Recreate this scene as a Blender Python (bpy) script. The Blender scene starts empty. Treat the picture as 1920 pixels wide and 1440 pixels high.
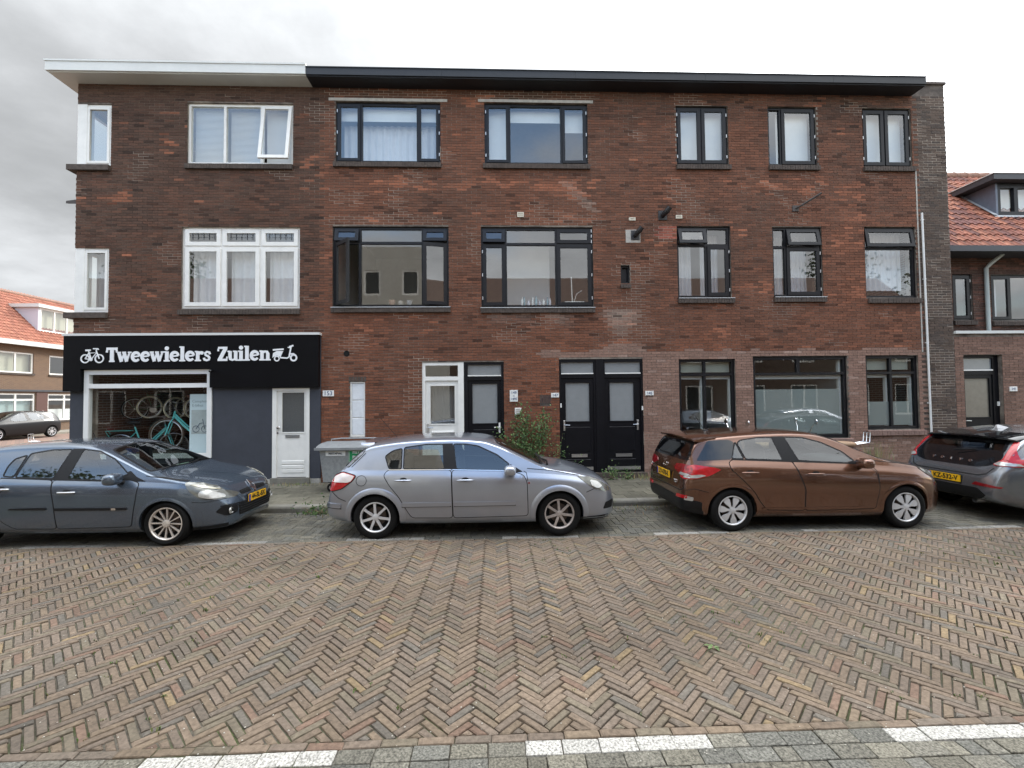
import bpy, bmesh, math, random
import numpy as np
from mathutils import Vector, Matrix
from mathutils.bvhtree import BVHTree
from mathutils.geometry import delaunay_2d_cdt

RNG = random.Random(7)
S = bpy.context.scene
COL = S.collection
PI = math.pi
rad = math.radians

# ------------------------------------------------------------------ camera
YAW, PITCH, ROLL = 0.0366, 0.0307, 0.0102
CAMPOS = Vector((0.0, -10.18, 1.925))
_f = Vector((math.sin(YAW) * math.cos(PITCH), math.cos(YAW) * math.cos(PITCH), math.sin(PITCH)))
_r = Vector((math.cos(YAW), -math.sin(YAW), 0))
_d = _f.cross(_r)
_right = _r * math.cos(ROLL) + _d * math.sin(ROLL)
_down = -_r * math.sin(ROLL) + _d * math.cos(ROLL)
cam_data = bpy.data.cameras.new('camera')
cam_data.sensor_fit = 'HORIZONTAL'
cam_data.sensor_width = 36
cam_data.lens = 848.64 / 1920 * 36
cam_data.clip_start = 0.05
cam_data.clip_end = 2000
cam = bpy.data.objects.new('camera', cam_data)
COL.objects.link(cam)
cam.matrix_world = Matrix(((_right.x, -_down.x, -_f.x, CAMPOS.x), (_right.y, -_down.y, -_f.y, CAMPOS.y),
                           (_right.z, -_down.z, -_f.z, CAMPOS.z), (0, 0, 0, 1)))
S.camera = cam

# ------------------------------------------------------------------ world, sun, exposure
SUN_EL, SUN_AZ = rad(31), rad(38)          # azimuth measured from +y towards +x
SUND = Vector((math.sin(SUN_AZ) * math.cos(SUN_EL), math.cos(SUN_AZ) * math.cos(SUN_EL), math.sin(SUN_EL)))
world = bpy.data.worlds.new('World')
S.world = world
world.use_nodes = True
wn = world.node_tree
wn.nodes.clear()


def wnode(t, **kw):
    n = wn.nodes.new(t)
    for k, v in kw.items():
        setattr(n, k, v)
    return n


def wmath(op, a, b=None, clamp=False):
    n = wnode('ShaderNodeMath', operation=op, use_clamp=clamp)
    for i, v in enumerate((a, b)):
        if v is None:
            continue
        if isinstance(v, (int, float)):
            n.inputs[i].default_value = v
        else:
            wn.links.new(v, n.inputs[i])
    return n.outputs[0]


COV = (7.7, 3.1, 0.0)
_out = wnode('ShaderNodeOutputWorld')
_sky = wnode('ShaderNodeTexSky', sky_type='NISHITA', sun_disc=False)
_sky.sun_elevation = SUN_EL
_sky.sun_rotation = SUN_AZ
_sky.air_density = 1.2
_sky.dust_density = 1.5
_bgs = wnode('ShaderNodeBackground')
_bgs.inputs['Strength'].default_value = 0.15
wn.links.new(_sky.outputs[0], _bgs.inputs['Color'])
_tc = wnode('ShaderNodeTexCoord')
_sep = wnode('ShaderNodeSeparateXYZ')
wn.links.new(_tc.outputs['Generated'], _sep.inputs[0])
_zc = wmath('MAXIMUM', _sep.outputs[2], 0.0)
_den = wmath('ADD', _zc, 0.22)
_cmb = wnode('ShaderNodeCombineXYZ')
wn.links.new(wmath('DIVIDE', _sep.outputs[0], _den), _cmb.inputs[0])
wn.links.new(wmath('DIVIDE', _sep.outputs[1], _den), _cmb.inputs[1])


def wnoise(scale, detail, rough, off):
    mp = wnode('ShaderNodeMapping')
    mp.inputs['Location'].default_value = off
    wn.links.new(_cmb.outputs[0], mp.inputs[0])
    n = wnode('ShaderNodeTexNoise')
    n.inputs['Scale'].default_value = scale
    n.inputs['Detail'].default_value = detail
    n.inputs['Roughness'].default_value = rough
    wn.links.new(mp.outputs[0], n.inputs['Vector'])
    return n.outputs['Fac']


def wramp(fac, lo, hi):
    n = wnode('ShaderNodeMapRange', interpolation_type='SMOOTHSTEP')
    n.inputs['From Min'].default_value = lo
    n.inputs['From Max'].default_value = hi
    wn.links.new(fac, n.inputs['Value'])
    return n.outputs[0]


_dot = wnode('ShaderNodeVectorMath', operation='DOT_PRODUCT')
_dot.inputs[1].default_value = SUND
wn.links.new(_tc.outputs['Generated'], _dot.inputs[0])
_cos = wmath('MAXIMUM', _dot.outputs['Value'], 0.0)
_glow = wmath('POWER', _cos, 16.0)           # forward scattering through cloud round the hidden sun
_glow2 = wmath('POWER', _cos, 40.0)
_shape = wnoise(1.15, 9, 0.58, (3.1, 1.7, 0.0))
_cover = wramp(wnoise(0.62, 7, 0.55, COV), 0.40, 0.54)   # broken cloud cover
_shade = wramp(_shape, 0.30, 0.72)
# overcast sky: zenith brighter than horizon
_zen = wmath('ADD', wmath('MULTIPLY', wmath('POWER', _zc, 5.0), 2.4), 0.50)
_lum = wmath('MULTIPLY', _zen, wmath('ADD', wmath('MULTIPLY', _shade, 0.62), 0.66))
# backlit clouds ahead dimmed, sky behind the camera kept brighter to light the facade
_view_dim = wnode('ShaderNodeMapRange', interpolation_type='SMOOTHSTEP')
_view_dim.inputs['From Min'].default_value = -0.45
_view_dim.inputs['From Max'].default_value = 0.75
_view_dim.inputs['To Min'].default_value = 1.0
_view_dim.inputs['To Max'].default_value = 0.39
wn.links.new(_sep.outputs[1], _view_dim.inputs['Value'])
_lum = wmath('MULTIPLY', _lum, _view_dim.outputs[0])
_lum = wmath('ADD', _lum, wmath('MULTIPLY', _glow, 1.2))
_lum = wmath('ADD', _lum, wmath('MULTIPLY', _glow2, 0.7))
_bgc = wnode('ShaderNodeBackground')
_bgc.inputs['Color'].default_value = (0.94, 0.97, 1.0, 1)
wn.links.new(_lum, _bgc.inputs['Strength'])
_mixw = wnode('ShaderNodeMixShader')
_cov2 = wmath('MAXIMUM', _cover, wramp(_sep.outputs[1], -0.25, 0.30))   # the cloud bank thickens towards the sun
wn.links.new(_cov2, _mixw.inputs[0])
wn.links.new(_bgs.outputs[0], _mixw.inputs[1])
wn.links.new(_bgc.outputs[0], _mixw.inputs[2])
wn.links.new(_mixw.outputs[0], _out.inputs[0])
world.cycles.sampling_method = 'MANUAL'
world.cycles.sample_map_resolution = 512

sun_l = bpy.data.lights.new('sun', 'SUN')
sun_l.energy = 0.8
sun_l.angle = rad(12)
sun_l.color = (1.0, 0.95, 0.88)
sun = bpy.data.objects.new('sun', sun_l)
COL.objects.link(sun)
sun.location = SUND * 60
sun.rotation_euler = SUND.to_track_quat('Z', 'Y').to_euler()

S.view_settings.view_transform = 'Standard'
S.view_settings.look = 'None'
S.view_settings.gamma = 1
S.view_settings.use_curve_mapping = False
S.view_settings.exposure = 1.95
S.render.engine = 'CYCLES'
S.cycles.use_denoising = True
S.cycles.max_bounces = 8
S.cycles.diffuse_bounces = 3
S.cycles.glossy_bounces = 4
S.cycles.transparent_max_bounces = 16
S.cycles.transmission_bounces = 4
S.cycles.caustics_reflective = False
S.cycles.caustics_refractive = False
S.cycles.sample_clamp_indirect = 6

# ------------------------------------------------------------------ materials
MATS = {}


def lin(r, g, b):
    return tuple(((c / 255) / 12.92 if c / 255 <= 0.04045 else ((c / 255 + 0.055) / 1.055) ** 2.4) for c in (r, g, b))


def mat(name, col=(0.5, 0.5, 0.5), rough=0.6, metal=0.0, src=None, amt=0.0, scale=8.0, detail=6, bump=0.0, bscale=40.0,
        coat=0.0, spec=0.5, col2=None, c2scale=2.0, c2lo=0.45, c2hi=0.65, stretch=None, alpha_tr=None, sub=0.0):
    """procedural principled material. src: None, 'attr' (bc attribute) or 'obj' (object colour)"""
    if name in MATS:
        return MATS[name]
    m = bpy.data.materials.new(name)
    m.use_nodes = True
    nt = m.node_tree
    N, L = nt.nodes, nt.links
    b = N['Principled BSDF']
    b.inputs['Roughness'].default_value = rough
    b.inputs['Metallic'].default_value = metal
    b.inputs['Specular IOR Level'].default_value = spec
    b.inputs['Coat Weight'].default_value = coat
    b.inputs['Coat Roughness'].default_value = 0.04
    tc = N.new('ShaderNodeTexCoord')
    vec = tc.outputs['Object']
    if src == 'obj':
        geo = N.new('ShaderNodeNewGeometry')
        vec = geo.outputs['Position']
    if stretch:
        mp = N.new('ShaderNodeMapping')
        mp.inputs['Scale'].default_value = stretch
        L.new(vec, mp.inputs[0])
        vec = mp.outputs[0]
    if src == 'attr':
        a = N.new('ShaderNodeAttribute')
        a.attribute_name = 'bc'
        c = a.outputs['Color']
    elif src == 'obj':
        a = N.new('ShaderNodeObjectInfo')
        c = a.outputs['Color']
    else:
        rgb = N.new('ShaderNodeRGB')
        rgb.outputs[0].default_value = (*col, 1)
        c = rgb.outputs[0]
    if col2:
        n2 = N.new('ShaderNodeTexNoise')
        n2.inputs['Scale'].default_value = c2scale
        n2.inputs['Detail'].default_value = 8
        n2.inputs['Roughness'].default_value = 0.65
        L.new(vec, n2.inputs['Vector'])
        mr = N.new('ShaderNodeMapRange')
        mr.inputs['From Min'].default_value = c2lo
        mr.inputs['From Max'].default_value = c2hi
        L.new(n2.outputs['Fac'], mr.inputs['Value'])
        mx = N.new('ShaderNodeMix')
        mx.data_type = 'RGBA'
        L.new(mr.outputs[0], mx.inputs['Factor'])
        L.new(c, mx.inputs['A'])
        mx.inputs['B'].default_value = (*col2, 1)
        c = mx.outputs['Result']
    if amt:
        n = N.new('ShaderNodeTexNoise')
        n.inputs['Scale'].default_value = scale
        n.inputs['Detail'].default_value = detail
        n.inputs['Roughness'].default_value = 0.65
        L.new(vec, n.inputs['Vector'])
        mr = N.new('ShaderNodeMapRange')
        mr.inputs['From Min'].default_value = 0.3
        mr.inputs['From Max'].default_value = 0.7
        mr.inputs['To Min'].default_value = 1 - amt
        mr.inputs['To Max'].default_value = 1 + amt
        L.new(n.outputs['Fac'], mr.inputs['Value'])
        mx = N.new('ShaderNodeVectorMath')
        mx.operation = 'SCALE'
        L.new(c, mx.inputs[0])
        L.new(mr.outputs[0], mx.inputs['Scale'])
        c = mx.outputs[0]
    L.new(c, b.inputs['Base Color'])
    if bump:
        n = N.new('ShaderNodeTexNoise')
        n.inputs['Scale'].default_value = bscale
        n.inputs['Detail'].default_value = 5
        L.new(vec, n.inputs['Vector'])
        bp = N.new('ShaderNodeBump')
        bp.inputs['Strength'].default_value = bump
        bp.inputs['Distance'].default_value = 0.01
        L.new(n.outputs['Fac'], bp.inputs['Height'])
        L.new(bp.outputs[0], b.inputs['Normal'])
    MATS[name] = m
    return m


def glass(name, tint=(0.8, 0.85, 0.83), base=0.10, ior=1.5, rough=0.0):
    """a thin pane: transparent with a fresnel reflection"""
    if name in MATS:
        return MATS[name]
    m = bpy.data.materials.new(name)
    m.use_nodes = True
    nt = m.node_tree
    N, L = nt.nodes, nt.links
    N.clear()
    o = N.new('ShaderNodeOutputMaterial')
    t = N.new('ShaderNodeBsdfTransparent')
    t.inputs[0].default_value = (*tint, 1)
    g = N.new('ShaderNodeBsdfGlossy')
    g.inputs['Roughness'].default_value = rough
    # slight waviness of real panes
    tc = N.new('ShaderNodeTexCoord')
    nz = N.new('ShaderNodeTexNoise')
    nz.inputs['Scale'].default_value = 1.6
    L.new(tc.outputs['Object'], nz.inputs['Vector'])
    bp = N.new('ShaderNodeBump')
    bp.inputs['Strength'].default_value = 0.02
    bp.inputs['Distance'].default_value = 0.02
    L.new(nz.outputs['Fac'], bp.inputs['Height'])
    L.new(bp.outputs[0], g.inputs['Normal'])
    # Schlick reflectance, the same from either side of the thin pane
    ge = N.new('ShaderNodeNewGeometry')
    dt = N.new('ShaderNodeVectorMath')
    dt.operation = 'DOT_PRODUCT'
    L.new(ge.outputs['Normal'], dt.inputs[0])
    L.new(ge.outputs['Incoming'], dt.inputs[1])
    ab = N.new('ShaderNodeMath')
    ab.operation = 'ABSOLUTE'
    L.new(dt.outputs['Value'], ab.inputs[0])
    om = N.new('ShaderNodeMath')
    om.operation = 'SUBTRACT'
    om.inputs[0].default_value = 1.0
    L.new(ab.outputs[0], om.inputs[1])
    pw = N.new('ShaderNodeMath')
    pw.operation = 'POWER'
    pw.inputs[1].default_value = 5.0
    L.new(om.outputs[0], pw.inputs[0])
    mr = N.new('ShaderNodeMapRange')
    mr.inputs['To Min'].default_value = base
    mr.inputs['To Max'].default_value = 1.0
    L.new(pw.outputs[0], mr.inputs['Value'])
    mx = N.new('ShaderNodeMixShader')
    L.new(mr.outputs[0], mx.inputs[0])
    L.new(t.outputs[0], mx.inputs[1])
    L.new(g.outputs[0], mx.inputs[2])
    L.new(mx.outputs[0], o.inputs[0])
    MATS[name] = m
    return m


def brickmat(name, c1, c2, mortar, bw=0.22, rh=0.06, ms=0.008):
    """flat procedural brickwork for walls too far away to tell bricks apart"""
    m = bpy.data.materials.new(name)
    m.use_nodes = True
    nt = m.node_tree
    N, L = nt.nodes, nt.links
    b = N['Principled BSDF']
    b.inputs['Roughness'].default_value = 0.9
    tc = N.new('ShaderNodeTexCoord')
    sp = N.new('ShaderNodeSeparateXYZ')
    L.new(tc.outputs['Object'], sp.inputs[0])
    ad = N.new('ShaderNodeMath')
    L.new(sp.outputs[0], ad.inputs[0])
    L.new(sp.outputs[1], ad.inputs[1])
    cb = N.new('ShaderNodeCombineXYZ')
    L.new(ad.outputs[0], cb.inputs[0])
    L.new(sp.outputs[2], cb.inputs[1])
    br = N.new('ShaderNodeTexBrick')
    br.inputs['Color1'].default_value = (*c1, 1)
    br.inputs['Color2'].default_value = (*c2, 1)
    br.inputs['Mortar'].default_value = (*mortar, 1)
    br.inputs['Scale'].default_value = 1
    br.inputs['Mortar Size'].default_value = ms
    br.inputs['Brick Width'].default_value = bw
    br.inputs['Row Height'].default_value = rh
    L.new(cb.outputs[0], br.inputs['Vector'])
    L.new(br.outputs[0], b.inputs['Base Color'])
    MATS[name] = m
    return m


# ------------------------------------------------------------------ mesh helpers
class MB:
    def __init__(self):
        self.v, self.f, self.mi, self.c = [], [], [], []

    def add(self, vs, fs, mi=0, c=None):
        o = len(self.v)
        self.v.extend(vs)
        for f in fs:
            self.f.append(tuple(i + o for i in f))
            self.mi.append(mi)
            self.c.append(c)
        return self

    def box(self, x0, x1, y0, y1, z0, z1, mi=0, c=None):
        vs = [(x0, y0, z0), (x1, y0, z0), (x1, y1, z0), (x0, y1, z0), (x0, y0, z1), (x1, y0, z1), (x1, y1, z1), (x0, y1, z1)]
        fs = [(0, 3, 2, 1), (4, 5, 6, 7), (0, 1, 5, 4), (1, 2, 6, 5), (2, 3, 7, 6), (3, 0, 4, 7)]
        return self.add(vs, fs, mi, c)

    def rbox(self, x0, x1, y0, y1, z0, z1, r=0.004, mi=0, c=None):
        """box with a chamfer on the front (-y) face"""
        vs = [(x0, y1, z0), (x1, y1, z0), (x1, y1, z1), (x0, y1, z1), (x0, y0 + r, z0), (x1, y0 + r, z0), (x1, y0 + r, z1), (x0, y0 + r, z1),
              (x0 + r, y0, z0 + r), (x1 - r, y0, z0 + r), (x1 - r, y0, z1 - r), (x0 + r, y0, z1 - r)]
        fs = [(8, 9, 10, 11), (4, 5, 9, 8), (5, 6, 10, 9), (6, 7, 11, 10), (7, 4, 8, 11), (0, 1, 5, 4), (1, 2, 6, 5), (2, 3, 7, 6), (3, 0, 4, 7), (3, 2, 1, 0)]
        return self.add(vs, fs, mi, c)

    def prism(self, poly, axis='y', a=0.0, b=0.1, mi=0, c=None):
        """extrude a 2d polygon. axis y: poly=(x,z); z: poly=(x,y); x: poly=(y,z)"""
        n = len(poly)

        def P(p, t):
            return (p[0], t, p[1]) if axis == 'y' else ((p[0], p[1], t) if axis == 'z' else (t, p[0], p[1]))
        vs = [P(p, a) for p in poly] + [P(p, b) for p in poly]
        fs = [tuple(range(n)), tuple(range(2 * n - 1, n - 1, -1))]
        for i in range(n):
            j = (i + 1) % n
            fs.append((i, i + n, j + n, j))
        return self.add(vs, fs, mi, c)

    def tube(self, pts, r, seg=8, mi=0, c=None, closed=False, caps=True):
        pts = [Vector(p) for p in pts]
        n = len(pts)
        rs = r if isinstance(r, (list, tuple)) else [r] * n
        rings = []
        up = None
        for i, p in enumerate(pts):
            if closed:
                d = pts[(i + 1) % n] - pts[i - 1]
            else:
                d = pts[min(i + 1, n - 1)] - pts[max(i - 1, 0)]
            if d.length < 1e-9:
                d = Vector((0, 0, 1))
            d.normalize()
            if up is None:
                up = Vector((0, 0, 1)) if abs(d.z) < 0.9 else Vector((1, 0, 0))
            a = d.cross(up)
            if a.length < 1e-6:
                a = d.orthogonal()
            a.normalize()
            bb = d.cross(a).normalized()
            up = a.cross(d).normalized()
            rings.append([tuple(p + (a * math.cos(t) + bb * math.sin(t)) * rs[i]) for t in [2 * PI * k / seg for k in range(seg)]])
        vs = [q for ring in rings for q in ring]
        fs = []
        for i in range(n if closed else n - 1):
            j = (i + 1) % n
            for k in range(seg):
                l = (k + 1) % seg
                fs.append((i * seg + k, i * seg + l, j * seg + l, j * seg + k))
        if caps and not closed:
            fs.append(tuple(range(seg - 1, -1, -1)))
            fs.append(tuple(range((n - 1) * seg, n * seg)))
        return self.add(vs, fs, mi, c)

    def lathe(self, prof, center, axis='y', seg=32, mi=0, c=None, sx=1.0):
        """prof: (radius, offset along axis)"""
        vs, fs = [], []
        n = len(prof)
        for k in range(seg):
            t = 2 * PI * k / seg
            for r, h in prof:
                ca, sa = r * math.cos(t), r * math.sin(t)
                q = (ca * sx, h, sa) if axis == 'y' else ((ca, sa * sx, h) if axis == 'z' else (h, ca, sa))
                vs.append((center[0] + q[0], center[1] + q[1], center[2] + q[2]))
        for k in range(seg):
            l = (k + 1) % seg
            for i in range(n - 1):
                fs.append((k * n + i, k * n + i + 1, l * n + i + 1, l * n + i))
        return self.add(vs, fs, mi, c)

    def ball(self, c0, rx, ry, rz, nu=16, nv=10, mi=0, c=None, e=1.0):
        vs, fs = [], []

        def sp(v):
            return math.copysign(abs(v) ** e, v)
        for i in range(nv + 1):
            a = -PI / 2 + PI * i / nv
            for k in range(nu):
                t = 2 * PI * k / nu
                vs.append((c0[0] + rx * sp(math.cos(a)) * sp(math.cos(t)), c0[1] + ry * sp(math.cos(a)) * sp(math.sin(t)), c0[2] + rz * sp(math.sin(a))))
        for i in range(nv):
            for k in range(nu):
                l = (k + 1) % nu
                fs.append((i * nu + k, i * nu + l, (i + 1) * nu + l, (i + 1) * nu + k))
        return self.add(vs, fs, mi, c)

    def mesh(self, name, mats, smooth=None):
        me = bpy.data.meshes.new(name)
        me.from_pydata(self.v, [], self.f)
        if not isinstance(mats, (list, tuple)):
            mats = [mats]
        for m in mats:
            me.materials.append(m)
        if any(self.mi):
            me.polygons.foreach_set('material_index', self.mi)
        if any(c is not None for c in self.c):
            at = me.color_attributes.new('bc', 'FLOAT_COLOR', 'CORNER')
            arr = np.ones((len(me.loops), 4), dtype=np.float32)
            lt = np.array([len(f) for f in self.f])
            cc = np.array([c if c is not None else (0.5, 0.5, 0.5) for c in self.c], dtype=np.float32)
            arr[:, :3] = np.repeat(cc, lt, axis=0)
            at.data.foreach_set('color', arr.ravel())
        if smooth is not None:
            me.polygons.foreach_set('use_smooth', [True] * len(me.polygons))
            if smooth < 180:
                me.set_sharp_from_angle(angle=rad(smooth))
        me.update()
        return me

    def build(self, name, mats, parent=None, smooth=None, loc=None, rot=None):
        me = self.mesh(name, mats, smooth)
        return link(name, me, parent, loc, rot)


def link(name, me, parent=None, loc=None, rot=None):
    o = bpy.data.objects.new(name, me)
    COL.objects.link(o)
    if parent is not None:
        o.parent = parent
    if loc is not None:
        o.location = loc
    if rot is not None:
        o.rotation_euler = rot
    return o


def tag(o, label=None, cat=None, group=None, kind=None):
    if label:
        o['label'] = label
    if cat:
        o['category'] = cat
    if group:
        o['group'] = group
    if kind:
        o['kind'] = kind
    return o


def thing(name, label, cat, loc=(0, 0, 0), group=None, rot=None):
    o = bpy.data.objects.new(name, None)
    o.empty_display_size = 0.1
    COL.objects.link(o)
    o.location = loc
    if rot is not None:
        o.rotation_euler = rot
    return tag(o, label, cat, group)


def empty(name, parent, loc=(0, 0, 0), rot=None):
    o = bpy.data.objects.new(name, None)
    o.empty_display_size = 0.1
    COL.objects.link(o)
    o.parent = parent
    o.location = loc
    if rot is not None:
        o.rotation_euler = rot
    return o


def copy_tree(o, parent=None):
    c = o.copy()
    COL.objects.link(c)
    c.parent = parent
    for ch in list(o.children):
        copy_tree(ch, c)
    return c


def text_obj(s, size, parent, loc, m, rot=(PI / 2, 0, 0), ext=0.002, off=0.0, name='lettering', align='CENTER', sx=1.0):
    cu = bpy.data.curves.new('t', 'FONT')
    cu.body = s
    cu.size = size
    cu.extrude = ext
    cu.offset = off
    cu.align_x = align
    cu.align_y = 'CENTER'
    cu.resolution_u = 3
    t = bpy.data.objects.new('t', cu)
    COL.objects.link(t)
    bpy.context.view_layer.update()
    me = bpy.data.meshes.new_from_object(t.evaluated_get(bpy.context.evaluated_depsgraph_get()))
    bpy.data.objects.remove(t)
    bpy.data.curves.remove(cu)
    me.materials.clear()
    me.materials.append(m)
    o = link(name, me, parent, loc, rot)
    o.scale = (sx, 1, 1)
    return o


def clip_poly(poly, axis, val, keep_less):
    out = []
    n = len(poly)
    for i in range(n):
        a, b = poly[i], poly[(i + 1) % n]
        ia = (a[axis] <= val) == keep_less or a[axis] == val
        ib = (b[axis] <= val) == keep_less or b[axis] == val
        if ia:
            out.append(a)
        if ia != ib:
            t = (val - a[axis]) / (b[axis] - a[axis])
            out.append((a[0] + (b[0] - a[0]) * t, a[1] + (b[1] - a[1]) * t))
    return out


def area(poly):
    return 0.5 * sum(poly[i][0] * poly[(i + 1) % len(poly)][1] - poly[(i + 1) % len(poly)][0] * poly[i][1] for i in range(len(poly)))


def in_view(x, y, z=0, m=0.0):
    q = Vector((x, y, z)) - CAMPOS
    w = q.dot(_f)
    if w < 0.2:
        return False
    u, v = q.dot(_right) / w * 848.64, q.dot(_down) / w * 848.64
    return abs(u) < 960 + m and abs(v) < 720 + m


def dist(x, y, z=0):
    return (Vector((x, y, z)) - CAMPOS).length
# ================================================================== ground, road, parking bay, pavement
from mathutils import noise as mnoise
CURB_Y = -2.22           # face of the kerb towards the road
BAY_Y = -3.90            # border between parking bay and carriageway
EDGE_Y = -7.52           # near edge of the carriageway
PAV_Z = 0.10

m_ground = mat('ground_earth', lin(120, 104, 90), 0.95, amt=0.3, scale=3, bump=0.3)
m_bed = mat('joint_sand', (0.090, 0.077, 0.058), 0.95, amt=0.5, scale=30, bump=0.5, bscale=120,
            col2=(0.050, 0.062, 0.018), c2scale=2.2, c2lo=0.50, c2hi=0.64)
m_pav_s = mat('paving_brick_mass', rough=0.8, src='attr', amt=0.34, scale=34, bump=0.5, bscale=90, spec=0.3)
m_pav_o = mat('paving_brick', rough=0.8, src='obj', amt=0.34, scale=34, bump=0.5, bscale=90, spec=0.3)
m_con_s = mat('concrete_paver_mass', rough=0.85, src='attr', amt=0.7, scale=75, detail=3, bump=0.5, bscale=160, spec=0.3)
m_con_o = mat('concrete_paver', rough=0.85, src='obj', amt=0.7, scale=75, detail=3, bump=0.5, bscale=160, spec=0.3)
m_tile_s = mat('pavement_tile_mass', rough=0.9, src='attr', amt=0.2, scale=14, bump=0.25, bscale=90, spec=0.25)
m_tile_o = mat('pavement_tile', rough=0.9, src='obj', amt=0.2, scale=14, bump=0.25, bscale=90, spec=0.25)
m_kerb = mat('kerb_concrete', (0.20, 0.188, 0.16), 0.9, amt=0.3, scale=6, bump=0.3, col2=(0.10, 0.10, 0.06), c2scale=3, c2lo=0.5, c2hi=0.75)
m_moss = mat('moss', (0.05, 0.075, 0.02), 0.95, amt=0.4, scale=60)

g = MB()
g.add([(-400, -400, -0.06), (400, -400, -0.06), (400, 400, -0.06), (-400, 400, -0.06)], [(0, 1, 2, 3)])
tag(g.build('ground', m_ground), kind='structure')


def lift(p):
    # the old street is not flat: gentle settlement of the surface
    return 0.006 * math.sin(p[0] * 1.3 + 0.7 * p[1]) + 0.005 * math.sin(p[1] * 2.1 - 0.9 * p[0] + 1.0)


def piece(mb, poly, top, base, ch, col, jitter=0.002, rough_edge=0.0026):
    """a paver: polygon with chamfered, slightly uneven rim"""
    if area(poly) < 0:
        poly = poly[::-1]
    cx = sum(p[0] for p in poly) / len(poly)
    cy = sum(p[1] for p in poly) / len(poly)
    dz = RNG.uniform(-jitter, jitter) + top
    tx, ty = RNG.uniform(-0.012, 0.012), RNG.uniform(-0.012, 0.012)
    rim, tp = [], []
    for x, y in poly:
        x += RNG.uniform(-rough_edge, rough_edge)
        y += RNG.uniform(-rough_edge, rough_edge)
        d = math.hypot(cx - x, cy - y) + 1e-6
        k = min(0.45, ch * 1.35 / d)
        z = dz + (x - cx) * tx + (y - cy) * ty
        rim.append((x, y, z - ch * 0.7))
        tp.append((x + (cx - x) * k, y + (cy - y) * k, z))
    n = len(poly)
    bs = [(p[0], p[1], base) for p in rim]
    vs = tp + rim + bs
    fs = [tuple(range(n))]
    for i in range(n):
        j = (i + 1) % n
        fs.append((i + n, j + n, j, i))
        fs.append((i + 2 * n, j + 2 * n, j + n, i + n))
    mb.add(vs, fs, 0, col)
    return (cx, cy)


def herring(n, p, gap, theta, x0, x1, y0, y1):
    """herringbone bricks n:1 laid in pitch p, turned by theta, clipped to a band"""
    ct, st = math.cos(theta), math.sin(theta)
    cx, cy = (x0 + x1) / 2, (y0 + y1) / 2
    R_ = math.hypot(x1 - x0, y1 - y0) / 2 + n * p
    K = int(R_ / p) + 2
    out = []
    for j in range(-K, K):
        for i in range(-K, K):
            k = (i - j) % (2 * n)
            if k == 0:
                r = (i * p, j * p, (i + n) * p, (j + 1) * p)
            elif k == 2 * n - 1:
                r = (i * p, j * p, (i + 1) * p, (j + n) * p)
            else:
                continue
            mx, my = (r[0] + r[2]) / 2, (r[1] + r[3]) / 2
            X, Y = cx + mx * ct - my * st, cy + mx * st + my * ct
            if X < x0 - 0.2 or X > x1 + 0.2 or Y < y0 - 0.2 or Y > y1 + 0.2:
                continue
            h = gap / 2
            q = [(r[0] + h, r[1] + h), (r[2] - h, r[1] + h), (r[2] - h, r[3] - h), (r[0] + h, r[3] - h)]
            poly = [(cx + a * ct - b * st, cy + a * st + b * ct) for a, b in q]
            out.append((X, Y, poly))
    return out


PAL = [((0.167, 0.122, 0.086), 34), ((0.147, 0.113, 0.088), 28), ((0.172, 0.126, 0.083), 16), ((0.123, 0.102, 0.082), 14), ((0.095, 0.094, 0.085), 8),
       ((0.167, 0.096, 0.067), 5), ((0.242, 0.171, 0.085), 2.5), ((0.142, 0.123, 0.086), 10)]
PW = [w for _, w in PAL]


def paver_col():
    c = RNG.choices(PAL, PW)[0][0]
    k = RNG.uniform(0.86, 1.12)
    m_ = (0.158, 0.122, 0.090)
    return tuple(k * (v * 0.56 + m_[i] * 0.44) for i, v in enumerate(c))


def lay(parent_name, items, base, top, ch, colf, m_s, m_o, piece_name, mass_name, parent, jit=0.002, nmax=300):
    """items: (x, y, poly). The nmax that show largest become objects of their own, the rest one mass"""
    vis = [it for it in items if in_view(it[0], it[1], 0, -20) and abs(area(it[2])) > 0.004]
    vis.sort(key=lambda it: dist(it[0], it[1]))
    near = set(id(it) for it in vis[:nmax])
    mass = MB()
    for it in items:
        poly = it[2]
        col = it[3] if len(it) > 3 else colf()
        wear = 1.0 + 0.30 * mnoise.fractal(Vector((it[0] * 0.35, it[1] * 0.9, 2.0)), 1.0, 2.0, 3)
        col = tuple(v * wear for v in col)
        z = top + lift(it) if top < 0.05 else top
        if id(it) in near:
            one = MB()
            lp = [(a - it[0], b - it[1]) for a, b in poly]
            piece(one, lp, 0, base - z, ch, None, jit)
            o = one.build(piece_name, m_o, parent, loc=(it[0], it[1], z))
            o.color = (*col, 1)
        else:
            piece(mass, poly, z, base, ch, col, jit)
    if mass.f:
        tag(mass.build(mass_name, m_s, parent), kind='stuff')


# carriageway ------------------------------------------------------
rb = MB()
rb.box(-40, 40, EDGE_Y - 0.06, BAY_Y, -0.05, -0.016)
road = tag(rb.build('road', m_bed), 'street of brown clinkers laid in herringbone', None, kind='structure')
pitch = 0.0520


def in_trap(x, y, m=1.6):
    dpt = y + 10.18
    return abs(x - 0.037 * dpt) < dpt * 1.131 + m


its = []
for X, Y, poly in herring(4, pitch, 0.0088, rad(45), -9.6, 10.2, EDGE_Y, BAY_Y - 0.07):
    if not in_trap(X, Y):
        continue
    for ax, val, less in ((1, EDGE_Y, False), (1, BAY_Y - 0.06, True)):
        poly = clip_poly(poly, ax, val, less)
        if len(poly) < 3:
            break
    if len(poly) < 3 or abs(area(poly)) < 0.0012:
        continue
    its.append((sum(p[0] for p in poly) / len(poly), sum(p[1] for p in poly) / len(poly), poly))
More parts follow.
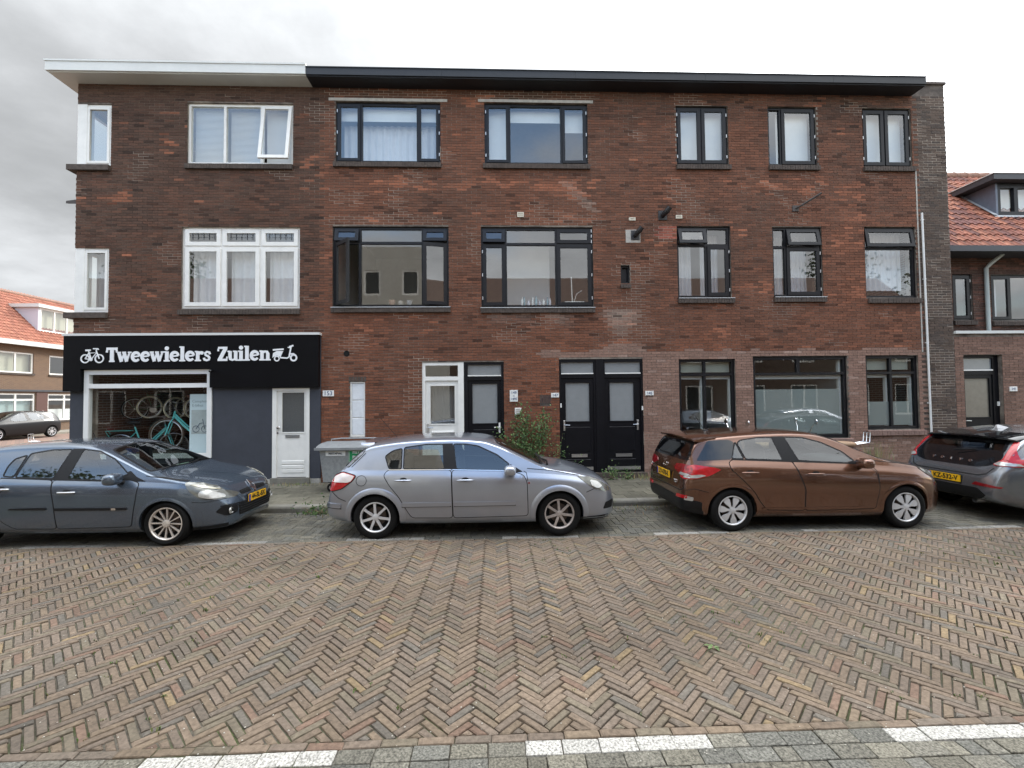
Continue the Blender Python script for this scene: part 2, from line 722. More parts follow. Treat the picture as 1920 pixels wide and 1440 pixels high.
# stretcher course along both edges
for ye, xx0, xx1 in ((EDGE_Y - 0.060, -5.2, 5.6), (BAY_Y - 0.055, -9.6, 10.2)):
    x = xx0
    while x < xx1:
        its.append((x + 0.1, ye + 0.027, [(x, ye), (x + 0.2, ye), (x + 0.2, ye + 0.053), (x, ye + 0.053)]))
        x += 0.2065
lay('road', its, -0.045, 0.0, 0.0075, paver_col, m_pav_s, m_pav_o, 'paving_brick', 'paving_bricks', road, 0.0035)

# far parking bay ----------------------------------------------------
WHITE = (0.33, 0.315, 0.285)


def grey_col():
    k = RNG.uniform(0.75, 1.2)
    c = RNG.choice([(0.112, 0.104, 0.084), (0.100, 0.096, 0.082), (0.120, 0.110, 0.086)])
    return tuple(v * k for v in c)


pb = MB()
pb.box(-40, 40, BAY_Y + 0.0005, CURB_Y, -0.05, -0.018)
bay = tag(pb.build('parking_bay', m_bed), 'grey concrete paver parking bay between street and kerb', None, kind='structure')
its = []
for X, Y, poly in herring(2, 0.1035, 0.007, 0.0, -10.6, 11.5, BAY_Y + 0.11, CURB_Y):
    for ax, val, less in ((1, BAY_Y + 0.112, False), (1, CURB_Y - 0.02, True)):
        poly = clip_poly(poly, ax, val, less)
        if len(poly) < 3:
            break
    if len(poly) < 3 or abs(area(poly)) < 0.002:
        continue
    its.append((X, Y, poly))
x, k = -10.6, 0
while x < 11.5:
    wk = RNG.uniform(0.5, 0.85)
    c = tuple(v * wk for v in WHITE) if (k // 5) % 2 == 0 else grey_col()
    its.append((x + 0.103, BAY_Y + 0.055, [(x, BAY_Y + 0.005), (x + 0.207, BAY_Y + 0.005), (x + 0.207, BAY_Y + 0.105), (x, BAY_Y + 0.105)], c))
    x += 0.2135
    k += 1
lay('parking_bay', its, -0.045, -0.002, 0.004, grey_col, m_con_s, m_con_o, 'concrete_paver', 'concrete_pavers', bay, 0.002)

# near parking bay -----------------------------------------------------
nb = MB()
nb.box(-40, 40, -9.75, EDGE_Y - 0.0605, -0.05, -0.018)
nbay = tag(nb.build('parking_strip', m_bed), 'grey speckled concrete paver strip along the near edge of the street', None, kind='structure')
its = []
yr = EDGE_Y - 0.066
for r in range(7):
    x = -4.6 + (0.09 if r % 2 else 0.0)
    k = 0
    while x < 5.2:
        w = 0.2 if (r == 0 or RNG.random() < 0.75) else 0.1
        if r == 0:
            xs = x + 0.6
            wk = RNG.uniform(0.88, 1.02)
            c = tuple(v * wk for v in WHITE) if (math.floor((x - 0.12) / 0.2065 / 5) % 2 == 0) else grey_col()
        else:
            c = grey_col()
        its.append((x + w / 2, yr - 0.05, [(x, yr - 0.1), (x + w, yr - 0.1), (x + w, yr), (x, yr)], tuple(v * 1.25 for v in c) if c[0] < 0.4 else c))
        x += w + 0.0065
    yr -= 0.107
lay('parking_strip', its, -0.045, -0.002, 0.004, grey_col, m_con_s, m_con_o, 'concrete_paver', 'concrete_pavers', nbay, 0.002)

# pavement ---------------------------------------------------------------
pv = MB()
pv.box(-12.5, 30, CURB_Y + 0.15, 0.35, -0.05, PAV_Z - 0.02)
pave = tag(pv.build('pavement', m_bed), 'grey concrete tile pavement along the facade', None, kind='structure')


def tile_col():
    k = RNG.uniform(0.8, 1.15)
    c = (0.122, 0.113, 0.086) if RNG.random() > 0.05 else (0.20, 0.18, 0.145)
    return tuple(v * k for v in c)


its = []
y = CURB_Y + 0.155
r = 0
while y < 0.0:
    y2 = min(y + 0.296, 0.02)
    x = -12.4 - (0.15 if r % 2 else 0)
    while x < 13.2:
        its.append((x + 0.148, (y + y2) / 2, [(x, y), (x + 0.296, y), (x + 0.296, y2), (x, y2)]))
        x += 0.3015
    y += 0.3015
    r += 1
lay('pavement', its, 0.05, PAV_Z, 0.003, tile_col, m_tile_s, m_tile_o, 'pavement_tile', 'pavement_tiles', pave, 0.003)

kb = MB()
kb.box(-12.5, 30, CURB_Y + 0.02, CURB_Y + 0.1495, -0.04, PAV_Z - 0.03)
kerb = tag(kb.build('kerb', m_bed), kind='structure')
x = -12.5
KP = [(0.012, -0.04), (0.0, 0.06), (0.006, 0.085), (0.022, 0.102), (0.147, 0.106), (0.147, -0.04)]
while x < 13:
    w = 0.995
    k = MB()
    vs = [(RNG.uniform(-.003, .003), a, b) for a, b in KP] + [(w, a, b) for a, b in KP]
    n = len(KP)
    k.add(vs, [tuple(range(n)), tuple(range(2 * n - 1, n - 1, -1))] + [(i, i + n, (i + 1) % n + n, (i + 1) % n) for i in range(n)])
    k.build('kerb_stone', m_kerb, kerb, loc=(x, CURB_Y, RNG.uniform(-.004, .004)))
    x += 1.0

# cross street beyond the shop corner
m_street = brickmat('red_street_bricks', (0.21, 0.13, 0.095), (0.17, 0.11, 0.085), (0.09, 0.075, 0.06), 0.2, 0.07, 0.006)
cs = MB()
cs.box(-60, -12.52, -2.21, 80, -0.05, -0.012)
tag(cs.build('side_street', m_street), 'reddish brick side street behind the shop corner', None, kind='structure')
fp = MB()
fp.box(-29.0, -26.8, 6, 70, -0.05, 0.1)
tag(fp.build('far_pavement', mat('far_tiles', (0.24, 0.22, 0.18), 0.9, amt=0.2)), 'grey pavement before the far row houses', None, kind='structure')
# ================================================================== the corner building
from mathutils import noise as mnoise
XL, XR, ZT = -9.20, 10.74, 9.03
m_brick_s = mat('facade_brick_mass', rough=0.88, src='attr', amt=0.28, scale=22, bump=0.3, bscale=60, spec=0.3)
m_brick_o = mat('facade_brick', rough=0.88, src='obj', amt=0.28, scale=22, bump=0.3, bscale=60, spec=0.3)
m_mortar = mat('mortar', (0.085, 0.070, 0.060), 0.95, amt=0.35, scale=9, bump=0.3, bscale=90, col2=(0.30, 0.255, 0.21), c2scale=0.9, c2lo=0.42, c2hi=0.64)
m_white = mat('white_window_paint', (0.80, 0.79, 0.75), 0.4, amt=0.06, scale=5, spec=0.4)
m_black = mat('black_window_paint', (0.009, 0.009, 0.011), 0.38, amt=0.2, scale=6, spec=0.3)
m_blackd = mat('black_door_paint', (0.006, 0.006, 0.008), 0.42, amt=0.2, scale=6, spec=0.22)
m_slate = mat('slate_blue_plaster', lin(58, 61, 69), 0.75, amt=0.12, scale=3, bump=0.15, bscale=25)
m_sillb = mat('sill_brick', (0.075, 0.058, 0.048), 0.9, amt=0.35, scale=12, bump=0.3)
m_concrete = mat('pale_concrete', (0.42, 0.40, 0.36), 0.85, amt=0.2, scale=9)
m_zinc = mat('zinc_flashing', (0.50, 0.51, 0.52), 0.45, metal=0.3, amt=0.1)
m_steel = mat('satin_steel', (0.62, 0.62, 0.62), 0.3, metal=0.9)
m_chrome = mat('chrome', (0.8, 0.8, 0.8), 0.12, metal=1.0)
m_hinge = mat('hinge_steel', (0.6, 0.6, 0.6), 0.4, metal=0.6)
m_room = mat('room_plaster', (0.55, 0.53, 0.49), 0.9, amt=0.05)
m_roomd = mat('room_floor', (0.16, 0.12, 0.09), 0.7, amt=0.2)
m_curt = mat('white_curtain', (0.74, 0.74, 0.76), 0.9, amt=0.06, scale=3)
m_net = mat('pale_net', (0.82, 0.84, 0.84), 0.9, amt=0.04, scale=3)
m_blind = mat('grey_blind', (0.66, 0.66, 0.65), 0.7)
m_glass = glass('window_glass', (0.94, 0.97, 0.96), 0.17, 1.5)
m_glass2 = glass('dark_window_glass', (0.80, 0.84, 0.83), 0.10, 1.5)
m_frost = mat('frosted_glass', (0.24, 0.255, 0.26), 0.22, amt=0.05, spec=0.8)
m_fdark = mat('wired_glass', (0.085, 0.09, 0.09), 0.25, amt=0.2, scale=60, spec=0.8)
m_whitef = mat('white_fascia', (0.60, 0.61, 0.59), 0.5, amt=0.06, scale=2)
m_blackf = mat('black_fascia', (0.011, 0.012, 0.015), 0.5, amt=0.2, scale=2)

OPEN = dict(
    cornT=(XL, -8.47, 7.16, 8.54), cornB=(XL, -8.47, 3.89, 5.32), AT=(-6.83, -4.50, 7.22, 8.61), BM=(-6.92, -4.34, 3.97, 5.81),
    W1T=(-3.56, -1.20, 7.29, 8.68), W2T=(-0.20, 2.18, 7.28, 8.70), W1M=(-3.62, -1.03, 4.00, 5.82), W2M=(-0.30, 2.26, 3.98, 5.82),
    T3=(4.25, 5.48, 7.30, 8.69), M3=(4.21, 5.47, 4.19, 5.85), T4=(6.43, 7.60, 7.30, 8.70), M4=(6.46, 7.64, 4.21, 5.84),
    T5=(8.71, 9.90, 7.29, 8.69), M5=(8.66, 9.91, 4.18, 5.85), shop=(-8.90, -6.20, 0.69, 2.62), sdoor=(-4.90, -4.10, 0.23, 2.19),
    blocked=(-3.23, -2.90, 1.10, 2.32), wdoor=(-1.64, 0.19, 0.22, 2.74), ddoor=(1.44, 3.36, 0.22, 2.79),
    G1=(4.19, 5.51, 1.08, 2.78), G2=(5.92, 8.16, 0.93, 2.82), G3=(8.59, 9.86, 1.11, 2.83), niche=(2.89, 3.11, 4.52, 4.94))

bld = thing('corner_building', 'long three-storey brown brick corner building with shop, black doors and flat roof', 'building', (0, 0, 0))


def wall_mesh(mb, x0, x1, z0, z1, y0, y1, opens, mi=0):
    xs = sorted(set([x0, x1] + [v for o in opens for v in (max(x0, o[0]), min(x1, o[1]))]))
    zs = sorted(set([z0, z1] + [v for o in opens for v in (max(z0, o[2]), min(z1, o[3]))]))

    def solid(i, j):
        if i < 0 or j < 0 or i >= len(xs) - 1 or j >= len(zs) - 1:
            return False
        cx, cz = (xs[i] + xs[i + 1]) / 2, (zs[j] + zs[j + 1]) / 2
        return not any(o[0] < cx < o[1] and o[2] < cz < o[3] for o in opens)
    for i in range(len(xs) - 1):
        for j in range(len(zs) - 1):
            if not solid(i, j):
                continue
            a, b, c, d = xs[i], xs[i + 1], zs[j], zs[j + 1]
            mb.add([(a, y0, c), (b, y0, c), (b, y0, d), (a, y0, d)], [(0, 1, 2, 3)], mi)
            mb.add([(a, y1, c), (b, y1, c), (b, y1, d), (a, y1, d)], [(3, 2, 1, 0)], mi)
            if not solid(i - 1, j):
                mb.add([(a, y0, c), (a, y1, c), (a, y1, d), (a, y0, d)], [(3, 2, 1, 0)], mi)
            if not solid(i + 1, j):
                mb.add([(b, y0, c), (b, y1, c), (b, y1, d), (b, y0, d)], [(0, 1, 2, 3)], mi)
            if not solid(i, j - 1):
                mb.add([(a, y0, c), (b, y0, c), (b, y1, c), (a, y1, c)], [(3, 2, 1, 0)], mi)
            if not solid(i, j + 1):
                mb.add([(a, y0, d), (b, y0, d), (b, y1, d), (a, y1, d)], [(0, 1, 2, 3)], mi)


MORT_Y = 0.007
w = MB()
wall_mesh(w, XL, XR, 0.0, ZT, MORT_Y, 0.30, list(OPEN.values()))
w.build('wall', m_mortar, bld)
# side and rear walls, floors, roof deck
s = MB()
s.box(XL, XL + 0.25, 0.301, 3.0, 5.32, 7.16)
s.box(XL, XL + 0.25, 0.301, 3.0, 0, 3.89)
s.box(XL, XL + 0.25, 0.301, 3.0, 8.54, ZT)
s.box(XL, XL + 0.25, 1.2, 3.0, 3.891, 5.319)
s.box(XL, XL + 0.25, 1.2, 3.0, 7.161, 8.539)
s.box(XL, XL + 0.25, 3.0, 9.0, 0, ZT)
s.box(XR - 0.25, XR, 0.301, 9.0, 0, ZT + 0.1)
s.box(XL + 0.251, XR - 0.251, 8.7, 9.0, 0, ZT)
s.build('side_wall', brickmat('side_brick', (0.10, 0.055, 0.04), (0.13, 0.06, 0.04), (0.2, 0.17, 0.15)), bld)
fl = MB()
for z in (0.08, 3.42, 6.55):
    fl.box(XL + 0.251, XR - 0.251, 0.301, 4.6, z, z + 0.12)
fl.build('floor_slab', m_roomd, bld)
ce = MB()
for z in (3.36, 6.49, ZT - 0.08):
    ce.box(XL + 0.251, XR - 0.251, 0.301, 4.6, z, z + 0.058)
ce.build('room_ceiling', m_room, bld)
pt = MB()
pt.box(XL + 0.251, XR - 0.251, 4.6, 4.7, 0.2, ZT - 0.1)
for x in (-3.95, -0.72, 3.42, 5.75, 8.3):
    pt.box(x, x + 0.1, 0.301, 4.599, 0.2, ZT - 0.09)
pt.build('room_partition', m_room, bld)
rd = MB()
rd.box(XL - 0.3, 9.9, -0.37, 9.0, ZT + 0.02, ZT + 0.14)
rd.build('roof_deck', m_blackf, bld)

# ------------------------------------------------------------------ bricks
BP, BH, JT = 0.22, 0.0605, 0.0095
ROWS = int((ZT - PAV_Z) / BH)


def fb(x, z, s=1.0, o=0.0):
    return mnoise.fractal(Vector((x * s + o, z * s + 3.3 * o, o)), 1.0, 2.0, 4)


def pink(x, z):
    top = 2.93
    if 1.0 < x < 1.44:
        return 2.78 < z < 2.97
    if x < 1.44 or x > 9.98:
        return False
    if 2.55 < x < 3.25:
        top = 3.17 - 0.12 * abs(x - 2.9) / 0.35
    if fb(x, 0, 1.2, 4.0) > 0.05:
        top += 0.061
    return z < top


def brick_col(x, z):
    r = RNG.random
    j = RNG.uniform(0.82, 1.2)
    if x > 9.98:
        c = (0.098, 0.070, 0.055)
        if r() < 0.3:
            c = (0.076, 0.058, 0.049)
        return tuple(v * j for v in c)
    if pink(x, z):
        j = RNG.uniform(0.88, 1.12)
        c = (0.250, 0.152, 0.115) if r() > 0.08 else (0.33, 0.22, 0.175)
        return tuple(v * j for v in c)
    n1 = fb(x, z, 0.42, 1.0)
    n2 = fb(x, z * 2.2, 0.9, 7.0)
    red = 0.62 - 0.05 * (z - 3.0) + 0.24 * n1
    if x < -3.9:
        red -= 0.33
    if z > 8.3:
        red -= 0.12
    red += RNG.uniform(-0.17, 0.17)
    red = max(0.0, min(1.0, red))
    dark, rd_ = (0.084, 0.048, 0.034), (0.220, 0.084, 0.046)
    c = tuple(dark[k] * (1 - red) + rd_[k] * red for k in range(3))
    orange = n2 + (0.12 if 6.3 < z < 7.0 else 0) + (0.14 if (5.86 < z < 6.12 and (-3.75 < x < -0.95 or 0.2 < x < 2.35)) else 0) + (0.1 if 2.4 < z < 3.4 and 0.4 < x < 3 else 0)
    orange -= 0.12 if x < -3.9 else 0
    if orange > 0.58 + RNG.uniform(-0.32, 0.30):
        kk = RNG.uniform(0.3, 1.0)
        c = tuple(c[k] * (1 - kk) + (0.29, 0.112, 0.062)[k] * kk for k in range(3))
    if 4.74 < z < 5.13 + 0.7 and 3.77 < x < 4.11 and 5.50 < z < 5.86:
        c = (0.28, 0.09, 0.06)
    # lime bloom and cement smears with outlines of their own
    bloom = fb(x, z, 1.6, 21.0)
    sm_ = 0.0
    if abs(x - 2.95) < 0.55 and 2.95 < z < 3.9:
        sm_ = max(0.0, 0.75 - abs(x - 2.95) / 0.6 + bloom * 0.9)
    elif abs((x - 1.75) - (6.75 - z) * 0.9) < 0.14 and 6.15 < z < 6.85:
        sm_ = 0.10 + bloom * 0.7
    elif abs(x - 1.2) < 1.3 and 3.3 < z < 3.85:
        sm_ = bloom * 0.9
    sm_ = 0.6 * max(0.0, min(0.6, sm_))
    c = tuple(c[k] * (1 - sm_) + (0.36, 0.30, 0.25)[k] * sm_ for k in range(3))
    if r() < 0.06:
        c = tuple(v * 0.55 for v in c)
    return tuple(v * j for v in c)


def free(x0, x1, z0, z1):
    """parts of the interval [x0,x1] at this course that are solid brick"""
    segs = [(x0, x1)]
    cz = (z0 + z1) / 2
    blocks = [(o[0], o[1]) for o in OPEN.values() if o[2] - 0.03 < cz < o[3] + 0.005]
    if cz < 3.385:
        blocks.append((XL - 1, -3.86))
    if 1.73 < cz < 1.95 - 0.0:
        blocks.append((1.00, 1.24))
    for a, b in blocks:
        out = []
        for s0, s1 in segs:
            if b <= s0 or a >= s1:
                out.append((s0, s1))
            else:
                if a > s0:
                    out.append((s0, a))
                if b < s1:
                    out.append((b, s1))
        segs = out
    return [(a, b) for a, b in segs if b - a > 0.03]


cand = []
for rrow in range(ROWS):
    z0 = PAV_Z + rrow * BH
    x = XL - (BP / 2 if rrow % 2 else 0)
    while x < XR:
        for a, b in free(max(x + JT, XL), min(x + BP, XR), z0, z0 + BH):
            cand.append((a, b, z0 + JT, z0 + BH, (x + BP / 2), rrow))
        x += BP
full = [c for c in cand if c[1] - c[0] > BP - JT - 0.002 and c[2] > 1.2]
full.sort(key=lambda c: dist((c[0] + c[1]) / 2, 0, c[2]) + 0.18 * (c[0]))
single = set(full[:300])
bw_, bh_ = BP - JT, BH - JT
bm1 = MB()
bm1.rbox(-bw_ / 2, bw_ / 2, 0, MORT_Y + 0.01, -bh_ / 2, bh_ / 2, 0.003)
brick_mesh = bm1.mesh('brick', m_brick_o)
mass = MB()
for c in cand:
    a, b, z0, z1, bx, rr = c
    col = brick_col((a + b) / 2, z0)
    y = RNG.uniform(-0.0018, 0.0018)
    if c in single:
        o = link('brick', brick_mesh, bld, ((a + b) / 2, y, (z0 + z1) / 2))
        o.color = (*col, 1)
    else:
        if pink((a + b) / 2, z0):
            mass.box(a - 0.001, b, y, MORT_Y + 0.006, z0 - 0.002, z1, 0, col)
        elif a > 9.98:
            mass.box(a + 0.004, b, y, MORT_Y + 0.006, z0 + 0.004, z1, 0, col)
        else:
            mass.box(a, b, y, MORT_Y + 0.006, z0, z1, 0, col)
tag(mass.build('brickwork', m_brick_s, bld), kind='stuff')
# fresh pale pointing in repaired patches: a thin bed that shows only in the joints
rep = MB()
for c in cand:
    x, z = (c[0] + c[1]) / 2, c[2]
    t = abs(x + 2.35)
    k1 = 5.84 < z < 6.16 - 0.10 * t + 0.05 * fb(x, z, 3, 2) and t < 1.4
    t = abs(x - 1.45)
    k2 = 5.84 < z < 6.20 - 0.10 * t + 0.05 * fb(x, z, 3, 5) and t < 1.1
    k3 = 3.77 < x < 4.11 and 5.48 < z < 5.86
    k4 = abs((x - 1.75) - (6.75 - z) * 0.9) < 0.09 and 6.2 < z < 6.8
    k5 = abs(x - 2.95) < 0.35 and 2.95 < z < 3.75 and fb(x, z, 2, 9) > -0.1
    k6 = abs(abs(x - 7.05) - abs(z - 6.15) * 0.9) < 0.10 and 5.86 < z < 6.9
    k7 = x > 9.98 and fb(x, z, 1.4, 3.0) > -0.02
    k8 = z > 8.78 and (-3.8 < x < -1.0 or -0.4 < x < 2.4)
    k9 = fb(x, z, 0.8, 12.0) > 0.42
    if (k1 or k2 or k3 or k4 or k5 or k6 or k7 or k8 or k9) and z > 0.3:
        rep.box(c[0] - JT, c[1], 0.0035, 0.0068, c[2] - JT, c[3], 0)
rep.build('pale_pointing', mat('pale_mortar', (0.34, 0.29, 0.235), 0.95, amt=0.35, scale=5), bld)
# light vertical joint line beside the right pier, efflorescent repair patches
jl = MB()
jl.box(9.955, 9.985, -0.004, 0.004, 2.9, 7.2)
jl.build('pointing_strip', m_concrete, bld)

# ------------------------------------------------------------------ roof edge
f = MB()
f.box(XL - 0.33, -4.07, -0.40, -0.36, 9.015, 9.21)
f.box(XL - 0.33, XL - 0.29, -0.359, 9.0, 9.015, 9.21)
f.box(XL - 0.345, -4.065, -0.415, -0.30, 9.2105, 9.245)
f.box(XL - 0.345, XL - 0.25, -0.299, 9.0, 9.2105, 9.245)
f.build('white_roof_fascia', m_whitef, bld)
f = MB()
f.box(XL - 0.289, -4.07, -0.3595, 0.02, 8.995, 9.018)
f.box(XL - 0.289, XL, 0.021, 9.0, 8.995, 9.018)
f.build('white_soffit', m_whitef, bld)
f = MB()
xx = -4.065
while xx < 9.9:
    x2 = min(xx + 2.95, 9.92)
    f.box(xx, x2 - 0.004, -0.395, -0.365, 9.01, 9.165)
    f.box(xx, x2 - 0.002, -0.41, -0.30, 9.166, 9.185)
    xx += 2.95
f.build('black_roof_fascia', m_blackf, bld)
f = MB()
f.box(-4.065, 9.92, -0.3645, 0.02, 8.985, 9.012)
f.build('black_soffit', m_blackf, bld)
f = MB()
f.box(9.93, XR + 0.03, -0.03, 0.5, 9.27, 9.33)
f.build('pier_coping', m_sillb, bld)
f = MB()
f.box(9.98, XR, MORT_Y, 0.3, ZT, 9.27)
f.build('pier_top', m_mortar, bld)


# ------------------------------------------------------------------ windows
def sash_bars(mb, x0, x1, z0, z1, w, y0, y1):
    mb.box(x0, x1, y0, y1, z0, z0 + w)
    mb.box(x0, x1, y0, y1, z1 - w, z1)
    mb.box(x0, x0 + w, y0, y1, z0 + w, z1 - w)
    mb.box(x1 - w, x1, y0, y1, z0 + w, z1 - w)


def pane_box(parent, x0, x1, z0, z1, y, gm, loc=None, rot=None):
    p = MB()
    p.add([(x0, y, z0), (x1, y, z0), (x1, y, z1), (x0, y, z1)], [(0, 1, 2, 3)])
    return p.build('pane', gm, parent, loc=loc, rot=rot)


def curtain(parent, x0, x1, z0, z1, y, m, waves=10, amp=0.025, name='curtain'):
    mb = MB()
    n = max(12, int((x1 - x0) * 40))
    ph = RNG.uniform(0, 6)
    top, bot = [], []
    for i in range(n + 1):
        t = i / n
        yy = y + amp * math.sin(t * waves * 2 * PI + ph + 0.8 * math.sin(5 * t))
        top.append((x0 + (x1 - x0) * t, yy * 0.6 + y * 0.4, z1))
        bot.append((x0 + (x1 - x0) * t, yy, z0))
    mb.add(top + bot, [(i, i + 1, n + 2 + i, n + 1 + i) for i in range(n)])
    return mb.build(name, m, parent, smooth=180)


def roller(parent, x0, x1, z0, z1, y, m, name='blind'):
    mb = MB()
    mb.box(x0, x1, y, y + 0.004, z0, z1)
    return mb.build(name, m, parent)


def venetian(parent, x0, x1, z0, z1, y, m):
    mb = MB()
    z = z0
    while z < z1:
        mb.add([(x0, y, z), (x1, y, z), (x1, y + 0.010, z + 0.025), (x0, y + 0.010, z + 0.025)], [(0, 1, 2, 3)])
        z += 0.027
    return mb.build('venetian_blind', m, parent)


def sill(parent, x0, x1, z1, m, h=0.13, out=0.06, top=None):
    mb = MB()
    n = max(3, round((x1 - x0) / 0.062))
    pw = (x1 - x0) / n
    for i in range(n):
        a = x0 + i * pw
        o = RNG.uniform(-0.003, 0.003)
        mb.add([(a + 0.003, -out + o, z1 - h), (a + pw - 0.003, -out + o, z1 - h), (a + pw - 0.003, -out + o, z1 - 0.025), (a + 0.003, -out + o, z1 - 0.025),
                (a + 0.003, 0.08, z1 - h), (a + pw - 0.003, 0.08, z1 - h), (a + pw - 0.003, 0.08, z1), (a + 0.003, 0.08, z1)],
               [(0, 1, 2, 3), (3, 2, 6, 7), (0, 4, 5, 1), (0, 3, 7, 4), (1, 5, 6, 2)], 0)
    mb.box(x0 + 0.004, x1 - 0.004, -out + 0.008, 0.079, z1 - h + 0.004, z1 - 0.03)
    sl = mb.build('sill', m, parent)
    if top:
        t = MB()
        t.add([(x0, -out - 0.012, z1 - 0.012), (x1, -out - 0.012, z1 - 0.012), (x1, 0.08, z1 + 0.018), (x0, 0.08, z1 + 0.018),
               (x0, -out - 0.012, z1 - 0.027), (x1, -out - 0.012, z1 - 0.027)], [(0, 1, 2, 3), (4, 5, 1, 0)])
        t.build('sill_flashing', top, parent)
    return sl


def window(parent, rect, cm, xs=(), transom=None, kinds=None, fw=0.055, mw=0.055, y0=0.055, y1=0.13, gm=None, sw=0.05, hinge=None, name='window'):
    """rect opening; xs: mullion centres; transom: height of the transom; kinds: {(col,row): 'f'|'s'|('o',side,deg)|('t',deg)}; row 0 is the lower"""
    x0, x1, z0, z1 = rect
    gm = gm or m_glass
    kinds = kinds or {}
    fr = MB()
    fr.box(x0, x1, y0, y1, z0, z0 + fw)
    fr.box(x0, x1, y0, y1, z1 - fw, z1)
    fr.box(x0, x0 + fw, y0, y1, z0 + fw, z1 - fw)
    fr.box(x1 - fw, x1, y0, y1, z0 + fw, z1 - fw)
    bx = [x0 + fw] + [v for c in xs for v in (c - mw / 2, c + mw / 2)] + [x1 - fw]
    for c in xs:
        fr.box(c - mw / 2, c + mw / 2, y0, y1, z0 + fw, z1 - fw)
    rows = [(z0 + fw, z1 - fw)] if transom is None else [(z0 + fw, transom - mw / 2), (transom + mw / 2, z1 - fw)]
    ncol = len(bx) // 2
    if transom is not None:
        for i in range(ncol):
            fr.box(bx[2 * i], bx[2 * i + 1], y0, y1, transom - mw / 2, transom + mw / 2)
    win = fr.build(name, cm, parent)
    hb = MB()
    for i in range(ncol):
        a, b = bx[2 * i], bx[2 * i + 1]
        for r, (c, d) in enumerate(rows):
            k = kinds.get((i, r), 'f')
            if k == 'f':
                pane_box(win, a, b, c, d, y0 + 0.035, gm)
                continue
            lip = 0.012
            A, B, C, D = a - lip, b + lip, c - lip, d + lip
            if k == 's':
                sb = MB()
                sash_bars(sb, A, B, C, D, sw + lip, y0 - 0.022, y0 + 0.02)
                sb.build('sash', cm, win)
                pane_box(win, A + sw, B - sw, C + sw, D - sw, y0 + 0.002, gm)
                if hinge and i in hinge:
                    hx = A - 0.012 if hinge[i] == 'l' else B + 0.012
                    for t in (0.12, 0.5, 0.88):
                        zz = C + (D - C) * t
                        hb.box(hx - 0.008, hx + 0.008, y0 - 0.03, y0 - 0.001, zz - 0.035, zz + 0.035)
            elif k[0] == 'o':
                W, H = B - A, D - C
                sgn = 1 if k[1] == 'l' else -1
                piv = (A if k[1] == 'l' else B, y0 - 0.022, C)
                rot = (0, 0, -sgn * rad(k[2]))
                sb = MB()
                xa, xb = (0, W) if sgn > 0 else (-W, 0)
                sash_bars(sb, xa, xb, 0, H, sw + lip, 0, 0.045)
                sb.build('sash', cm, win, loc=piv, rot=rot)
                pane_box(win, xa + sw, xb - sw, sw, H - sw, 0.02, gm, loc=piv, rot=rot)
            elif k[0] == 't':
                W, H = B - A, D - C
                piv = (A, y0 - 0.022, D)
                rot = (-rad(k[1]), 0, 0)
                sb = MB()
                sash_bars(sb, 0, W, -H, 0, sw + lip, 0, 0.045)
                sb.build('sash', cm, win, loc=piv, rot=rot)
                pane_box(win, sw, W - sw, -H + sw, -sw, 0.02, gm, loc=piv, rot=rot)
    if hb.f:
        hb.build('hinge', m_hinge, win)
    return win


O = OPEN
sm = m_sillb
# top floor
r = O['AT']
wA = window(bld, r, m_white, (-6.03, -5.22), None, {(2, 0): ('t', 9)}, sw=0.06)
venetian(wA, r[0] + 0.06, -6.05, r[2] + 0.06, r[3] - 0.05, 0.2, m_blind)
venetian(wA, -6.0, -5.25, r[2] + 0.1, r[3] - 0.05, 0.24, m_blind)
roller(wA, -5.2, r[1] - 0.06, r[2] + 0.06, r[3] - 0.05, 0.26, m_blind)
sill(wA, r[0] - 0.02, r[1], r[2], sm)
wW1 = window(bld, O['W1T'], m_black, (-3.0, -1.72), None, {(0, 0): 's', (2, 0): 's'}, hinge={0: 'l', 2: 'r'})
r = O['W1T']
curtain(wW1, r[0] + 0.06, r[1] - 0.06, r[2], r[3] - 0.3, 0.45, m_curt, 14)
roller(wW1, r[0] + 0.06, r[1] - 0.06, r[3] - 0.33, r[3] - 0.04, 0.22, m_net)
sill(wW1, r[0] - 0.04, r[1] + 0.02, r[2], sm)
wW2 = window(bld, O['W2T'], m_black, (0.37, 1.58), None, {(0, 0): 's', (2, 0): 's'}, hinge={0: 'l', 2: 'r'})
r = O['W2T']
roller(wW2, r[0] + 0.1, 0.36, r[2] + 0.12, r[3] - 0.04, 0.25, m_net)
roller(wW2, 0.38, 1.57, r[3] - 0.32, r[3] - 0.04, 0.25, m_net)
roller(wW2, 1.6, r[1] - 0.06, r[3] - 0.55, r[3] - 0.04, 0.25, m_net)
sill(wW2, r[0] - 0.04, r[1] + 0.04, r[2], sm)
for key, xm, kd, hg in (('T3', 4.85, {(0, 0): 's', (1, 0): 's'}, {0: 'l', 1: 'r'}), ('T4', 6.76, {(1, 0): 's'}, {1: 'r'}), ('T5', 9.27, {(0, 0): 's', (1, 0): 's'}, {0: 'l', 1: 'r'})):
    r = O[key]
    ww = window(bld, r, m_black, (xm,), None, kd, hinge=hg, sw=0.065)
    roller(ww, r[0] + 0.06 if key != 'T4' else xm, r[1] - 0.06, r[2] + 0.06, r[3] - 0.05, 0.24, m_net)
    sill(ww, r[0] - 0.02, r[1] + 0.03, r[2], sm)
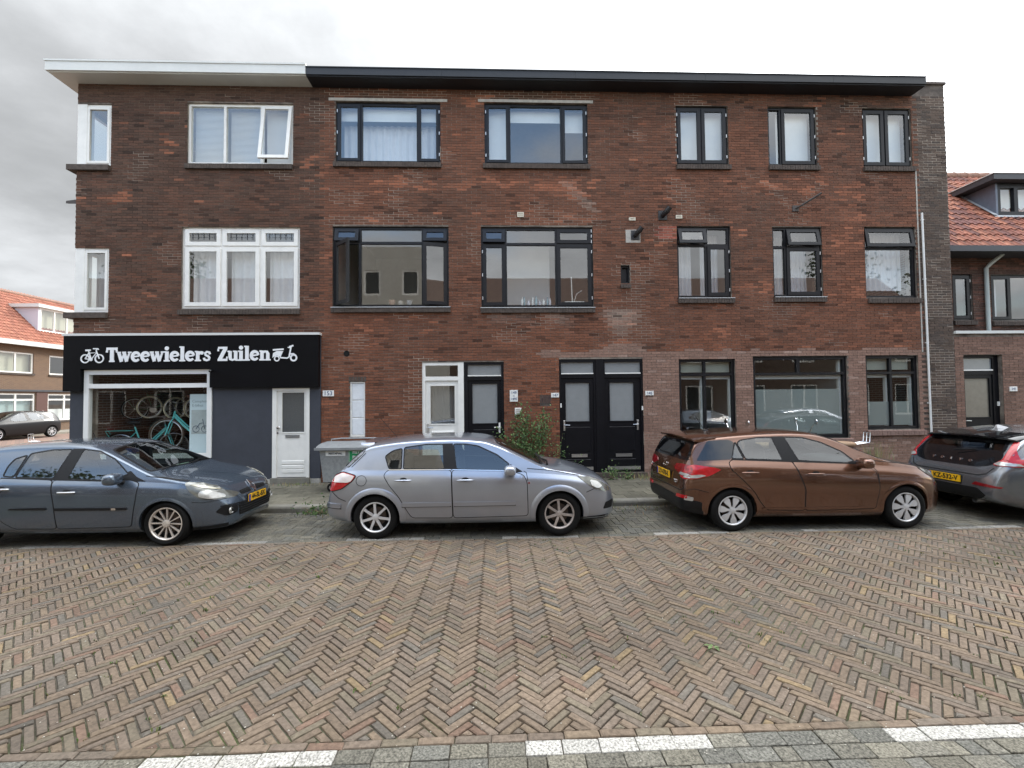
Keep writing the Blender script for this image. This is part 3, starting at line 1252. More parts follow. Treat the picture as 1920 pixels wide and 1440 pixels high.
# first floor
r = O['BM']
wB = window(bld, r, m_white, (-6.07, -5.22), 5.36, {(0, 0): 's', (1, 0): 's', (2, 0): 's', (0, 1): 's', (1, 1): 's', (2, 1): 's'}, fw=0.07, sw=0.075, mw=0.07)
for a, b in ((r[0] + 0.1, -6.12), (-6.0, -5.28), (-5.14, r[1] - 0.1)):
    curtain(wB, a + 0.02, b - 0.02, r[2] + 0.05, 5.36, 0.26, m_curt, 3.5, 0.03)
    # leaded bars in the small top lights
    lb = MB()
    cx = (a + b) / 2
    zz = (5.40 + r[3]) / 2
    for i in range(5):
        lb.box(cx - 0.24 + i * 0.12 - 0.004, cx - 0.24 + i * 0.12 + 0.004, 0.045, 0.053, zz - 0.085, zz + 0.085)
    lb.box(cx - 0.26, cx + 0.26, 0.0535, 0.06, zz + 0.03, zz + 0.038)
    lb.box(cx - 0.26, cx + 0.26, 0.0535, 0.06, zz - 0.038, zz - 0.03)
    lb.build('leaded_bars', mat('lead_came', (0.08, 0.085, 0.09), 0.6, metal=0.4), wB)
roller(wB, r[0], r[1], 5.37, r[3], 0.2, mat('dim_panel', (0.10, 0.105, 0.11), 0.8))
sill(wB, r[0] - 0.04, r[1] + 0.02, r[2] - 0.01, sm, top=None)
r = O['W1M']
w1 = window(bld, r, m_black, (-3.03, -1.62), 5.46, {(0, 0): ('o', 'l', 42), (0, 1): ('t', 14), (2, 0): ('o', 'r', 12), (2, 1): ('t', 14)}, sw=0.065)
sill(w1, r[0] - 0.02, r[1] + 0.04, r[2] - 0.005, sm, top=m_zinc)
r = O['W2M']
w2 = window(bld, r, m_black, (0.26, 1.42), 5.44, {(0, 0): 's', (0, 1): ('t', 12), (2, 0): 's', (2, 1): 's'}, sw=0.065, hinge={0: 'l', 2: 'r'})
roller(w2, 0.27, 1.40, r[2] + 0.3, r[3] - 0.05, 1.2, m_net, 'pale_screen')
sill(w2, r[0] - 0.02, r[1] + 0.02, r[2] - 0.005, sm, top=m_zinc)
for key, xm, tr, kd in (('M3', 4.92, 5.42, {(0, 1): ('t', 14), (1, 0): 's'}), ('M4', 6.80, 5.38, {(1, 0): 's', (1, 1): ('t', 12)})):
    r = O[key]
    ww = window(bld, r, m_black, (xm,), tr, kd, sw=0.065, hinge={1: 'r'})
    curtain(ww, r[0] + 0.06, r[0] + 0.55, r[2], r[3] - 0.05, 0.55, m_curt, 5, 0.03)
    curtain(ww, r[1] - 0.5, r[1] - 0.05, r[2], r[3] - 0.05, 0.5, m_curt, 5, 0.03)
    sill(ww, r[0] - 0.01, r[1] + 0.04, r[2] - 0.005, sm, top=m_zinc)
r = O['M5']
ww = window(bld, r, m_black, (), 5.36, {(0, 1): ('t', 9)}, sw=0.065)
curtain(ww, r[0] + 0.06, r[1] - 0.05, r[2] + 0.25, r[3] - 0.05, 0.4, m_curt, 9, 0.03)
sill(ww, r[0] + 0.03, r[1] + 0.05, r[2] - 0.005, sm)
# corner windows (white, wrapping round the left corner)
for key in ('cornT', 'cornB'):
    r = O[key]
    x0 = XL
    cw = MB()
    cw.box(x0, x0 + 0.2, 0.012, 0.2, r[2], r[3])
    cw.box(x0 + 0.2005, r[1], 0.03, 0.13, r[2], r[2] + 0.07)
    cw.box(x0 + 0.2005, r[1], 0.03, 0.13, r[3] - 0.07, r[3])
    cw.box(r[1] - 0.06, r[1], 0.03, 0.13, r[2] + 0.07, r[3] - 0.07)
    cw.box(x0, x0 + 0.08, 0.2005, 1.2, r[2], r[2] + 0.07)
    cw.box(x0, x0 + 0.08, 0.2005, 1.2, r[3] - 0.07, r[3])
    cw.box(x0, x0 + 0.08, 1.13, 1.2, r[2] + 0.07, r[3] - 0.07)
    c = cw.build('corner_window', m_white, bld)
    sb = MB()
    sash_bars(sb, x0 + 0.2, r[1] - 0.05, r[2] + 0.06, r[3] - 0.06, 0.05, 0.018, 0.06)
    sb.build('sash', m_white, c)
    pane_box(c, x0 + 0.24, r[1] - 0.09, r[2] + 0.1, r[3] - 0.1, 0.045, m_glass)
    p = MB()
    p.add([(x0 + 0.04, 0.2, r[2] + 0.07), (x0 + 0.04, 1.13, r[2] + 0.07), (x0 + 0.04, 1.13, r[3] - 0.07), (x0 + 0.04, 0.2, r[3] - 0.07)], [(0, 1, 2, 3)])
    p.build('pane', m_glass, c)
    if key == 'cornB':
        curtain(c, x0 + 0.22, r[1] - 0.06, r[2] + 0.1, r[3] - 0.08, 0.3, mat('grey_curtain', (0.42, 0.43, 0.45), 0.9), 3, 0.02)
    sl = MB()
    sl.box(x0 - 0.16, r[1] + 0.0, -0.07, 0.05, r[2] - 0.13, r[2] - 0.01)
    sl.box(x0 - 0.16, x0 - 0.0, 0.051, 1.25, r[2] - 0.13, r[2] - 0.01)
    sl.build('sill', m_sillb, c)

# ground floor right: three large windows
m_cass = mat('white_blind_cassette', (0.68, 0.68, 0.67), 0.4)
m_film = mat('frosted_film', (0.52, 0.55, 0.53), 0.5)


def film_mat():
    if 'etched_film' in MATS:
        return MATS['etched_film']
    m = bpy.data.materials.new('etched_film')
    m.use_nodes = True
    N, L = m.node_tree.nodes, m.node_tree.links
    b = N['Principled BSDF']
    b.inputs['Base Color'].default_value = (0.46, 0.50, 0.48, 1)
    b.inputs['Roughness'].default_value = 0.25
    t = N.new('ShaderNodeBsdfTransparent')
    mx = N.new('ShaderNodeMixShader')
    mx.inputs[0].default_value = 0.72
    L.new(t.outputs[0], mx.inputs[1])
    L.new(b.outputs[0], mx.inputs[2])
    L.new(mx.outputs[0], N['Material Output'].inputs[0])
    MATS['etched_film'] = m
    return m


def film(parent, x0, x1, z0, z1, y):
    p = MB()
    p.add([(x0, y, z0), (x1, y, z0), (x1, y, z1), (x0, y, z1)], [(0, 1, 2, 3)])
    return p.build('frosted_film', film_mat(), parent)


r = O['G1']
g1 = window(bld, r, m_black, (4.81,), 2.42, {}, gm=m_glass2, fw=0.07)
roller(g1, r[0] + 0.07, r[1] - 0.07, 2.47, r[3] - 0.07, 0.16, mat('cream_blind', (0.50, 0.50, 0.42), 0.8))
for a, b in ((r[0] + 0.07, 4.78), (4.84, r[1] - 0.07)):
    cb = MB()
    cb.box(a, b, 0.14, 0.2, 2.31, 2.385)
    cb.build('blind_cassette', m_cass, g1)
    jb = MB()
    jb.box(b - 0.035, b, 0.131, 0.2, r[2] + 0.07, 2.309)
    jb.build('inner_jamb', m_white, g1)
sill(g1, r[0] - 0.02, r[1] + 0.05, r[2], mat('pink_sill_brick', (0.22, 0.14, 0.115), 0.9, amt=0.25))
r = O['G2']
g2 = window(bld, r, m_black, (), 2.42, {}, gm=m_glass2, fw=0.075)
mb = MB()
mb.box(6.98, 7.06, 0.057, 0.128, 2.45, r[3] - 0.075)
mb.build('mullion', m_black, g2)
cb = MB()
cb.box(r[0] + 0.08, r[1] - 0.1, 0.14, 0.21, 2.30, 2.385)
cb.build('blind_cassette', m_cass, g2)
jb = MB()
jb.box(r[1] - 0.13, r[1] - 0.08, 0.131, 0.2, r[2] + 0.08, 2.75)
jb.build('inner_jamb', m_white, g2)
film(g2, r[0] + 0.08, r[1] - 0.14, 1.02, 2.06, 0.11)
sill(g2, r[0] - 0.02, r[1] + 0.05, r[2], MATS['pink_sill_brick'])
r = O['G3']
g3 = window(bld, r, m_black, (9.23,), 2.42, {}, gm=m_glass2, fw=0.07)
roller(g3, r[0] + 0.07, r[1] - 0.12, 2.5, r[3] - 0.07, 0.16, MATS['cream_blind'])
for a, b in ((r[0] + 0.07, 9.2), (9.26, r[1] - 0.07)):
    cb = MB()
    cb.box(a, b, 0.14, 0.2, 2.315, 2.385)
    cb.build('blind_cassette', m_cass, g3)
    jb = MB()
    jb.box(b - 0.04, b, 0.131, 0.2, r[2] + 0.07, 2.314)
    jb.build('inner_jamb', m_white, g3)
film(g3, r[0] + 0.07, r[1] - 0.12, 1.2, 1.75, 0.11)
sill(g3, r[0] - 0.02, r[1] + 0.09, r[2] - 0.005, MATS['pink_sill_brick'])

# lintels
for a, b, z in ((-3.71, -1.04, 8.69), (-0.34, 2.31, 8.705)):
    l = MB()
    l.box(a, b, -0.012, 0.06, z, z + 0.065)
    l.build('lintel', m_concrete, bld)

# ------------------------------------------------------------------ shop front
sp = MB()
wall_mesh(sp, XL - 0.01, -3.865, 0.20, 3.36, -0.03, 0.006, [O['shop'], O['sdoor']])
sp.build('painted_shop_front', m_slate, bld)
pl = MB()
pl.box(XL - 0.01, -4.92, -0.045, 0.0, 0.05, 0.199)
pl.box(-4.08, -3.865, -0.045, 0.0, 0.05, 0.199)
pl.build('plinth', m_concrete, bld)
st = MB()
st.box(-4.92, -4.08, -0.10, 0.3, 0.04, 0.225)
st.build('door_step', m_kerb, bld)
r = O['shop']
m_upvc = mat('white_upvc', (0.80, 0.80, 0.78), 0.35, amt=0.03)
sw_ = window(bld, r, m_upvc, (), 2.27, {}, fw=0.10, mw=0.095, y0=-0.06, y1=0.04, name='shop_window', gm=glass('shop_glass', (0.95, 0.97, 0.96), 0.055, 1.48))


def door_leaf(parent, x0, x1, z0, z1, y0, y1, cm, gl, gm, name='door', frame=0.1):
    """leaf with a glazed opening gl=(x0,x1,z0,z1)"""
    d = MB()
    wall_mesh(d, x0, x1, z0, z1, y0, y1, [gl])
    o = d.build(name, cm, parent)
    pane_box(o, gl[0], gl[1], gl[2], gl[3], (y0 + y1) / 2 - 0.005, gm)
    b = MB()
    sash_bars(b, gl[0] - 0.025, gl[1] + 0.025, gl[2] - 0.025, gl[3] + 0.025, 0.022, y0 - 0.010, y0 - 0.0005)
    b.build('glazing_bead', cm, o)
    return o


def lever(parent, x, z, y, dirx, m=None, plate=(0.02, 0.13)):
    m = m or m_steel
    b = MB()
    b.rbox(x - plate[0], x + plate[0], y - 0.014, y, z - plate[1], z + plate[1] * 0.75, 0.004)
    b.tube([(x, y - 0.01, z), (x, y - 0.055, z)], 0.010, 8)
    b.tube([(x, y - 0.05, z), (x + dirx * 0.05, y - 0.055, z), (x + dirx * 0.12, y - 0.05, z - 0.004)], 0.011, 8)
    b.lathe([(0.0, -0.022), (0.011, -0.022), (0.011, -0.014)], (x, y, z - plate[1] * 0.6), 'y', 12)
    return b.build('handle', m, parent, smooth=40)


def mail(parent, x0, x1, z0, z1, y, m):
    b = MB()
    sash_bars(b, x0, x1, z0, z1, 0.012, y - 0.012, y)
    b.box(x0 + 0.012, x1 - 0.012, y - 0.006, y, z0 + 0.012, z1 - 0.012)
    b.box(x0 + 0.04, x1 - 0.04, y - 0.0105, y - 0.0065, (z0 + z1) / 2 - 0.006, (z0 + z1) / 2 + 0.006)
    return b.build('letter_box', m, parent)


# white shop door
r = O['sdoor']
fr = MB()
fr.box(r[0], r[0] + 0.09, -0.05, 0.06, r[2], r[3])
fr.box(r[1] - 0.07, r[1], -0.05, 0.06, r[2], r[3])
fr.box(r[0] + 0.09, r[1] - 0.07, -0.05, 0.06, r[3] - 0.06, r[3])
fo = fr.build('door_frame', m_white, bld)
gl = (-4.70, -4.22, 1.22, 2.09)
d = door_leaf(bld, r[0] + 0.093, r[1] - 0.073, r[2] + 0.01, r[3] - 0.063, -0.02, 0.025, m_white, gl, m_fdark)
b = MB()
for z in (0.33, 0.42, 0.52):
    b.rbox(-4.70, -4.22, -0.03, -0.0205, z, z + 0.075, 0.006)
b.build('panel_board', m_white, d)
mail(d, -4.62, -4.32, 1.10, 1.16, -0.021, m_steel)
kb_ = MB()
kb_.lathe([(0.0, -0.05), (0.026, -0.045), (0.028, -0.03), (0.012, -0.015), (0.026, -0.002), (0.026, 0.0)], (-4.77, -0.021, 1.32), 'y', 16)
kb_.lathe([(0.0, -0.02), (0.022, -0.018), (0.022, 0.0)], (-4.79, -0.021, 1.21), 'y', 16)
kb_.build('door_knob', m_chrome, d, smooth=40)

# blocked narrow window
r = O['blocked']
bk = MB()
bk.box(r[0], r[1], 0.05, 0.1, r[2], r[3])
bo = bk.build('blocked_window', m_white, bld)
q = MB()
n = 3
hh = (r[3] - r[2] - 0.06) / n
for i in range(n):
    q.rbox(r[0] + 0.035, r[1] - 0.03, 0.035, 0.0495, r[2] + 0.035 + i * hh + 0.008, r[2] + 0.03 + (i + 1) * hh - 0.008, 0.006)
q.build('painted_pane', mat('white_painted_glass', (0.72, 0.75, 0.78), 0.35, amt=0.08, scale=9), bo)
sash_b = MB()
sash_bars(sash_b, r[0], r[1], r[2], r[3], 0.03, 0.02, 0.0497)
sash_b.build('frame', m_white, bo)
so = MB()
for i in range(6):
    a = r[0] - 0.03 + i * 0.066
    so.rbox(a, a + 0.058, -0.004, 0.02, r[3] + 0.005, r[3] + 0.115, 0.003)
so.build('soldier_course', m_sillb, bld)

# white and black doors of 149/151
r = O['wdoor']
xm = -0.71
fr = MB()
fr.box(r[0], r[0] + 0.07, 0.02, 0.12, r[2], r[3])
fr.box(xm - 0.13, xm - 0.001, 0.015, 0.12, r[2], r[3])
fr.box(r[0] + 0.07, xm - 0.13, 0.02, 0.12, r[3] - 0.07, r[3])
fr.box(r[0] + 0.07, xm - 0.13, 0.02, 0.12, 2.33, 2.42)
fo = fr.build('door_frame', m_white, bld)
pane_box(fo, r[0] + 0.07, xm - 0.13, 2.42, r[3] - 0.07, 0.06, m_glass)
d = door_leaf(bld, r[0] + 0.073, xm - 0.133, r[2] + 0.02, 2.327, 0.05, 0.10, m_white, (-1.46, -0.92, 1.36, 2.21), m_glass)
b = MB()
b.rbox(-1.44, -0.94, 0.035, 0.0495, 0.55, 1.2, 0.012)
b.build('panel_board', m_white, d)
lever(d, r[0] + 0.125, 1.28, 0.05, 1)
vb = curtain(d, -1.46, -0.92, 1.36, 2.21, 0.18, mat('dark_vertical_blind', (0.16, 0.165, 0.17), 0.8), 9, 0.02, 'vertical_blind')
st_ = MB()
st_.box(-1.32, -0.95, 0.035, 0.0495, 0.62, 1.10)
fr = MB()
fr.box(xm, xm + 0.09, 0.015, 0.12, r[2], r[3])
fr.box(r[1] - 0.06, r[1], 0.02, 0.12, r[2], r[3])
fr.box(xm + 0.09, r[1] - 0.06, 0.02, 0.12, r[3] - 0.06, r[3])
fr.box(xm + 0.09, r[1] - 0.06, 0.02, 0.12, 2.33, 2.42)
fo = fr.build('door_frame', m_blackd, bld)
pane_box(fo, xm + 0.09, r[1] - 0.06, 2.44, r[3] - 0.06, 0.06, m_frost)
t = MB()
t.box(xm + 0.09, r[1] - 0.06, 0.012, 0.0195, 2.42, 2.445)
t.build('white_bead', m_white, fo)
d = door_leaf(bld, xm + 0.093, r[1] - 0.063, r[2] + 0.02, 2.327, 0.05, 0.10, m_blackd, (-0.52, 0.04, 1.36, 2.25), m_frost)
lever(d, 0.085, 1.27, 0.05, -1, m_white)
b = MB()
b.rbox(-0.50, 0.02, 0.04, 0.0495, 0.5, 1.22, 0.008)
b.build('panel_board', m_blackd, d)
st = MB()
st.box(r[0] - 0.05, r[1] + 0.05, -0.03, 0.3, 0.05, 0.215)
st.build('door_step', m_kerb, bld)

# pair of black doors 147/145
r = O['ddoor']
xa, xb = 2.21, 2.51
fr = MB()
fr.box(r[0], r[0] + 0.05, 0.02, 0.12, r[2], r[3])
fr.box(r[1] - 0.05, r[1], 0.02, 0.12, r[2], r[3])
fr.box(xa + 0.02, xb - 0.02, 0.03, 0.12, r[2], r[3])
fr.box(xa + 0.07, xb - 0.06, 0.012, 0.0295, r[2], r[3])
for a, b in ((r[0] + 0.05, xa + 0.02), (xb - 0.02, r[1] - 0.05)):
    fr.box(a, b, 0.02, 0.12, r[3] - 0.07, r[3])
    fr.box(a, b, 0.02, 0.12, 2.36, 2.45)
    fr.box(a, b, 0.02, 0.12, r[2], r[2] + 0.05)
fo = fr.build('door_frame', m_blackd, bld)
for a, b, gx0, gx1, hx, hd in ((r[0] + 0.053, xa + 0.017, 1.59, 2.13, 1.55, 1), (xb - 0.017, r[1] - 0.053, 2.60, 3.15, 3.235, -1)):
    pane_box(fo, a, b, 2.47, r[3] - 0.07, 0.06, m_frost)
    t = MB()
    t.box(a, b, 0.01, 0.0195, 2.45, 2.475)
    t.build('white_bead', m_white, fo)
    d = door_leaf(bld, a, b, r[2] + 0.055, 2.357, 0.05, 0.10, m_blackd, (gx0, gx1, 1.38, 2.25), m_frost)
    lever(d, hx, 1.30, 0.05, hd, m_steel)
    mail(d, gx0 + 0.12, gx1 - 0.06, 0.57, 0.64, 0.05, m_steel)
    pb_ = MB()
    pb_.rbox(gx0 - 0.02, gx1 + 0.02, 0.042, 0.0495, 0.70, 1.25, 0.008)
    pb_.rbox(gx0 - 0.02, gx1 + 0.02, 0.042, 0.0495, 0.33, 0.52, 0.008)
    pb_.build('panel_board', m_blackd, d)
    kp = MB()
    kp.box(a + 0.03, b - 0.03, 0.03, 0.0495, r[2] + 0.06, r[2] + 0.13)
    kp.build('weather_bar', m_steel, d)
st = MB()
st.box(r[0] - 0.05, r[1] + 0.05, -0.04, 0.3, 0.05, 0.215)
st.build('door_step', m_sillb, bld)

# niche, grate, hole
r = O['niche']
nb_ = MB()
nb_.box(r[0], r[1], 0.12, 0.16, r[2], r[3])
no = nb_.build('niche_window', m_black, bld)
sill(no, r[0] - 0.01, r[1] + 0.01, r[2], m_sillb, h=0.11, out=0.03)
t = MB()
sash_bars(t, r[0] + 0.01, r[1] - 0.01, r[2] + 0.01, r[3] - 0.01, 0.03, 0.06, 0.1195)
t.build('frame', m_black, no)
gr = MB()
for i in range(5):
    a = 1.005 + i * 0.048
    gr.box(a + 0.022, a + 0.044, -0.002, 0.03, 1.80, 1.97)
gr.build('air_brick', mat('air_brick_clay', (0.10, 0.055, 0.045), 0.9), bld)
hb = MB()
hb.box(1.0, 1.24, 0.0295, 0.034, 1.8, 1.97)
hb.build('air_gap', mat('dark_void', (0.004, 0.004, 0.004), 1.0), bld)
ho = MB()
ho.lathe([(0.0, -0.002), (0.052, -0.002), (0.058, -0.006), (0.066, 0.0)], (-3.305, -0.003, 2.95), 'y', 20)
ho.build('wall_hole', MATS['dark_void'], bld)
# small pale vents and flue pipes, brackets
for a, b, z0, z1 in ((0.53, 0.68, 6.04, 6.15), (3.10, 3.25, 5.97, 6.04), (4.19, 4.34, 6.02, 6.10)):
    v = MB()
    sash_bars(v, a, b, z0, z1, 0.02, -0.022, 0.0)
    v.box(a + 0.02, b - 0.02, -0.008, 0.0, z0 + 0.02, z1 - 0.02)
    v.box(a + 0.02, b - 0.02, -0.018, -0.0085, (z0 + z1) / 2 - 0.006, (z0 + z1) / 2 + 0.006)
    v.build('wall_vent', mat('cream_vent', (0.62, 0.58, 0.48), 0.6), bld)
for cx, cz in ((3.24, 5.63), (3.885, 6.09)):
    v = MB()
    v.rbox(cx - 0.10, cx + 0.10, -0.02, 0.0, cz - 0.11, cz + 0.11, 0.006)
    v.tube([(cx, 0, cz), (cx + 0.01, -0.12, cz + 0.01), (cx + 0.05, -0.18, cz + 0.05), (cx + 0.09, -0.21, cz + 0.11)], 0.058, 16, caps=False)
    v.tube([(cx + 0.04, -0.17, cz + 0.04), (cx + 0.055, -0.185, cz + 0.06)], 0.066, 16)
    v.build('flue_pipe', mat('black_flue', (0.02, 0.02, 0.022), 0.45), bld, smooth=40)
v = MB()
v.box(3.02, 3.36, -0.003, 0.004, 5.46, 5.76)
v.build('cement_patch', m_concrete, bld)
v = MB()
v.tube([(7.02, 0, 6.27), (7.12, -0.12, 6.31), (7.40, -0.36, 6.48)], 0.025, 8)
v.rbox(6.95, 7.10, -0.02, 0, 6.2, 6.34)
v.build('flag_bracket', mat('rusty_iron', (0.07, 0.06, 0.055), 0.7), bld)
v = MB()
v.box(XL - 0.42, XL + 0.02, 0.25, 0.29, 6.42, 6.46)
v.add([(XL - 0.42, 0.23, 6.40), (XL, 0.23, 6.40), (XL, 0.31, 6.40), (XL - 0.42, 0.31, 6.44), (XL - 0.42, 0.23, 6.46), (XL, 0.23, 6.52), (XL, 0.31, 6.52), (XL - 0.42, 0.31, 6.47)],
      [(0, 1, 5, 4), (1, 2, 6, 5), (2, 3, 7, 6), (3, 0, 4, 7), (4, 5, 6, 7), (3, 2, 1, 0)])
v.build('flag_holder', MATS['rusty_iron'], bld)
v = MB()
v.tube([(10.045, -0.035, 6.17), (10.06, -0.035, 3.6), (10.075, -0.035, 0.12)], 0.022, 10)
for z in (6.0, 4.6, 3.1, 1.7):
    v.box(10.03, 10.10, -0.03, 0.0, z, z + 0.02)
v.build('white_conduit', mat('white_pipe', (0.72, 0.72, 0.70), 0.4), bld, smooth=40)
# ================================================================== cars
def pchip(pts):
    xs = [p[0] for p in pts]
    ys = [p[1] for p in pts]
    n = len(xs)
    h = [xs[i + 1] - xs[i] for i in range(n - 1)]
    dl = [(ys[i + 1] - ys[i]) / h[i] for i in range(n - 1)]
    m = [0.0] * n
    m[0], m[-1] = dl[0], dl[-1]
    for i in range(1, n - 1):
        if dl[i - 1] * dl[i] > 0:
            w1, w2 = 2 * h[i] + h[i - 1], h[i] + 2 * h[i - 1]
            m[i] = (w1 + w2) / (w1 / dl[i - 1] + w2 / dl[i])

    def f(x):
        if x <= xs[0]:
            return ys[0]
        if x >= xs[-1]:
            return ys[-1]
        lo, hi = 0, n - 1
        while hi - lo > 1:
            md = (lo + hi) // 2
            if xs[md] <= x:
                lo = md
            else:
                hi = md
        t = (x - xs[lo]) / h[lo]
        t2, t3 = t * t, t * t * t
        return (2 * t3 - 3 * t2 + 1) * ys[lo] + (t3 - 2 * t2 + t) * h[lo] * m[lo] + (-2 * t3 + 3 * t2) * ys[lo + 1] + (t3 - t2) * h[lo] * m[lo + 1]
    return f


m_tyre = mat('tyre_rubber', (0.006, 0.006, 0.006), 0.75, spec=0.2, amt=0.2, scale=20, bump=0.1, bscale=80)
m_under = mat('car_underside', (0.010, 0.010, 0.010), 0.9)
m_cabin = mat('car_interior', (0.035, 0.035, 0.038), 0.85, amt=0.2, scale=30)
m_seat = mat('seat_fabric', (0.05, 0.05, 0.055), 0.9, amt=0.2, scale=40)
m_trim = mat('black_plastic_trim', (0.010, 0.010, 0.011), 0.45, amt=0.15, scale=30, spec=0.25)
m_gloss = mat('gloss_black', (0.008, 0.008, 0.009), 0.06, spec=0.7)
m_seam = mat('panel_gap', (0.006, 0.006, 0.006), 0.9)
m_alloy = mat('alloy', (0.62, 0.62, 0.63), 0.3, metal=0.35, amt=0.06)
m_alloyb = mat('brake_dust_alloy', (0.40, 0.35, 0.32), 0.4, metal=0.35, amt=0.3, scale=12)
m_hub = mat('silver_hubcap', (0.58, 0.58, 0.58), 0.35, metal=0.3)
m_disc = mat('brake_disc', (0.10, 0.075, 0.06), 0.6, metal=0.5)
m_redl = mat('red_lamp', (0.40, 0.010, 0.014), 0.15, coat=0.5, amt=0.2, scale=18)
m_redd = mat('dark_red_lamp', (0.20, 0.008, 0.012), 0.15, coat=0.5, amt=0.3, scale=18)
m_clear = mat('clear_lamp', (0.46, 0.455, 0.43), 0.14, metal=0.35, coat=1.0, amt=0.3, scale=14)
m_lampd = mat('lamp_housing', (0.13, 0.13, 0.115), 0.2, metal=0.4, coat=0.5, amt=0.35, scale=9)
m_yel = mat('yellow_plate', (0.85, 0.47, 0.012), 0.4)
m_blue = mat('blue_plate_band', (0.02, 0.04, 0.35), 0.4)
m_ink = mat('black_lettering', (0.01, 0.01, 0.01), 0.5)
m_cglass = glass('car_glass', (0.62, 0.68, 0.66), 0.15, 1.52)
m_cglassd = glass('tinted_car_glass', (0.30, 0.33, 0.34), 0.15, 1.52)


def paint(name, col, metal=0.55, rough=0.33):
    return mat(name, col, rough, metal=metal, coat=1.0, amt=0.04, scale=3, spec=0.5)


def rc(poly, r=0.03, n=4):
    """round the corners of a polygon"""
    out = []
    N = len(poly)
    for i in range(N):
        p0, p1, p2 = Vector(poly[i - 1]), Vector(poly[i]), Vector(poly[(i + 1) % N])
        a, b = (p0 - p1), (p2 - p1)
        rr = min(r, a.length * 0.45, b.length * 0.45)
        A, B = p1 + a.normalized() * rr, p1 + b.normalized() * rr
        for k in range(n + 1):
            t = k / n
            q = A * (1 - t) ** 2 + p1 * 2 * t * (1 - t) + B * t * t
            out.append((q.x, q.y))
    return out


def dens(poly, s=0.04, closed=True):
    out = []
    N = len(poly)
    for i in range(N if closed else N - 1):
        a, b = poly[i], poly[(i + 1) % N]
        k = max(1, int(math.hypot(b[0] - a[0], b[1] - a[1]) / s))
        for j in range(k):
            out.append((a[0] + (b[0] - a[0]) * j / k, a[1] + (b[1] - a[1]) * j / k))
    if not closed:
        out.append(poly[-1])
    return out


def inset(poly, d):
    n = len(poly)
    sg = 1 if area(poly) > 0 else -1
    out = []
    for i in range(n):
        a, b, c = Vector(poly[i - 1]), Vector(poly[i]), Vector(poly[(i + 1) % n])
        e1, e2 = (b - a), (c - b)
        if e1.length < 1e-7:
            e1 = e2
        if e2.length < 1e-7:
            e2 = e1
        e1, e2 = e1.normalized(), e2.normalized()
        nrm = Vector((-(e1.y + e2.y), e1.x + e2.x))
        if nrm.length < 1e-6:
            nrm = Vector((-e1.y, e1.x))
        nrm.normalize()
        k = max(0.5, nrm.dot(Vector((-e1.y, e1.x))))
        out.append((b.x + nrm.x * d / k * sg, b.y + nrm.y * d / k * sg))
    return out


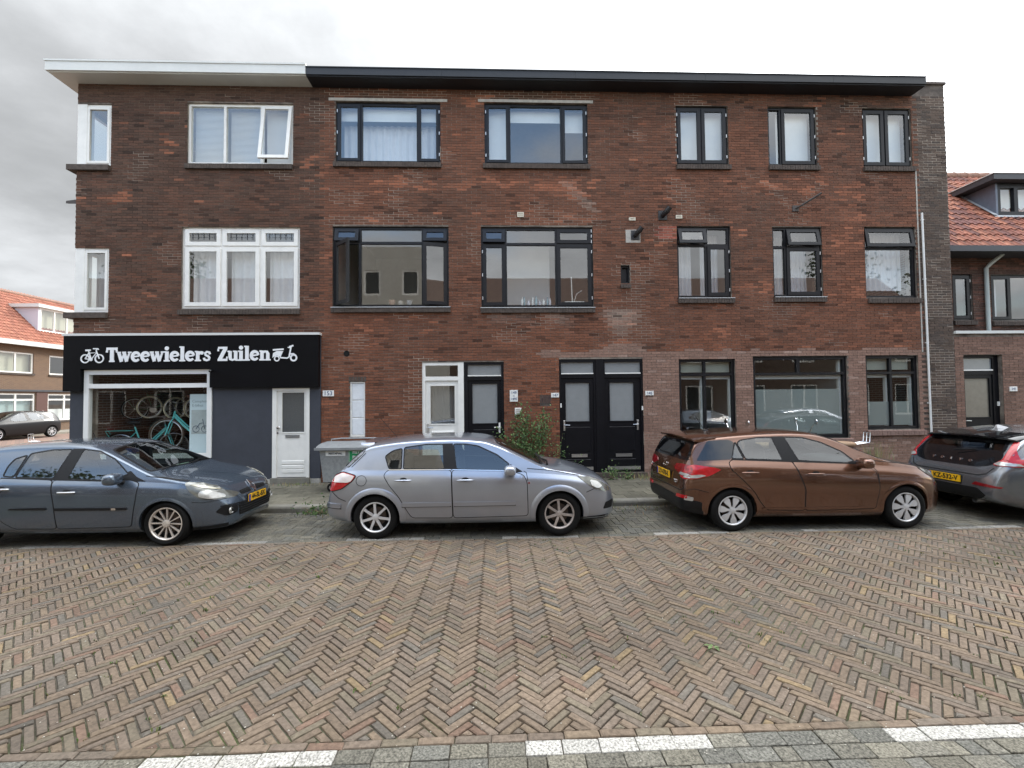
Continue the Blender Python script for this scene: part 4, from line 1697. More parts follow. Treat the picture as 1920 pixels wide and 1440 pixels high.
class Car:
    def __init__(self, P, root, pm):
        self.P, self.root, self.pm = P, root, pm
        self.top, self.bot, self.W, self.belt, self.crown = (pchip(P[k]) for k in ('top', 'bot', 'W', 'belt', 'crown'))
        self.tum = P.get('tum', 0.36)
        self.x0, self.x1 = P['top'][0][0], P['top'][-1][0]
        self.slots = [pm, m_cabin, m_under]
        self.loft()

    def half(self, x, dw=0.0, dt=0.0, zb=None, nA=3, nB=16, nC=10, nD=12):
        zt = self.top(x) - dt
        b = self.bot(x) if zb is None else zb
        zt = max(zt, b + 0.05)
        W = self.W(x) - dw
        bl = min(self.belt(x), zt - 0.012)
        bl = max(bl, b + 0.03)
        cr = min(self.crown(x), max(0.006, zt - bl - 0.004))
        ze = max(zt - cr, bl + 0.002)
        pts = []
        tab = self.P.get('sec', [(0, -0.10), (0.06, -0.05), (0.16, -0.028), (0.35, -0.010), (0.6, 0.0), (0.80, -0.003), (0.90, -0.014), (0.95, -0.030), (1.0, -0.056)])
        if not hasattr(self, '_sec'):
            self._sec = pchip(tab)
        k = min(1.0, W / 0.8)
        for i in range(nA):
            pts.append(((W + self._sec(0) * k) * i / nA, b))
        for i in range(nB + 1):
            v = i / nB
            pts.append((W + self._sec(v) * k, b + (bl - b) * v))
        wb = W + self._sec(1) * k
        hh = ze - bl
        we = wb - self.tum * hh - 0.10 * hh * hh
        for i in range(1, nC + 1):
            t = i / nC
            z = hh * t
            pts.append((wb - self.tum * z - 0.10 * z * z, bl + z))
        e = 2 / 2.5
        for i in range(1, nD + 1):
            t = i / nD * PI / 2
            pts.append((we * max(0.0, math.cos(t)) ** e if i < nD else 0.0, ze + (zt - ze) * math.sin(t) ** e))
        return pts

    def stations(self, a, b, n):
        out = []
        for i in range(n + 1):
            t = i / n
            s = t - 0.75 * math.sin(2 * PI * t) / (2 * PI)
            out.append(a + (b - a) * s)
        return out

    def loft_mesh(self, xs, mi, **kw):
        mb = MB()
        loops = []
        for x in xs:
            h = self.half(x, **kw)
            loop = [(x, y, z) for y, z in h] + [(x, -y, z) for y, z in h[-2:0:-1]]
            loops.append(loop)
        n = len(loops[0])
        vs = [p for l in loops for p in l]
        fs = []
        for i in range(len(xs) - 1):
            for k in range(n):
                l = (k + 1) % n
                fs.append((i * n + k, (i + 1) * n + k, (i + 1) * n + l, i * n + l))
        fs.append(tuple(range(n)))
        fs.append(tuple(range(len(vs) - 1, len(vs) - n - 1, -1)))
        mb.add(vs, fs, mi)
        return mb

    def loft(self):
        mb = self.loft_mesh(self.stations(self.x0, self.x1, 120), 0)
        self.body_mb = mb
        self.bvh = BVHTree.FromPolygons([Vector(v) for v in mb.v], mb.f)

    def tmp(self, mb):
        me = mb.mesh('tmp', self.slots)
        bm = bmesh.new()
        bm.from_mesh(me)
        bmesh.ops.remove_doubles(bm, verts=bm.verts, dist=1e-5)
        bmesh.ops.recalc_face_normals(bm, faces=bm.faces)
        bm.to_mesh(me)
        bm.free()
        o = link('tmp', me)
        return o

    def cut(self, cutters):
        body = self.tmp(self.body_mb)
        objs = [self.tmp(c) for c in cutters]
        for o in objs:
            md = body.modifiers.new('b', 'BOOLEAN')
            md.object = o
            md.operation = 'DIFFERENCE'
            md.solver = 'MANIFOLD'
        bpy.context.view_layer.update()
        me = bpy.data.meshes.new_from_object(body.evaluated_get(bpy.context.evaluated_depsgraph_get()))
        for o in objs + [body]:
            d_ = o.data
            bpy.data.objects.remove(o)
            bpy.data.meshes.remove(d_)
        me.name = 'body'
        me.polygons.foreach_set('use_smooth', [True] * len(me.polygons))
        me.set_sharp_from_angle(angle=rad(38))
        return link('body', me, self.root)

    def proj(self, a, b, axis, off):
        if axis == 'side':
            o, d = Vector((a, -3, b)), Vector((0, 1, 0))
        elif axis == 'far':
            o, d = Vector((a, 3, b)), Vector((0, -1, 0))
        elif axis == 'front':
            o, d = Vector((4, a, b)), Vector((-1, 0, 0))
        elif axis == 'rear':
            o, d = Vector((-4, a, b)), Vector((1, 0, 0))
        else:
            o, d = Vector((a, b, 4)), Vector((0, 0, -1))
        loc, nrm, idx, ds = self.bvh.ray_cast(o, d)
        if loc is None:
            return None
        if nrm.dot(d) > 0:
            nrm = -nrm
        return loc + nrm * off

    def patch(self, poly, axis, name, m, off=0.004, res=0.05, parent=None, thick=0.01, smooth=40):
        poly = dens(poly, res)
        n = len(poly)
        xs, ys = [p[0] for p in poly], [p[1] for p in poly]
        pts = [Vector(p) for p in poly]
        gx = min(xs) + res / 2
        def inside(x, y):
            c = False
            for i in range(n):
                a, b = poly[i], poly[i - 1]
                if (a[1] > y) != (b[1] > y) and x < (b[0] - a[0]) * (y - a[1]) / (b[1] - a[1]) + a[0]:
                    c = not c
            return c
        def far(x, y):
            return min((x - p[0]) ** 2 + (y - p[1]) ** 2 for p in poly) > (res * 0.5) ** 2
        while gx < max(xs):
            gy = min(ys) + res / 2
            while gy < max(ys):
                if inside(gx, gy) and far(gx, gy):
                    pts.append(Vector((gx, gy)))
                gy += res
            gx += res
        V, E, F, *_ = delaunay_2d_cdt(pts, [(i, (i + 1) % n) for i in range(n)], [], 1, 1e-6)
        P = [self.proj(v.x, v.y, axis, off) for v in V]
        Q = [self.proj(v.x, v.y, axis, off - thick) for v in V]
        F = [f for f in F if all(P[i] is not None for i in f)]
        if not F:
            return None
        # orient outwards
        f = F[0]
        nn = (P[f[1]] - P[f[0]]).cross(P[f[2]] - P[f[0]])
        want = {'side': Vector((0, -1, 0)), 'far': Vector((0, 1, 0)), 'front': Vector((1, 0, 0)), 'rear': Vector((-1, 0, 0)), 'top': Vector((0, 0, 1))}[axis]
        if nn.dot(want) < 0:
            F = [f[::-1] for f in F]
        mb = MB()
        N = len(V)
        zero = Vector((0, 0, 0))
        fs = list(F)
        if thick > 0:
            cnt = {}
            for f in F:
                for i in range(len(f)):
                    a, b = f[i], f[(i + 1) % len(f)]
                    cnt[(a, b)] = cnt.get((a, b), 0) + 1
            for (a, b) in list(cnt):
                if (b, a) not in cnt:
                    fs.append((a, a + N, b + N, b))
        mb.add([tuple(p or zero) for p in P] + ([tuple(q or zero) for q in Q] if thick > 0 else []), fs)
        return mb.build(name, m, parent or self.root, smooth=smooth)

    def ring(self, outer, inner, axis, name, m, off=0.005, parent=None, thick=0.008):
        n = len(outer)
        A = [self.proj(*p, axis, off) for p in outer]
        B = [self.proj(*p, axis, off) for p in inner]
        C = [self.proj(*p, axis, off - thick) for p in outer]
        D = [self.proj(*p, axis, off - thick) for p in inner]
        vs, fs = [], []
        for q in (A, B, C, D):
            vs += [tuple(p) if p is not None else (0, 0, 0) for p in q]
        for i in range(n):
            j = (i + 1) % n
            if any(A[k] is None or B[k] is None for k in (i, j)):
                continue
            fs += [(i, j, j + n, i + n), (i + 2 * n, j + 2 * n, j, i), (i + n, j + n, j + 3 * n, i + 3 * n)]
        mb = MB()
        mb.add(vs, fs)
        return mb.build(name, m, parent or self.root, smooth=40)

    def line(self, pts, axis, name, m, w=0.008, off=0.004, parent=None, res=0.03, closed=False):
        """a thin strip following the surface"""
        pts = dens(pts, res, closed)
        vs, fs = [], []
        n = len(pts)
        L = []
        for i in range(n):
            a = Vector(pts[i - 1] if (i or closed) else pts[0])
            b = Vector(pts[(i + 1) % n] if (i < n - 1 or closed) else pts[-1])
            t = (b - a).normalized()
            nr = Vector((-t.y, t.x)) * w / 2
            q = []
            for s_, o_ in ((1, off - 0.006), (1, off), (-1, off), (-1, off - 0.006)):
                q.append(self.proj(pts[i][0] + nr.x * s_, pts[i][1] + nr.y * s_, axis, o_))
            L.append(q)
        for q in L:
            vs += [tuple(p) if p is not None else (0, 0, 0) for p in q]
        for i in range(n if closed else n - 1):
            j = (i + 1) % n
            if any(p is None for p in L[i]) or any(p is None for p in L[j]):
                continue
            for k in range(3):
                fs.append((4 * i + k, 4 * j + k, 4 * j + k + 1, 4 * i + k + 1))
        mb = MB()
        mb.add(vs, fs)
        return mb.build(name, m, parent or self.root, smooth=40)


def prism_cut(poly, axis, a, b, mi):
    mb = MB()
    mb.prism(poly, axis, a, b, mi)
    return mb


def cyl_cut(x, z, r, y0, y1, mi, seg=48):
    return prism_cut([(x + r * math.cos(2 * PI * k / seg), z + r * math.sin(2 * PI * k / seg)) for k in range(seg)], 'y', y0, y1, mi)


def wheel(root, x, y, side, R=0.31, rim=0.20, width=0.195, kind='seven', m_r=None):
    """side -1: outer face towards -y"""
    m_r = m_r or m_alloy
    w = empty('wheel', root, (x, y, R))
    t = MB()
    s = side
    prof = [(rim - 0.012, 0.02), (rim + 0.004, 0.0), (rim + 0.02, -0.006), (rim + (R - rim) * 0.55, -0.012), (R - 0.022, -0.004), (R - 0.006, 0.012), (R, 0.035),
            (R, width / 2 - 0.006), (R - 0.006, width / 2 - 0.003), (R - 0.006, width / 2 + 0.003), (R, width / 2 + 0.006),
            (R, width - 0.035), (R - 0.02, width), (rim, width)]
    t.lathe([(a, -s * b) for a, b in prof], (0, 0, 0), 'y', 48)
    t.build('tyre', m_tyre, w, smooth=35)
    d = MB()
    d.lathe([(0.0, -s * 0.09), (rim, -s * 0.09)], (0, 0, 0), 'y', 32)
    d.lathe([(rim, -s * 0.085), (rim - 0.008, -s * 0.04), (rim - 0.005, -s * 0.012)], (0, 0, 0), 'y', 40)
    d.build('rim_well', m_under, w)
    b = MB()
    b.lathe([(0.0, -s * 0.07), (rim * 0.66, -s * 0.07), (rim * 0.66, -s * 0.08)], (0, 0, 0), 'y', 32)
    b.build('brake_disc', m_disc, w)
    r = MB()
    r.lathe([(rim - 0.018, -s * 0.035), (rim - 0.014, -s * 0.006), (rim - 0.004, s * 0.004), (rim + 0.006, s * 0.002), (rim + 0.006, -s * 0.02)], (0, 0, 0), 'y', 48)

    def spoke(ang, prof_):
        # prof_: list of (radius, halfwidth, depth)
        vs = []
        ca, sa = math.cos(ang), math.sin(ang)
        for rr, hw, dp in prof_:
            for h_ in (-hw, hw):
                vs.append((rr * ca - h_ * sa, -s * dp, rr * sa + h_ * ca))
        n = len(prof_)
        back = [(v[0], v[1] - s * 0.022, v[2]) for v in vs]
        fs = []
        m_ = 2 * n
        for i in range(n - 1):
            fs.append((2 * i, 2 * i + 1, 2 * i + 3, 2 * i + 2))
            fs.append((2 * i, 2 * i + 2, 2 * i + 2 + m_, 2 * i + m_))
            fs.append((2 * i + 1, 2 * i + 1 + m_, 2 * i + 3 + m_, 2 * i + 3))
        r.add(vs + back, fs)
    off = RNG.uniform(0, 1)
    if kind == 'seven':
        for k in range(7):
            spoke(PI / 2 + 2 * PI * k / 7 + off, [(0.03, 0.016, 0.006), (rim * 0.35, 0.018, 0.004), (rim * 0.7, 0.015, 0.004), (rim - 0.01, 0.020, 0.010)])
        hubr = 0.045
    elif kind == 'multi':
        for k in range(12):
            spoke(2 * PI * k / 12 + off, [(0.03, 0.007, 0.022), (rim * 0.4, 0.007, 0.018), (rim * 0.8, 0.009, 0.010), (rim - 0.008, 0.011, 0.008)])
        hubr = 0.05
    else:   # hub cap with broad blades
        for k in range(7):
            spoke(2 * PI * k / 7 + off, [(0.02, 0.010, 0.002), (rim * 0.38, 0.018, 0.000), (rim * 0.58, 0.036, 0.002), (rim * 0.80, 0.047, 0.006), (rim - 0.008, 0.034, 0.012)])
        hubr = 0.05
    r.lathe([(0.0, s * 0.004), (hubr * 0.6, s * 0.004), (hubr, -s * 0.004), (hubr, -s * 0.03)], (0, 0, 0), 'y', 24)
    for k in range(5):
        a = 2 * PI * k / 5
        r.lathe([(0.0, s * 0.0052), (0.007, s * 0.005), (0.008, -s * 0.004)], (hubr * 0.68 * math.cos(a), 0, hubr * 0.68 * math.sin(a)), 'y', 8)
    r.build('rim', m_r, w, smooth=35)
    return w


def plate(car, text, axis, y, z, w=0.50, h=0.11, off=0.03, slope=0.0):
    """a yellow number plate standing on the surface: reads along y"""
    p = car.proj(y, z, axis, 0.0)
    sx = 1 if axis == 'front' else -1
    x = p.x + sx * off
    mb = MB()
    mb.box(-0.006, 0.006, -w / 2, w / 2, -h / 2, h / 2)
    rot = (0, slope, 0)
    o = mb.build('number_plate', m_yel, car.root, loc=(x, y, z), rot=rot)
    bb = MB()
    a = -w / 2 if sx > 0 else w / 2
    bb.box(sx * 0.0065 - 0.0008, sx * 0.0065 + 0.0008, min(a, a + sx * 0.045), max(a, a + sx * 0.045), -h / 2 + 0.003, h / 2 - 0.003)
    bb.build('country_band', m_blue, o)
    text_obj(text, h * 0.98, o, (sx * 0.0075, sx * 0.022, 0), m_ink, rot=(PI / 2, 0, PI / 2 * sx), ext=0.0006, off=0.004, sx=0.92)
    fr = MB()
    fr.box(-sx * 0.012 - 0.005, -sx * 0.012 + 0.005, -w / 2 - 0.008, w / 2 + 0.008, -h / 2 - 0.015, h / 2 + 0.006)
    fr.build('plate_holder', m_trim, o)
    return o


def seats(root, xs_front=0.0, xs_rear=-0.95, h=0.0, m_=None):
    m_ = m_ or m_seat
    for y in (-0.36, 0.36):
        s_ = MB()
        s_.ball((xs_front + 0.10, y, 0.52 + h), 0.27, 0.24, 0.11, 16, 8, e=0.5)
        s_.ball((xs_front - 0.22, y, 0.84 + h), 0.10, 0.23, 0.34, 16, 8, e=0.55)
        s_.ball((xs_front - 0.29, y, 1.20 + h), 0.055, 0.13, 0.085, 12, 8, e=0.6)
        s_.tube([(xs_front - 0.27, y - 0.05, 1.06 + h), (xs_front - 0.28, y - 0.05, 1.2 + h)], 0.008, 6)
        s_.build('front_seat', m_, root, smooth=60)
    s_ = MB()
    s_.ball((xs_rear + 0.12, 0, 0.55 + h), 0.25, 0.60, 0.10, 16, 8, e=0.4)
    s_.ball((xs_rear - 0.18, 0, 0.84 + h), 0.09, 0.60, 0.28, 16, 8, e=0.4)
    for y in (-0.36, 0.36):
        s_.ball((xs_rear - 0.24, y, 1.13 + h), 0.045, 0.12, 0.07, 12, 8, e=0.6)
    s_.build('rear_bench', m_, root, smooth=60)


def cockpit(root, x, h=0.0):
    d = MB()
    d.ball((x + 0.28, 0, 0.82 + h), 0.30, 0.66, 0.16, 20, 10, e=0.45)
    d.build('dashboard', m_cabin, root, smooth=60)
    w_ = MB()
    pts = []
    c = Vector((x - 0.12, 0.36, 0.90 + h))
    ax = Vector((0.42, 0, 0.9)).normalized()
    for k in range(20):
        t = 2 * PI * k / 20
        pts.append(tuple(c + Vector((0, 1, 0)) * 0.18 * math.cos(t) + Vector((0.9, 0, -0.42)).normalized() * 0.18 * math.sin(t)))
    w_.tube(pts, 0.014, 6, closed=True)
    w_.tube([tuple(c), (x + 0.1, 0.36, 0.82 + h)], 0.03, 8)
    w_.tube([pts[0], pts[10]], 0.013, 6)
    w_.build('steering_wheel', m_trim, root, smooth=60)


def mirror(car, x, z, m, w=0.12, h=0.085, y=None):
    W = car.W(x)
    s_ = MB()
    yy = -(W + 0.07) if y is None else y
    s_.ball((x, yy, z), 0.085, w, h, 20, 12, e=0.62)
    o = s_.build('side_mirror', m, car.root, smooth=60)
    a = MB()
    a.tube([(x + 0.02, yy + 0.06, z - h * 0.7), (x + 0.05, yy + 0.16, z - h * 0.9)], 0.03, 8)
    a.build('mirror_foot', m_trim, o, smooth=50)
    return o


def handle(car, x0, x1, z, parent, m, recess=True):
    if recess:
        cx = (x0 + x1) / 2
        e = [(cx + 0.055 * math.cos(2 * PI * k / 20), z + 0.008 + 0.03 * math.sin(2 * PI * k / 20)) for k in range(20)]
        car.patch(e, 'side', 'handle_recess', m_seam, 0.0065, 0.03, parent, 0.004)
    p0, p1, p2 = car.proj(x0, z, 'side', 0.012), car.proj((x0 + x1) / 2, z, 'side', 0.036), car.proj(x1, z, 'side', 0.012)
    a = MB()
    pts = []
    for t in (0, 0.12, 0.3, 0.5, 0.7, 0.88, 1):
        q = p0 * (1 - t) ** 2 + p1 * 2 * t * (1 - t) + p2 * t * t
        q.y = min(p0.y, p2.y) - 0.026 * math.sin(PI * t) ** 0.4
        pts.append(tuple(q))
    a.tube(pts, [0.008, 0.013, 0.014, 0.014, 0.014, 0.013, 0.008], 8)
    return a.build('handle', m, parent, smooth=60)


def side_glazing(car, panes, frame_out, m_frame=None, gm=None, fr=0.008, both=True):
    for i, p in enumerate(panes):
        q = rc(p, 0.03)
        car.patch(q, 'side', 'side_window', gm or m_cglass, 0.001, 0.06, thick=0)
        if both:
            car.patch(q, 'far', 'side_window', gm or m_cglass, 0.001, 0.10, thick=0)
        qd = dens(q, 0.05)
        car.ring(inset(qd, -0.008), inset(qd, fr), 'side', 'window_seal', m_trim, 0.005)


def base_car(P, label, col_mat, loc, name='parked_car', rot=None, wheel_kind='seven', m_r=None, m_rf=None, detail=True):
    root = thing(name, label, 'car', loc, 'cars parked along the street' if detail else 'cars parked along the street', rot)
    c = Car(P, root, col_mat)
    xf, xr, R = P['xf'], P['xr'], P['R']
    cut = []
    for x in (xf, xr):
        W = c.W(x)
        ra = P.get('arch', R + 0.045)
        cut.append(cyl_cut(x, R + 0.01, ra, -W - 0.2, -W + 0.27, 2))
        cut.append(cyl_cut(x, R + 0.01, ra, W - 0.27, W + 0.2, 2))
    xs = c.stations(P['cab'][0], P['cab'][1], 40)
    cab = c.loft_mesh(xs, 1, dw=0.075, dt=0.05, zb=0.42)
    cut.append(cab)
    for p in P['panes']:
        cut.append(prism_cut(rc(p, 0.03), 'y', -1.2, 1.2, 1))
    ws = P['screen']
    cut.append(prism_cut(rc(ws, 0.06), 'z', P.get('scz', 0.93), 1.8, 1))
    if 'rscreen' in P:
        cut.append(prism_cut(rc(P['rscreen'], 0.05), 'x', P['x_rs'][0], P['x_rs'][1], 1))
    body = c.cut(cut)
    c.body = body
    c.patch(rc(ws, 0.06), 'top', 'windscreen', m_cglass, 0.001, 0.07, thick=0)
    q = dens(rc(ws, 0.06), 0.06)
    c.ring(inset(q, -0.01), inset(q, 0.02), 'top', 'windscreen_seal', m_trim, 0.004)
    if 'rscreen' in P:
        c.patch(rc(P['rscreen'], 0.05), 'rear', 'rear_window', P.get('rg', m_cglassd), 0.001, 0.07, thick=0)
        q = dens(rc(P['rscreen'], 0.05), 0.06)
        c.ring(inset(q, -0.012), inset(q, 0.03), 'rear', 'rear_window_seal', m_gloss, 0.004)
    side_glazing(c, P['panes'], None)
    for x in (xf, xr):
        mm = m_rf if (m_rf and x == xf) else m_r
        wheel(root, x, -(c.W(x) - 0.030), -1, R, P['rim'], 0.195, wheel_kind, mm)
        wheel(root, x, (c.W(x) - 0.030), 1, R, P['rim'], 0.195, wheel_kind, mm)
    seats(root, P.get('sf', 0.0), P.get('sr', -0.95))
    cockpit(root, P['cab'][1] - 0.35)
    return c


def arch_ring(c, x, R, r0, r1, m, off=0.010, a0=-7, a1=187):
    n = 36
    A = [(x + r1 * math.cos(rad(a0 + (a1 - a0) * k / n)), R + 0.01 + r1 * math.sin(rad(a0 + (a1 - a0) * k / n))) for k in range(n + 1)]
    B = [(x + r0 * math.cos(rad(a0 + (a1 - a0) * k / n)), R + 0.01 + r0 * math.sin(rad(a0 + (a1 - a0) * k / n))) for k in range(n + 1)]
    vs, fs = [], []
    def pr(p, o):
        return c.proj(p[0], p[1], 'side', o)
    rows = []
    for a, b in zip(A, B):
        pa, pb = pr(a, 0.001), pr(((a[0] + b[0]) / 2, (a[1] + b[1]) / 2), off)
        pc = pr(b, off * 0.9)
        pd = pr(b, -0.03)
        rows.append((pa, pb, pc, pd))
    n4 = 4
    for rw in rows:
        vs += [tuple(p) if p is not None else (0, 0, 0) for p in rw]
    for i in range(n):
        if any(p is None for p in rows[i]) or any(p is None for p in rows[i + 1]):
            continue
        for k in range(3):
            fs.append((4 * i + k, 4 * i + k + 1, 4 * (i + 1) + k + 1, 4 * (i + 1) + k))
    mb = MB()
    mb.add(vs, fs)
    return mb.build('wheel_arch', m, c.root, smooth=60)


def roundel(c, x, z, r, m, name, axis='side', parent=None, off=0.004):
    e = [(x + r * math.cos(2 * PI * k / 24), z + r * math.sin(2 * PI * k / 24)) for k in range(24)]
    return c.line(e, axis, name, m, 0.006, off, parent, closed=True)


def door(c, outline, parent, m, seam=True):
    """door skin following the body with a dark gap round it"""
    q = rc(outline, 0.05)
    d_ = c.patch(inset(dens(q, 0.05), 0.004), 'side', 'door', m, 0.0045, 0.06, thick=0.012, smooth=50)
    c.line(q, 'side', 'door_gap', m_seam, 0.013, 0.0025, parent=d_, closed=True)
    return d_


# ------------------------------------------------------------------ silver hatchback in the middle
ASTRA = dict(
    top=[(-2.06, 0.50), (-2.05, 0.62), (-2.02, 0.74), (-1.97, 0.86), (-1.90, 0.96), (-1.80, 1.06), (-1.55, 1.30), (-1.45, 1.365), (-1.30, 1.395), (-0.80, 1.445), (-0.25, 1.46),
         (0.20, 1.43), (0.40, 1.37), (0.80, 1.18), (1.12, 1.03), (1.25, 0.995), (1.50, 0.955), (1.80, 0.875), (1.98, 0.80), (2.08, 0.72), (2.16, 0.60), (2.19, 0.50)],
    bot=[(-2.06, 0.38), (-2.02, 0.31), (-1.85, 0.26), (-1.5, 0.22), (1.5, 0.20), (1.95, 0.20), (2.12, 0.24), (2.19, 0.36)],
    W=[(-2.06, 0.55), (-2.03, 0.66), (-1.96, 0.745), (-1.80, 0.81), (-1.5, 0.845), (-1.0, 0.868), (0.0, 0.876), (1.0, 0.868), (1.5, 0.845), (1.80, 0.80), (2.0, 0.72), (2.12, 0.60), (2.19, 0.44)],
    belt=[(-2.06, 0.40), (-1.9, 0.90), (-1.6, 0.985), (-1.0, 0.975), (0.5, 0.935), (1.0, 0.915), (1.5, 0.865), (1.9, 0.76), (2.1, 0.62), (2.19, 0.44)],
    crown=[(-2.06, 0.05), (-1.8, 0.10), (-1.2, 0.085), (0.2, 0.085), (0.8, 0.07), (1.2, 0.055), (1.8, 0.07), (2.19, 0.05)], tum=0.37,
    xf=1.307, xr=-1.307, R=0.312, rim=0.208, arch=0.352, cab=(-1.62, 1.02),
    panes=[[(-1.19, 1.19), (-1.12, 1.015), (-0.945, 1.012), (-0.955, 1.30), (-1.09, 1.265)],
           [(-0.915, 1.01), (-0.335, 1.0), (-0.365, 1.352), (-0.60, 1.352), (-0.925, 1.31)],
           [(-0.165, 0.995), (0.52, 0.965), (0.60, 1.05), (0.42, 1.19), (0.14, 1.32), (-0.03, 1.348), (-0.215, 1.352)]],
    screen=[(0.43, -0.55), (1.08, -0.68), (1.10, 0.0), (1.08, 0.68), (0.43, 0.55), (0.36, 0.0)],
    rscreen=[(-0.54, 1.27), (-0.62, 1.05), (0.62, 1.05), (0.54, 1.27)], x_rs=(-2.3, -1.35), sf=0.0, sr=-0.9)
m_silver = paint('silver_blue_paint', (0.37, 0.40, 0.46), 0.75, 0.28)
a = base_car(ASTRA, 'silver grey five-door hatchback with seven-spoke wheels parked before the white door', m_silver, (-0.395, -3.045, 0.0), m_r=m_alloy, m_rf=m_alloyb, wheel_kind='seven')
rt = a.root
dr = door(a, [(-0.235, 0.985), (-1.13, 1.0), (-1.19, 0.93), (-1.10, 0.78), (-0.97, 0.62), (-0.86, 0.42), (-0.79, 0.31), (-0.215, 0.30)], rt, m_silver)
df = door(a, [(-0.225, 0.985), (0.60, 0.955), (0.80, 0.90), (0.845, 0.80), (0.855, 0.31), (-0.205, 0.30)], rt, m_silver)
handle(a, -1.02, -0.79, 0.855, dr, m_silver)
handle(a, -0.15, 0.08, 0.845, df, m_silver)
for d_, x0, x1 in ((dr, -0.93, -0.235), (df, -0.195, 0.68)):
    a.patch(rc([(x0, 0.475), (x1, 0.475), (x1, 0.53), (x0 + 0.0, 0.535)], 0.02), 'side', 'side_moulding', m_silver, 0.018, 0.06, d_, 0.018)
    a.line([(x0, 0.472), (x1, 0.472)], 'side', 'moulding_shadow_gap', m_seam, 0.01, 0.012, d_)
a.line([(-1.13, 1.0), (-0.24, 0.990)], 'side', 'chrome_strip', m_chrome, 0.012, 0.010)
a.line([(-0.22, 0.989), (0.56, 0.962)], 'side', 'chrome_strip', m_chrome, 0.012, 0.010)
a.patch([(-0.345, 0.995), (-0.165, 0.99), (-0.225, 1.36), (-0.375, 1.36)], 'side', 'door_pillar', m_trim, 0.004, 0.06, thick=0.004)
a.patch(rc([(0.54, 0.965), (0.70, 0.935), (0.79, 0.945), (0.61, 1.055)], 0.02), 'side', 'mirror_triangle', m_trim, 0.004, 0.05, thick=0.004)
for x in (1.307, -1.307):
    arch_ring(a, x, 0.312, 0.348, 0.43, m_silver, 0.022)
tl = a.patch(rc([(-1.985, 0.72), (-1.955, 0.83), (-1.885, 0.925), (-1.78, 0.972), (-1.585, 0.925), (-1.63, 0.855), (-1.78, 0.745), (-1.93, 0.70)], 0.03), 'side', 'tail_lamp', m_redl, 0.008, 0.04, thick=0.012)
a.patch(rc([(-1.95, 0.832), (-1.88, 0.918), (-1.78, 0.962), (-1.60, 0.92), (-1.645, 0.848), (-1.70, 0.83)], 0.02), 'side', 'clear_upper_lens', mat('white_lamp', (0.62, 0.56, 0.54), 0.12, coat=1.0, amt=0.15), 0.012, 0.04, tl, 0.006)
a.line(rc([(-1.985, 0.715), (-1.958, 0.835), (-1.888, 0.93), (-1.78, 0.98), (-1.575, 0.928), (-1.625, 0.85), (-1.78, 0.738), (-1.93, 0.695)], 0.03), 'side', 'lamp_seal', m_seam, 0.012, 0.007, tl, closed=True)
roundel(a, -1.50, 0.855, 0.073, m_seam, 'fuel_flap')
a.patch(rc([(-2.02, 0.46), (-1.80, 0.455), (-1.79, 0.52), (-2.03, 0.525)], 0.02), 'side', 'bumper_moulding', m_silver, 0.014, 0.05, thick=0.014)
a.line([(-2.02, 0.455), (-1.79, 0.448)], 'side', 'bumper_gap', m_seam, 0.012, 0.008)
a.line([(-1.93, 0.69), (-1.82, 0.60), (-1.72, 0.56)], 'side', 'bumper_gap', m_seam, 0.008, 0.004)
a.line([(-1.985, 0.70), (-2.02, 0.62)], 'side', 'bumper_gap', m_seam, 0.008, 0.004)
hl = a.patch(rc([(1.57, 0.865), (1.75, 0.845), (1.93, 0.775), (2.06, 0.68), (2.08, 0.62), (1.98, 0.62), (1.83, 0.67), (1.70, 0.76)], 0.03), 'side', 'headlight', m_lampd, 0.007, 0.04, thick=0.010)
a.patch(rc([(1.76, 0.80), (1.88, 0.77), (1.95, 0.70), (1.88, 0.675), (1.78, 0.72)], 0.03), 'side', 'reflector', m_clear, 0.012, 0.04, hl, 0.006)
a.line([(0.855, 0.82), (0.84, 0.93), (0.80, 0.955)], 'side', 'wing_gap', m_seam, 0.008, 0.003)
a.line([(1.60, 0.875), (1.2, 0.955), (0.85, 0.99)], 'side', 'bonnet_gap', m_seam, 0.008, 0.004)
a.line([(1.70, 0.63), (1.86, 0.69)], 'side', 'bumper_gap', m_seam, 0.008, 0.004)
a.patch(rc([(1.96, 0.36), (2.12, 0.36), (2.14, 0.48), (2.0, 0.46)], 0.02), 'side', 'fog_lamp_recess', m_trim, 0.004, 0.04, thick=0.006)
a.patch(rc([(1.55, 0.205), (2.16, 0.23), (2.16, 0.275), (1.60, 0.26)], 0.01), 'side', 'front_lip', m_trim, 0.006, 0.05, thick=0.008)
a.patch(rc([(-0.52, 0.30), (-0.5, 0.48), (0.5, 0.48), (0.52, 0.30)], 0.04), 'front', 'lower_grille', m_trim, 0.004, 0.07, thick=0.004)
a.patch(rc([(-0.4, 0.60), (-0.42, 0.70), (0.42, 0.70), (0.4, 0.60)], 0.03), 'front', 'grille', m_trim, 0.004, 0.07, thick=0.004)
a.patch(rc([(-1.44, 1.362), (-1.51, 1.335), (-1.815, 1.04), (-1.70, 1.035), (-1.52, 1.215)], 0.02), 'side', 'rear_window_edge', m_gloss, 0.005, 0.04, thick=0.006)
a.line([(-1.66, 1.04), (-1.475, 1.235)], 'side', 'tailgate_gap', m_seam, 0.008, 0.004)
sp = MB()
sp.add([(-1.40, -0.50, 1.375), (-1.40, 0.50, 1.375), (-1.62, 0.46, 1.372), (-1.62, -0.46, 1.372), (-1.40, -0.54, 1.33), (-1.40, 0.54, 1.33), (-1.60, 0.48, 1.335), (-1.60, -0.48, 1.335)],
       [(0, 1, 2, 3), (7, 6, 5, 4), (3, 2, 6, 7), (0, 3, 7, 4), (2, 1, 5, 6)])
sp.build('roof_spoiler', m_silver, rt)
